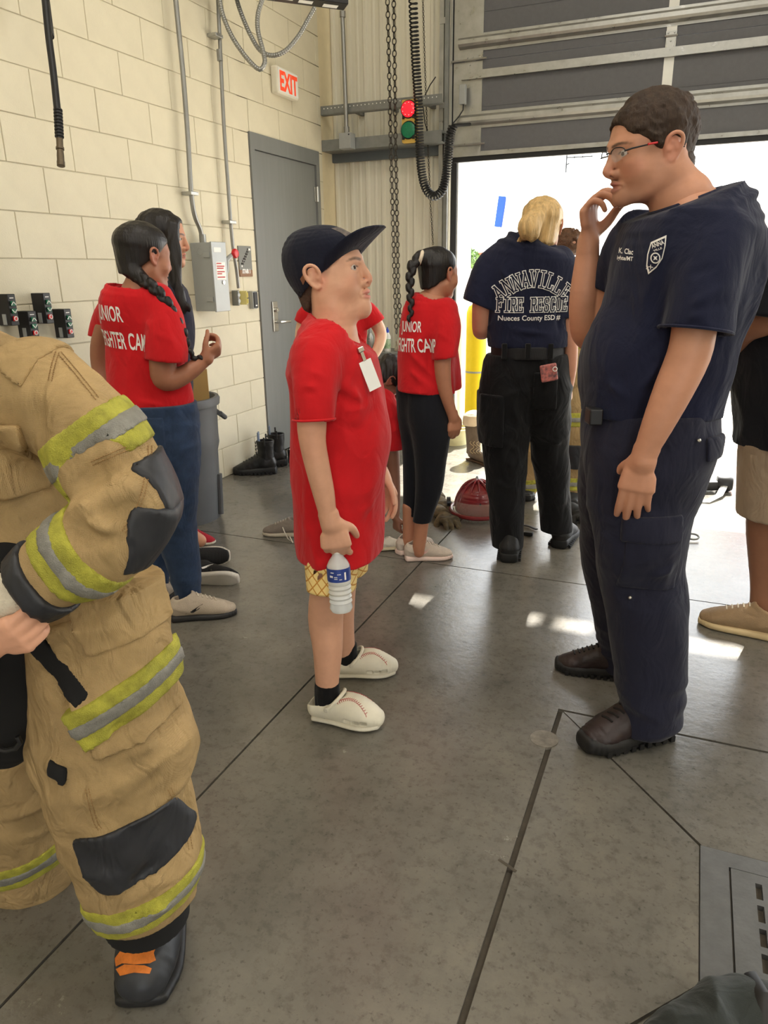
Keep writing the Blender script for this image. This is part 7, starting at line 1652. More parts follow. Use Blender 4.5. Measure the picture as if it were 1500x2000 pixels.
cs = lambda L: [(x / 2.143, y / 2.143) for x, y in L]
flex('grey flexible conduit hanging in the lower loop above the exit sign', cs([(918, -60), (920, 0), (935, 70), (975, 160), (1035, 245), (1085, 290), (1108, 262), (1100, 210), (1080, 130), (1080, 60), (1100, -10)]), [4.15] * 11)
flex('grey flexible conduit sweeping up to the right end of the dark fixture', cs([(985, -60), (992, 0), (1015, 70), (1050, 150), (1090, 212), (1140, 232), (1195, 212), (1250, 150), (1290, 80), (1316, 34)]), [4.35] * 10)
pp = thing('conduit', pB(679, 262, 5.72), 'steel conduit dropping to the junction box on the channel girt', 'conduit')
obj('pipe', Geo().tube([pB(668, 22, 5.72), pB(670, 60, 5.72), pB(675, 200, 5.72), pB(677, 262, 5.72)], .016, 12), M_conduit, pp, smooth=True)
obj('coupling', Geo().lathe([(.022, -.025), (.022, .025)], pB(677, 255, 5.72), Z3, 12), M_conduit, pp); obj('coupling', Geo().lathe([(.022, -.02), (.022, .02)], pB(669, 28, 5.72), Z3, 12), M_conduit, pp)
jb = thing('junction_box', pB(678, 290, 5.71), 'grey junction box fixed to the channel girt', 'junction box'); c0 = pB(678, 276, 5.70); obj('box', Geo().box(c0, (.10, .09, .11), None, .003), M_boxgray, jb); obj('cover_screw', Geo().lathe([(.006, 0), (.004, .003)], c0 + (.035, -.045, .04), (0, -1, 0), 8), M_black, jb)
# signal light
sl = thing('signal_light', pB(798, 278, 5.72), 'yellow signal with lit red lens above green lens beside the bay door', 'signal light'); a, b2 = pB(784, 195, 5.70), pB(813, 277, 5.70)
obj('plate', Geo().ab((a[0], 5.70, b2[2]), (b2[0], 5.745, a[2]), .008), mat('yellow_housing', (216, 178, 84), .5, var=.08), sl)
for v, m_, nm in ((213, mat('red_lens', (222, 30, 44), .25, emit=1.1, var=.1, scale=60), 'red_lens'), (254, mat('green_lens', (24, 128, 88), .3, var=.25, scale=90), 'green_lens')):
    c0 = pB(798, v, 5.698); ln = obj(nm, Geo().lathe([(.056, 0), (.054, .012), (.04, .018), (.01, .021)], c0, (0, -1, 0), 28), m_, sl, smooth=True)
    obj('lens_ring', ring(c0, WX_ * .058, WZ_ * .058, .005, 32), M_blackp, sl, smooth=True)
    if nm == 'red_lens':
        g = Geo()
        for rr, n in ((0, 1), (.024, 5), (.040, 9)):
            for k in range(n): g.lathe([(.006, 0), (.004, .003)], c0 + (rr * math.cos(6.283 * k / n), -.017 + rr * .06, rr * math.sin(6.283 * k / n)), (0, -1, 0), 8)
        obj('led_dots', g, mat('led_pink', (255, 150, 140), .4, emit=2.0, var=0), ln)['kind'] = 'stuff'
    for sx in (-1, 1): obj('clip', Geo().box(c0 + (sx * .04, -.004, -.05), (.018, .012, .026), None, .002), M_black, sl)
# hoist chains
def chain(label, pts, y, link, rr):
    P = np.array([pB(u, v, y) for u, v in pts]); P = np.vstack([P[0] + Z3 * (5.5 - P[0][2]), P]); L = np.r_[0, np.cumsum(np.linalg.norm(np.diff(P, axis=0), axis=1))]; t = thing('hoist_chain', P[-1], label, 'chain', 'hoist chains beside the bay door'); g = Geo(); n = int(L[-1] / (link * .74)); an = 0
    for i in range(n):
        c = np.array([np.interp(i * link * .74, L, P[:, k]) for k in range(3)]); s = WX_ if i % 2 else WY_
        g.tube([c + Z3 * (link / 2 - rr) * math.sin(a) * (1.0) + s * link * .28 * math.cos(a) for a in np.linspace(0, 2 * math.pi, 11)[:-1]], rr, 5, closed=True)
    obj('links', g, mat('dark_chain_steel', (70, 66, 60), .45, .7, var=.15), t, smooth=True)['kind'] = 'stuff'
chain('dark hoist chain, left of the pair hanging before the metal wall', [(757, 0), (764, 300), (771, 560), (775, 660)], 5.60, .052, .0042)
chain('dark hoist chain, right of the pair hanging before the metal wall', [(769, 0), (773, 300), (778, 560), (784, 655)], 5.66, .052, .0042)
chain('thin dark chain hanging behind the coiled cord', [(826, 0), (830, 130), (834, 250), (841, 400), (846, 480)], 5.85, .022, .0022)
# coiled cord
cp2 = [(806, -30), (808, 40), (812, 120), (817, 200), (819, 270), (823, 330), (831, 366), (846, 383), (862, 374), (871, 345), (876, 300), (880, 262), (886, 245)]
P = spline([tuple(pB(u, v, 5.62)) for u, v in cp2], 14); L = np.r_[0, np.cumsum(np.linalg.norm(np.diff(P, axis=0), axis=1))]; turns = 92; N_ = turns * 10; g = Geo(); Q = []
for i in range(N_):
    s = (i / N_); s = s ** .82; x_ = s * L[-1]; c = np.array([np.interp(x_, L, P[:, k]) for k in range(3)]); tg = unit(np.array([np.interp(x_ + .01, L, P[:, k]) for k in range(3)]) - c) if x_ + .01 < L[-1] else tg; sx = unit(np.cross(tg, WY_)); a = 2 * math.pi * i / 10; Q.append(c + .029 * (sx * math.cos(a) + np.cross(tg, sx) * math.sin(a)))
cc = thing('coiled_cord', P[-1], 'black coiled cord looping beside the bay door track', 'cord'); obj('coil', Geo().tube(Q, .0062, 6), M_black, cc, smooth=True); obj('lead', Geo().tube([P[0], P[0] * (1, 1, 0) + Z3 * 5.6], .006, 8), M_black, cc, smooth=True); obj('plug', Geo().tube([P[-1], P[-1] + (.05, .24, .04)], .012, 8), M_black, cc)
kx = thing('pull_cord', pB(842, 150, 5.86), 'thin black wire bent out near the signal light', 'wire'); obj('wire', Geo().tube([pB(851, 150, 5.86), pB(840, 166, 5.86), pB(830, 186, 5.86), pB(826, 205, 5.86), pB(830, 240, 5.86), pB(836, 260, 5.86)], .004, 6), M_black, kx, smooth=True)

# shelf with bottles under the girts
sf = thing('wall_shelf', pB(740, 720, 5.6), 'grey steel shelf along the cream metal wall holding bottles', 'shelf')
zs = float(pB(765, 688, 5.62)[2]); obj('board', Geo().ab((.02, 5.55, zs - .03), (1.0, 5.94, zs), .004), M_galvd, sf); obj('front_rail', Geo().ab((.02, 5.53, zs - .10), (1.0, 5.55, zs - .025)), M_galvd, sf)
for x_ in (.06, .96): obj('leg', Geo().ab((x_ - .02, 5.56, 0), (x_ + .02, 5.60, zs - .03)), M_galvd, sf)
def bottle(u, v0, v1, wpx, y, m, capm, label, nm='bottle', bandm=None):
    p0_ = pB(u, v1, y); p0_[2] = zs; h_ = float(pB(u, v0, y)[2]) - zs; r = wpx / 2 * mpx(p0_); t = thing(nm, p0_, label, 'bottle', 'bottles on the wall shelf')
    obj('body', Geo().lathe([(r * .95, 0), (r, .01), (r, h_ * .62), (r * .6, h_ * .74), (r * .42, h_ * .80)], p0_, Z3, 20), m, t, smooth=True); obj('cap', Geo().lathe([(r * .5, h_ * .78), (r * .5, h_ * .88), (r * .25, h_ * .93), (r * .18, h_)], p0_, Z3, 16), capm, t, smooth=True)
    if bandm: obj('label_band', Geo().lathe([(r * 1.015, h_ * .12), (r * 1.015, h_ * .52)], p0_, Z3, 20, cap=False), bandm, t, smooth=True)
bottle(757, 639, 686, 13, 5.68, M_white, mat('blue_cap', (30, 70, 190), .35), 'white bottle with blue nozzle and green label on the shelf', bandm=mat('green_label', (88, 160, 90), .5, col2=(226, 232, 214), scale=30))
bottle(724, 640, 687, 14, 5.70, M_galv, M_boxgray, 'grey metal spray can on the shelf behind the raised elbow', 'spray_can')
bottle(742, 670, 687, 8, 5.60, M_black, M_black, 'small black bottle on the shelf beside the green label bottle')
rg = thing('rag_pile', pB(790, 688, 5.72), 'crumpled pale rag on the shelf behind the chain ends', 'rag'); c0 = pB(792, 676, 5.74); c0[2] = zs + .045
obj('cloth', build([segs3([(c0[0] - .06, c0[1], zs + .03, .04, .035), (c0[0], c0[1], zs + .05, .06, .05), (c0[0] + .07, c0[1], zs + .03, .04, .035)], m=2)], .006, disp=folds(.014, (22, 22, 22), 5)), cloth('pale_rag', (200, 190, 170)), rg, smooth=True)

# ================================================================ things on the floor
# trash can with cardboard
tc_ = np.array([.275, 3.27, 0]); tcn = thing('trash_can', tc_, 'grey round plastic trash can holding cardboard against the block wall', 'trash can')
M_can = mat('grey_can_plastic', (92, 95, 98), .5, var=.08, scale=8)
rt, rb2, ht_ = .268, .225, .80
prof = [(rb2, 0), (rb2 + .003, .02), (rb2 + .018, .30), (rb2 + .022, .45), (rb2 + .035, .50), (rt - .01, .55), (rt - .006, .70), (rt - .004, .745), (rt + .014, .75), (rt + .018, .785), (rt + .010, ht_), (rt - .010, ht_), (rt - .02, .76), (rt - .03, .5), (rb2 - .02, .1), (.01, .09)]
kz = .70 / .80; prof = [(r * .88, z * kz) for r, z in prof]; rt *= .88; rb2 *= .88
obj('bin', Geo().lathe(prof, tc_, Z3, 48), M_can, tcn, smooth=True)
for k in range(4):
    a = k * math.pi / 2 + .35; dirv = np.array([math.cos(a), math.sin(a), 0]); obj('base_rib', Geo().tube([tc_ + dirv * (rb2 + .012) + Z3 * .02, tc_ + dirv * (rb2 + .022) + Z3 * .26], .016, 8), M_can, tcn, smooth=True)
for k in range(2):
    a = -.9 + k * 1.75; dirv = np.array([math.cos(a), math.sin(a), 0]); sd2 = np.array([-dirv[1], dirv[0], 0]); obj('grip', Geo().tube([tc_ + dirv * (rt - .002) + sd2 * -.08 + Z3 * .60, tc_ + dirv * (rt + .03) + sd2 * -.05 + Z3 * .57, tc_ + dirv * (rt + .03) + sd2 * .05 + Z3 * .57, tc_ + dirv * (rt - .002) + sd2 * .08 + Z3 * .60], .014, 8), M_can, tcn, smooth=True)
cb = thing('cardboard', tc_ + (0, 0, .5), 'tan cardboard sheet sticking out of the grey trash can', 'cardboard'); M_card = mat('cardboard', (188, 154, 98), .85, var=.06, scale=6)
cR = np.stack([RH, EH, Z3], 1); obj('sheet', Geo().box(tc_ + RH * .10 + Z3 * .62, (.20, .006, .46), cR), M_card, cb); obj('fold', Geo().box(tc_ + RH * -.06 + EH * .06 + Z3 * .58, (.006, .12, .40), cR), M_card, cb)
# black boots by the door
BT = dict(upper=mat('black_polished_leather', (28, 28, 29), .38, var=.2, scale=20, bump=.08, bscale=110), sole=M_black, lace=M_black)
def tall_boot(heel, toe, label, hgt=.24):
    h, f, x, L = shoe_frame(heel, toe); t = thing('boot', (h + np.array(toe)) / 2 * (1, 1, 0), label, 'boot', 'black station boots by the door'); s = .30
    shoe(t, h, h + f * s, 'workboot', BT, 1.0, name='upper', L=s)
    c = h + f * .065; p = [segs3([(*(c + Z3 * .08), .046, .055), (*(c + Z3 * .16), .048, .056), (*(c + Z3 * hgt), .054, .062)], e=f, m=2, cap=.2)]; F = field(p, .0045); F.add(p[0], .01); F.disp(lambda P: .002 * vnoise(P * 40)); F.add(segs3([(*(c + Z3 * .12), .038, .046), (*(c + Z3 * .32), .046, .054)], e=f, m=1, cap=.2), .004, 's'); F.plane(c + Z3 * hgt, Z3); sobj('shaft', F.mesh(1), BT['upper'], t)
    for sx in (-1, 1): obj('pull_loop', Geo().tube([c + x * sx * .052 + Z3 * (hgt - .03), c + x * sx * .066 + Z3 * (hgt + .03), c + x * sx * .05 + Z3 * (hgt + .015)], .006, 6), M_black, t)
    obj('tongue', Geo().box(c + f * .045 + Z3 * (hgt + .012), (.05, .012, .09), np.stack([x, f, Z3], 1), .004), mat('grey_blue_lining', (110, 124, 146), .8), t)
    g = Geo()
    for k in range(6): g.tube([c + f * (.062 + .004 * k * 0) + x * -.03 + Z3 * (.10 + .024 * k), c + f * .068 + Z3 * (.108 + .024 * k), c + f * .062 + x * .03 + Z3 * (.10 + .024 * k)], .0035, 6)
    obj('shaft_laces', g, M_black, t)['kind'] = 'stuff'
tall_boot(pF(540, 924), pF(462, 926), 'black lace-up station boot standing by the block wall, nearer of the pair'); tall_boot(pF(560, 908), pF(500, 912), 'black lace-up station boot standing against the door frame, farther of the pair')
bx2 = thing('black_case', pF(562, 908), 'small black case on the floor at the foot of the grey door', 'case'); c0 = pF(572, 905); obj('body', Geo().box(c0 + (0.03, .05, .055), (.11, .16, .11), None, .01), M_blackp, bx2); obj('flap', Geo().box(c0 + (.088, .05, .07), (.006, .14, .06), None, .002), M_black, bx2)
pr = thing('paper_sheet', c0 + (0.05, .2, .115), 'white paper lying on the small black case by the door', 'paper'); obj('sheet', Geo().box(c0 + (.03, .06, .114), (.12, .17, .003), Matrix.Rotation(.3, 3, 'Z')), M_paper, pr)
# loose shoes
def loose(label, heel, toe, M, s_w=1.1, roll=0.0, lift=0.0, L=None, grp='loose shoes on the floor'):
    t = thing('shoe', (np.array(heel) + np.array(toe)) / 2, label, 'shoe', grp); shoe(t, heel, toe, 'sneaker', M, s_w, roll=roll, lift=lift, name='upper', L=L); return t
GS = dict(upper=mat('grey_worn_mesh', (136, 126, 116), .85, var=.16, bump=.2, bscale=260), sole=mat('stained_cream_sole', (196, 186, 166), .7, var=.15), lace=mat('pale_lace', (208, 200, 186), .8))
t = loose('worn grey sneaker with loose laces lying behind the capped boy', pF(596, 1046), pF(513, 1044), GS, 1.1)
obj('loose_lace', Geo().tube([pF(552, 1030, .06), pF(556, 1040, .04), pF(562, 1052, .01), pF(570, 1058, .004), pF(566, 1048, .02), pF(572, 1060, .004)], .003, 6), GS['lace'], t, smooth=True)
NB = dict(upper=mat('black_mesh', (26, 26, 28), .8, var=.2, bump=.2, bscale=260), sole=mat('white_midsole', (214, 208, 198), .6, var=.1), lace=M_black, stripe=M_print)
loose('black sneaker with white sole lying on its side, nearer the braided girl\'s jeans', pF(362, 1146), pF(452, 1146), NB, 1.05, roll=1.1, lift=.03, L=.25); loose('black sneaker with white sole tipped over, farther one by the trash can', pF(356, 1102), pF(450, 1104), NB, 1.05, roll=-1.2, lift=.05, L=.25)
BLU = dict(upper=mat('blue_mesh', (40, 66, 190), .75, var=.15, bump=.2, bscale=260), sole=mat('white_sole', (224, 222, 216), .6, var=.06), lace=M_white)
loose('bright blue sneaker with white sole between the jeans legs', pF(296, 1108), pF(336, 1122), BLU, 1.05, L=.24)
# fire helmet
ho = pF(932, 1008); hl = thing('fire_helmet', ho, 'red fire helmet with clear face shield resting on the floor', 'helmet')
M_hel = mat('red_helmet_shell', (122, 30, 36), .35, var=.12, coat=.3); fd = -EH
def HS(n, **k): return segs3([(*(ho + RH * a + EH * b + Z3 * c), r, q) for a, b, c, r, q in n], e=EH, **k)
dome = HS([(0, .02, .04, .125, .145), (0, .02, .09, .122, .14), (0, .02, .14, .10, .115), (0, .02, .18, .05, .06)], m=3, cap=.4); f = field([dome], .0045); f.add(dome, 0); f.plane(ho + Z3 * .03, -Z3)
shl = sobj('shell', f.mesh(1), M_hel, hl)
for k in range(6):
    a = math.pi * k / 6; d2 = RH * math.cos(a) + EH * math.sin(a); obj('ridge', Geo().tube([ho + EH * .02 + d2 * (.128 * math.cos(b)) * (1.0) + Z3 * (.05 + .162 * math.sin(b)) for b in np.linspace(.05, math.pi - .05, 21)], .006, 6), M_hel, shl, smooth=True)
obj('comb', Geo().prism([(-.14, .10), (-.11, .15), (-.05, .205), (.03, .225), (.09, .19), (.10, .17), (0, .195), (-.08, .15), (-.12, .10)], ho - RH * .004 + EH * .02, EH, Z3, RH, .008), M_blackp, hl)
obj('brim', ring(ho + EH * .02 + Z3 * .035, RH * .150, EH * .175, .012, 40), M_hel, hl, smooth=True)
g = Geo(); n = 18
for sgn in (0, 1):
    pass
V = []; 
for i in range(n + 1):
    a = math.pi * (1 + i / n); r = .155
    for z in (.012, .115): V.append(ho + EH * .0 + RH * r * math.cos(a) + EH * r * math.sin(a) * .95 + Z3 * z)
F = [(2 * i, 2 * i + 2, 2 * i + 3, 2 * i + 1) for i in range(n)]
obj('face_shield', (np.array(V), F), mat('clear_shield', (226, 222, 206), .3, var=.05, alpha=.26, spec=.3), hl, smooth=True)
obj('shield_pivot', Geo().lathe([(.028, 0), (.028, .02)], ho - RH * .155 + Z3 * .09, -RH, 16), M_blackp, hl); obj('shield_pivot', Geo().lathe([(.028, 0), (.028, .02)], ho + RH * .155 + Z3 * .09, RH, 16), M_blackp, hl)
# gloves
def glove(label, c, d, m, cat='glove', grp='work gloves on the floor'):
    c = np.array(c) * (1, 1, 0); t = thing('glove', c, label, cat, grp); hd = hand(c + Z3 * .03, d, -Z3, np.cross(d, Z3), 1.25, (.5, .6, .4, .7), (.4, .2), .16)
    sobj('shell', build(hd, .0045, .012, disp=folds(.003, (30, 30, 30), 3)), m, t); sobj('cuff', build([segs3([(*(c - unit(d) * .10 + Z3 * .035), .05, .03), (*(c - unit(d) * .02 + Z3 * .035), .045, .03)], e=Z3, m=1)], .005), m, t)
M_glv = mat('tan_black_glove', (132, 116, 84), .8, col2=(36, 34, 30), scale=16)
glove('tan and black work glove lying against the fire helmet', pF(858, 985), RH * .2 - EH, M_glv); glove('tan and black work glove under the other beside the black leggings', pF(866, 1016), RH * .35 - EH, M_glv)
M_glb = mat('black_glove', (34, 34, 33), .7, var=.25); glove('black glove on the floor by the blonde woman\'s right boot', pF(1130, 1012), RH * .3 - EH, M_glb)
st_ = thing('strap', pF(1035, 1030), 'short black strap lying between the blonde woman\'s boots', 'strap'); obj('webbing', Geo().tube([pF(1018, 1024, .008), pF(1034, 1028, .012), pF(1048, 1034, .008)], .012, 8, flat=.3), M_black, st_); obj('clip', Geo().box(pF(1032, 1042, .012), (.05, .03, .02), None, .005), M_blackp, st_)
# cowboy boot with a cap on it
cbp = pF(932, 902); cbo = thing('cowboy_boot', cbp, 'brown stitched cowboy boot standing in the bay opening', 'boot'); dF2 = RH * .35 - EH * .6; M_cow = mat('brown_suede', (110, 96, 80), .7, var=.2, scale=16)
f1 = unit(dF2 * (1, 1, 0)); up = [segs3([(*(cbp - f1 * .06 + Z3 * .05), .035, .035), (*(cbp + f1 * .04 + Z3 * .045), .04, .035), (*(cbp + f1 * .13 + Z3 * .03), .03, .022)], e=Z3, m=2), segs3([(*(cbp - f1 * .05 + Z3 * .06), .045, .05), (*(cbp - f1 * .05 + Z3 * .18), .055, .062), (*(cbp - f1 * .05 + Z3 * .29), .065, .075)], e=f1, m=2, cap=.2)]
F = field(up, .005); F.add(up[0], .02).add(up[1], .03); F.add(segs3([(*(cbp - f1 * .05 + Z3 * .2), .05, .056), (*(cbp - f1 * .05 + Z3 * .4), .06, .07)], e=f1, m=1, cap=.2), .004, 's'); F.plane(cbp + Z3 * .012, -Z3); cmz = F.mesh(1); cbu = sobj('upper', cmz, M_cow, cbo)
obj('sole', Geo().box(cbp + f1 * .03 + Z3 * .008, (.075, .25, .016), np.stack([np.cross(f1, Z3), f1, Z3], 1), .006), mat('leather_sole', (84, 62, 44), .6), cbo)
tr = bvh(*cmz); g = Geo(); Fb = Fig(0, O=cbp)
for dx in (-9, -3, 3, 9):
    pts = []
    for k in range(9):
        r = unit(ray(931 + dx + 4 * math.sin(k * 1.2 + dx), 862 + k * 3)); h = tr.ray_cast(Vector(CAM), Vector(r))
        if h[0]: pts.append(np.array(h[0]) + np.array(h[1]) * .002)
    if len(pts) > 3: g.tube(pts, .0022, 5)
if g.v: obj('shaft_stitching', g, mat('cream_thread', (196, 178, 140), .8), cbu)['kind'] = 'stuff'
for sx in (-1, 1): obj('pull_strap', Geo().tube([cbp - f1 * .05 + np.cross(f1, Z3) * sx * .062 + Z3 * .27, cbp - f1 * .05 + np.cross(f1, Z3) * sx * .075 + Z3 * .31, cbp - f1 * .05 + np.cross(f1, Z3) * sx * .06 + Z3 * .29], .008, 6, flat=.4), M_cow, cbo)
cpp = cbp - f1 * .05 + Z3 * .30; cpo = thing('cap', cpp, 'cream baseball cap hung over the top of the cowboy boot', 'cap'); M_cc = cloth('cream_cap_cloth', (226, 208, 178)); q = [segs3([(*(cpp + Z3 * -.02), .085, .085), (*(cpp + Z3 * .03), .08, .08), (*(cpp + Z3 * .055), .05, .05)], m=2, cap=.4)]
F = field(q, .005); F.add(q[0], 0); F.add(segs3([(*(cpp + Z3 * -.08), .078, .078), (*(cpp + Z3 * .02), .074, .074)], m=1, cap=.3), .003, 's'); F.plane(cpp + Z3 * -.03, -Z3 + RH * .3); sobj('crown', F.mesh(1), M_cc, cpo); obj('brim', Geo().prism([(.075 * math.cos(a), .07 + .07 * math.sin(a)) for a in np.linspace(0, math.pi, 13)] + [(-.06, .04), (0, .07), (.06, .04)], cpp + Z3 * -.03, EH, unit(RH - Z3 * .6), unit(Z3 + RH * .6), .004), M_cc, cpo)
# breathing mask set, buckle and hose behind the man
mk = thing('breathing_mask', pF(1395, 965), 'black breathing mask with clear strap on the bright floor by the opening', 'mask'); c0 = pF(1398, 958)
obj('regulator', Geo().lathe([(.045, 0), (.05, .01), (.05, .07), (.04, .09)], c0 + Z3 * .05, RH * .9 - EH * .3, 20), M_blackp, mk, smooth=True); obj('body', Geo().box(c0 - RH * .10 + Z3 * .04, (.20, .09, .06), np.stack([RH, EH, Z3], 1), .012), M_blackp, mk); obj('strap', Geo().tube([c0 + RH * .04 - EH * .03 + Z3 * .05, c0 - RH * .05 - EH * .16 + Z3 * .02, c0 - RH * .16 - EH * .25 + Z3 * .01, c0 - RH * .24 - EH * .22 + Z3 * .01], .02, 8, flat=.25), mat('clear_strap', (214, 214, 210), .2, alpha=.8), mk, smooth=True); obj('harness', Geo().tube([c0 - RH * .2 + Z3 * .03, c0 - RH * .28 - EH * .08 + Z3 * .01, c0 - RH * .22 - EH * .2 + Z3 * .01], .016, 8, flat=.4), M_black, mk, smooth=True)
bk = thing('buckle_strap', pF(1352, 1045), 'steel buckle on a black strap loop behind the man\'s knee', 'strap'); c0 = pF(1353, 1048, .02); obj('buckle', ring(c0, RH * .03, unit(EH + Z3 * .4) * .022, .005, 20), M_galvd, bk, smooth=True); obj('webbing', Geo().tube([c0 - RH * .02, c0 - RH * .06 - EH * .02 + Z3 * -.01, pF(1340, 1075, .01), pF(1336, 1095, .01), pF(1322, 1110, .01)], .008, 8), M_black, bk, smooth=True)
# dark bag at the lower right corner
bgp = pF(1400, 2015); bgd = thing('dark_bag', bgp, 'dark green cloth bag slumped on the floor at the lower right corner', 'bag')
f = field([segs3([(*(bgp - RH * .05 + Z3 * .02), .08, .07), (*(bgp + RH * .2 + Z3 * .06), .10, .1)], m=1)], .005, .06); ch_ = segs3([(*(bgp - RH * .14 - EH * .06 + Z3 * .0), .05, .05), (*(bgp - RH * .04 - EH * .03 + Z3 * .01), .07, .075), (*(bgp + RH * .06 + Z3 * .01), .085, .08), (*(bgp + RH * .16 - EH * .02 + Z3 * -.01), .08, .08)], e=Z3, m=3); f.add(ch_, .0); f.disp(folds(.008, (14, 14, 14), 8), .04); f.plane((0, 0, 0), (0, 0, -1)); sobj('bag_body', f.mesh(1), cloth('dark_green_nylon', (46, 50, 48), rough=.6), bgd)
obj('carry_strap', Geo().tube([bgp + RH * .02 - EH * .10 + Z3 * .02, bgp + RH * .05 - EH * .06 + Z3 * .07, bgp + RH * .07 + Z3 * .095, bgp + RH * .08 + EH * .06 + Z3 * .07], .012, 8, flat=.3), M_black, bgd, smooth=True)
# floor marks: core plug and a short gouge
cpk = pF(1063, 1443); obj('core_plug', Geo().lathe([(.042, -.01), (.042, .0012)], cpk, Z3, 28), mat('patched_mortar', (116, 110, 100), .8, var=.3, scale=40), fl); obj('gouge', Geo().tube([pF(974, 1678, .0006), pF(1008, 1702, .0006)], .004, 6, flat=.15), M_joint, fl)

# ================================================================ outdoors
M_yel = mat('yellow_bollard_paint', (244, 214, 30), .5, var=.05); bo = pF(926, 838); bl_ = thing('bollard', bo, 'yellow steel bollard standing just outside the bay opening', 'bollard')
obj('post', Geo().lathe([(.088, 0), (.088, 1.0), (.07, 1.05), (.03, 1.075), (.005, 1.08)], bo, Z3, 28), M_yel, bl_, smooth=True); obj('band', Geo().lathe([(.0895, .50), (.0895, .515)], bo, Z3, 28, cap=False), M_boxgray, bl_)
bkt = thing('bucket', pF(884, 856), 'pale yellow bucket just inside the opening behind the leggings', 'bucket'); c0 = pF(888, 868); obj('pail', Geo().lathe([(.11, 0), (.13, .12), (.138, .12), (.138, .13), (.125, .13), (.105, .01)], c0 + EH * .05, Z3, 28), mat('pale_pail', (226, 220, 170), .5), bkt, smooth=True); obj('bail', ring(c0 + EH * .05 + Z3 * .125, RH * .135, unit(-EH + Z3 * .2) * .1, .003, 24, 0, math.pi), M_galv, bkt)
# canopy tent
ty = 10.2; ta = pB(982, 388, ty); tb = pB(985, 460, ty); tx0 = float(ta[0]); z1, z0 = float(ta[2]), float(tb[2]); tw = 3.6
tn_ = thing('canopy_tent', (tx0, ty, 0), 'white canopy tent with blue corner outside the bay door', 'canopy tent'); M_tent = mat('white_canopy', (236, 236, 236), .8, var=.03, wr=1.0)
apex = np.array([tx0 + tw / 2, ty + tw / 2, z1 + .9]); cor = [np.array([tx0 + a * tw, ty + b * tw, z1]) for a, b in ((0, 0), (1, 0), (1, 1), (0, 1))]
for k in range(4):
    a, b2 = cor[k], cor[(k + 1) % 4]; obj('roof_panel', Geo().add([a, b2, apex], [(0, 1, 2)]), M_tent, tn_); n_ = 12; V = [a + (b2 - a) * i / n_ + Z3 * (-(z1 - z0) * j * (1 - .06 * math.sin(i * 2.1))) for j in (0, 1) for i in range(n_ + 1)]; obj('valance', (np.array(V), [(i, i + 1, n_ + 2 + i, n_ + 1 + i) for i in range(n_)]), M_tent, tn_)
    obj('leg', Geo().tube([cor[k] * (1, 1, 0), cor[k]], .022, 8), M_white, tn_); obj('truss', Geo().tube([cor[k] + Z3 * (z0 - z1 - .02), cor[(k + 1) % 4] + Z3 * (z0 - z1 - .02)], .012, 6), M_white, tn_)
obj('blue_corner', Geo().box(cor[0] + (-.02, -.03, -.16), (.10, .05, .38), Matrix.Rotation(.12, 3, 'Y'), .012), mat('blue_canvas', (16, 62, 150), .7), tn_); obj('guy_line', Geo().tube([cor[0] + (-.03, -.03, -.3), cor[0] + (-.12, -.05, -1.2), cor[0] + (-.16, -.05, -1.8)], .006, 5), M_boxgray, tn_)
# far buildings, trees, vehicle ramp
def fbuild(x0, x1, y, h_, m, rm, label, wins=4, roof=.35):
    t = thing('building', (x0, y, 0), label, 'building', 'low buildings across the yard'); obj('wall', Geo().ab((x0, y, 0), (x1, y + 8, h_)), m, t); obj('roof', Geo().ab((x0 - .3, y - .3, h_), (x1 + .3, y + 8.3, h_ + roof), .05), rm, t)
    for i in range(wins):
        xc = x0 + (i + .5) * (x1 - x0) / wins; w0 = obj('window', Geo().ab((xc - .7, y - .06, h_ * .30), (xc + .7, y, h_ * .72)), M_boxgray, t); obj('pane', Geo().ab((xc - .62, y - .08, h_ * .34), (xc + .62, y - .06, h_ * .68)), mat('dark_glass', (70, 76, 82), .1, var=.1), w0)
yb2 = 34; xa = float(pB(905, 520, yb2)[0]); xb = float(pB(1010, 520, yb2)[0]); fbuild(xa, float(pB(1195, 520, yb2)[0]), yb2, float(pB(960, 509, yb2)[2]), mat('weathered_block', (150, 144, 134), .9, var=.15, scale=.5), M_galvd, 'low weathered grey block building across the yard', 5, .12)
fbuild(float(pB(945, 500, 46)[0]), float(pB(1030, 500, 46)[0]), 46, float(pB(980, 504, 46)[2]), mat('brick_red_wall', (150, 84, 66), .9, var=.1), mat('rust_roof', (166, 84, 62), .8, var=.1), 'brick red roofed building behind the grey block building', 2, .35)
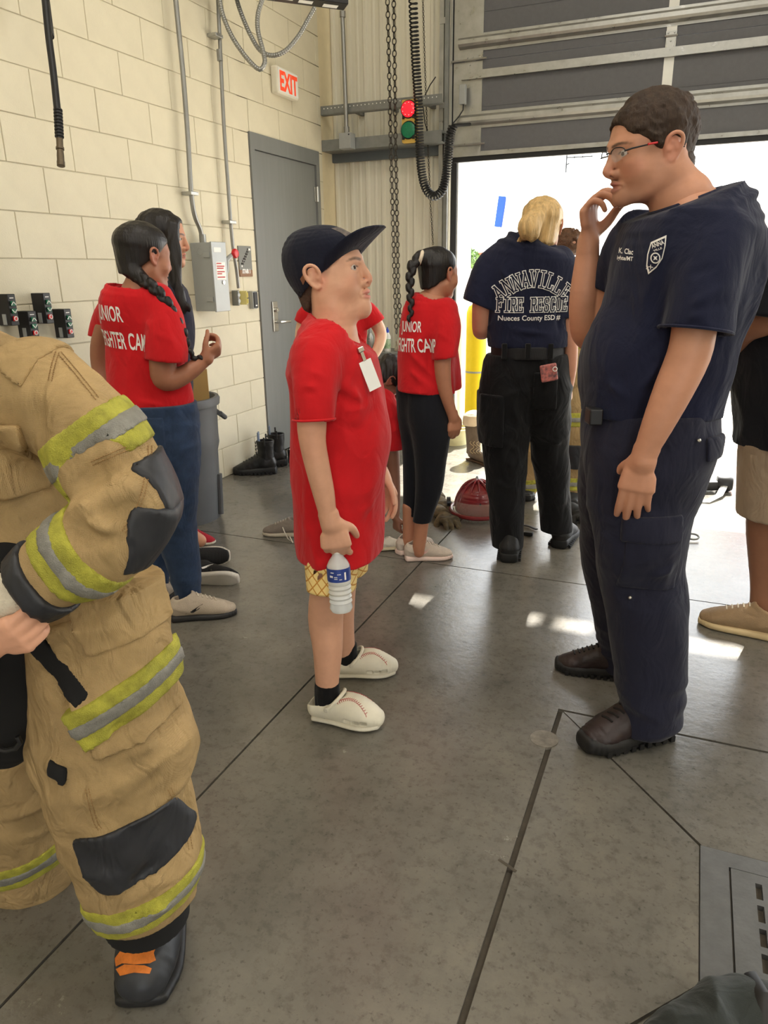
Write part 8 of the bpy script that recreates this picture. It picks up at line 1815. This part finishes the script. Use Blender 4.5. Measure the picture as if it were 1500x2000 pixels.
def tree(u, y, hgt, r, label, seed):
    b = pB(u, 528, y) * (1, 1, 0); t = thing('tree', b, label, 'tree', 'trees beyond the yard'); obj('trunk', Geo().tube([b, b + (.1, 0, hgt * .35), b + (0, .1, hgt * .6)], [.18, .14, .1], 8), mat('bark', (92, 76, 60), .9), t, smooth=True); rg_ = np.random.default_rng(seed); g = Geo()
    for i in range(900):
        d = rg_.normal(size=3); d = d / np.linalg.norm(d) * r * rg_.random() ** .4 * (1, 1, .8); c = b + (0, 0, hgt * .68) + d; a = rg_.normal(size=3) * .07 * r; e = rg_.normal(size=3) * .07 * r; g.add([c - a, c + e, c + a, c - e], [(0, 1, 2, 3)])
    obj('leaves', g, mat('green_leaves', (96, 122, 62), .8, var=.3, scale=2), t)['kind'] = 'stuff'
tree(909, 30, 2.6, .55, 'small green tree at the left edge of the bay opening', 1); tree(1492, 26, 3.0, 1.5, 'green tree beyond the canopy at the right edge', 2)
rm_ = thing('ramp_trailer', pB(1480, 528, 18) * (1, 1, 0), 'white steel ramp frame beyond the canopy at the right edge', 'trailer'); b = pB(1480, 528, 18) * (1, 1, 0)
for k in range(2): obj('rail', Geo().tube([b + (-2, k * 1.2, 1.0 + .5), b + (2.2, k * 1.2, 1.95)], .04, 8), M_white, rm_); obj('lower_rail', Geo().tube([b + (-2, k * 1.2, .7), b + (2.2, k * 1.2, 1.1)], .05, 8), M_white, rm_)
for k in range(7): obj('brace', Geo().tube([b + (-1.9 + k * .62, 0, .74 + k * .06), b + (-1.5 + k * .62, 0, 1.6 + k * .07)], .025, 6), M_white, rm_)
for k in range(2): obj('wheel', Geo().lathe([(.2, -.1), (.36, -.08), (.38, 0), (.36, .08), (.2, .1)], b + (-.2 + k * .9, -.1, .38), (0, 1, 0), 24), M_black, rm_, smooth=True)
an = thing('antenna', pB(1106, 324, 33) * (1, 1, 0), 'thin aerial mast rising above the yard beyond the bay opening', 'antenna'); a0 = pB(1106, 324, 33); z0 = 2.5
obj('mast', Geo().tube([a0 * (1, 1, 0), a0 + Z3 * .9], .03, 6), M_black, an)
for v, u1 in ((308, 1158), (322, 1112)):
    p, q = pB(1106, v, 33), pB(u1, v - 3, 33); obj('boom', Geo().tube([p, q], .025, 6), M_black, an)
for u in (1122, 1138): obj('element', Geo().tube([pB(u, 298, 33), pB(u, 318, 33)], .02, 6), M_black, an)
mh = pF(1420, 834); obj('manhole_cover', Geo().lathe([(.3, -.02), (.3, -.008)], mh * (1, 1, 1), Z3, 32), mat('iron_cover', (120, 112, 104), .7, .3), og)
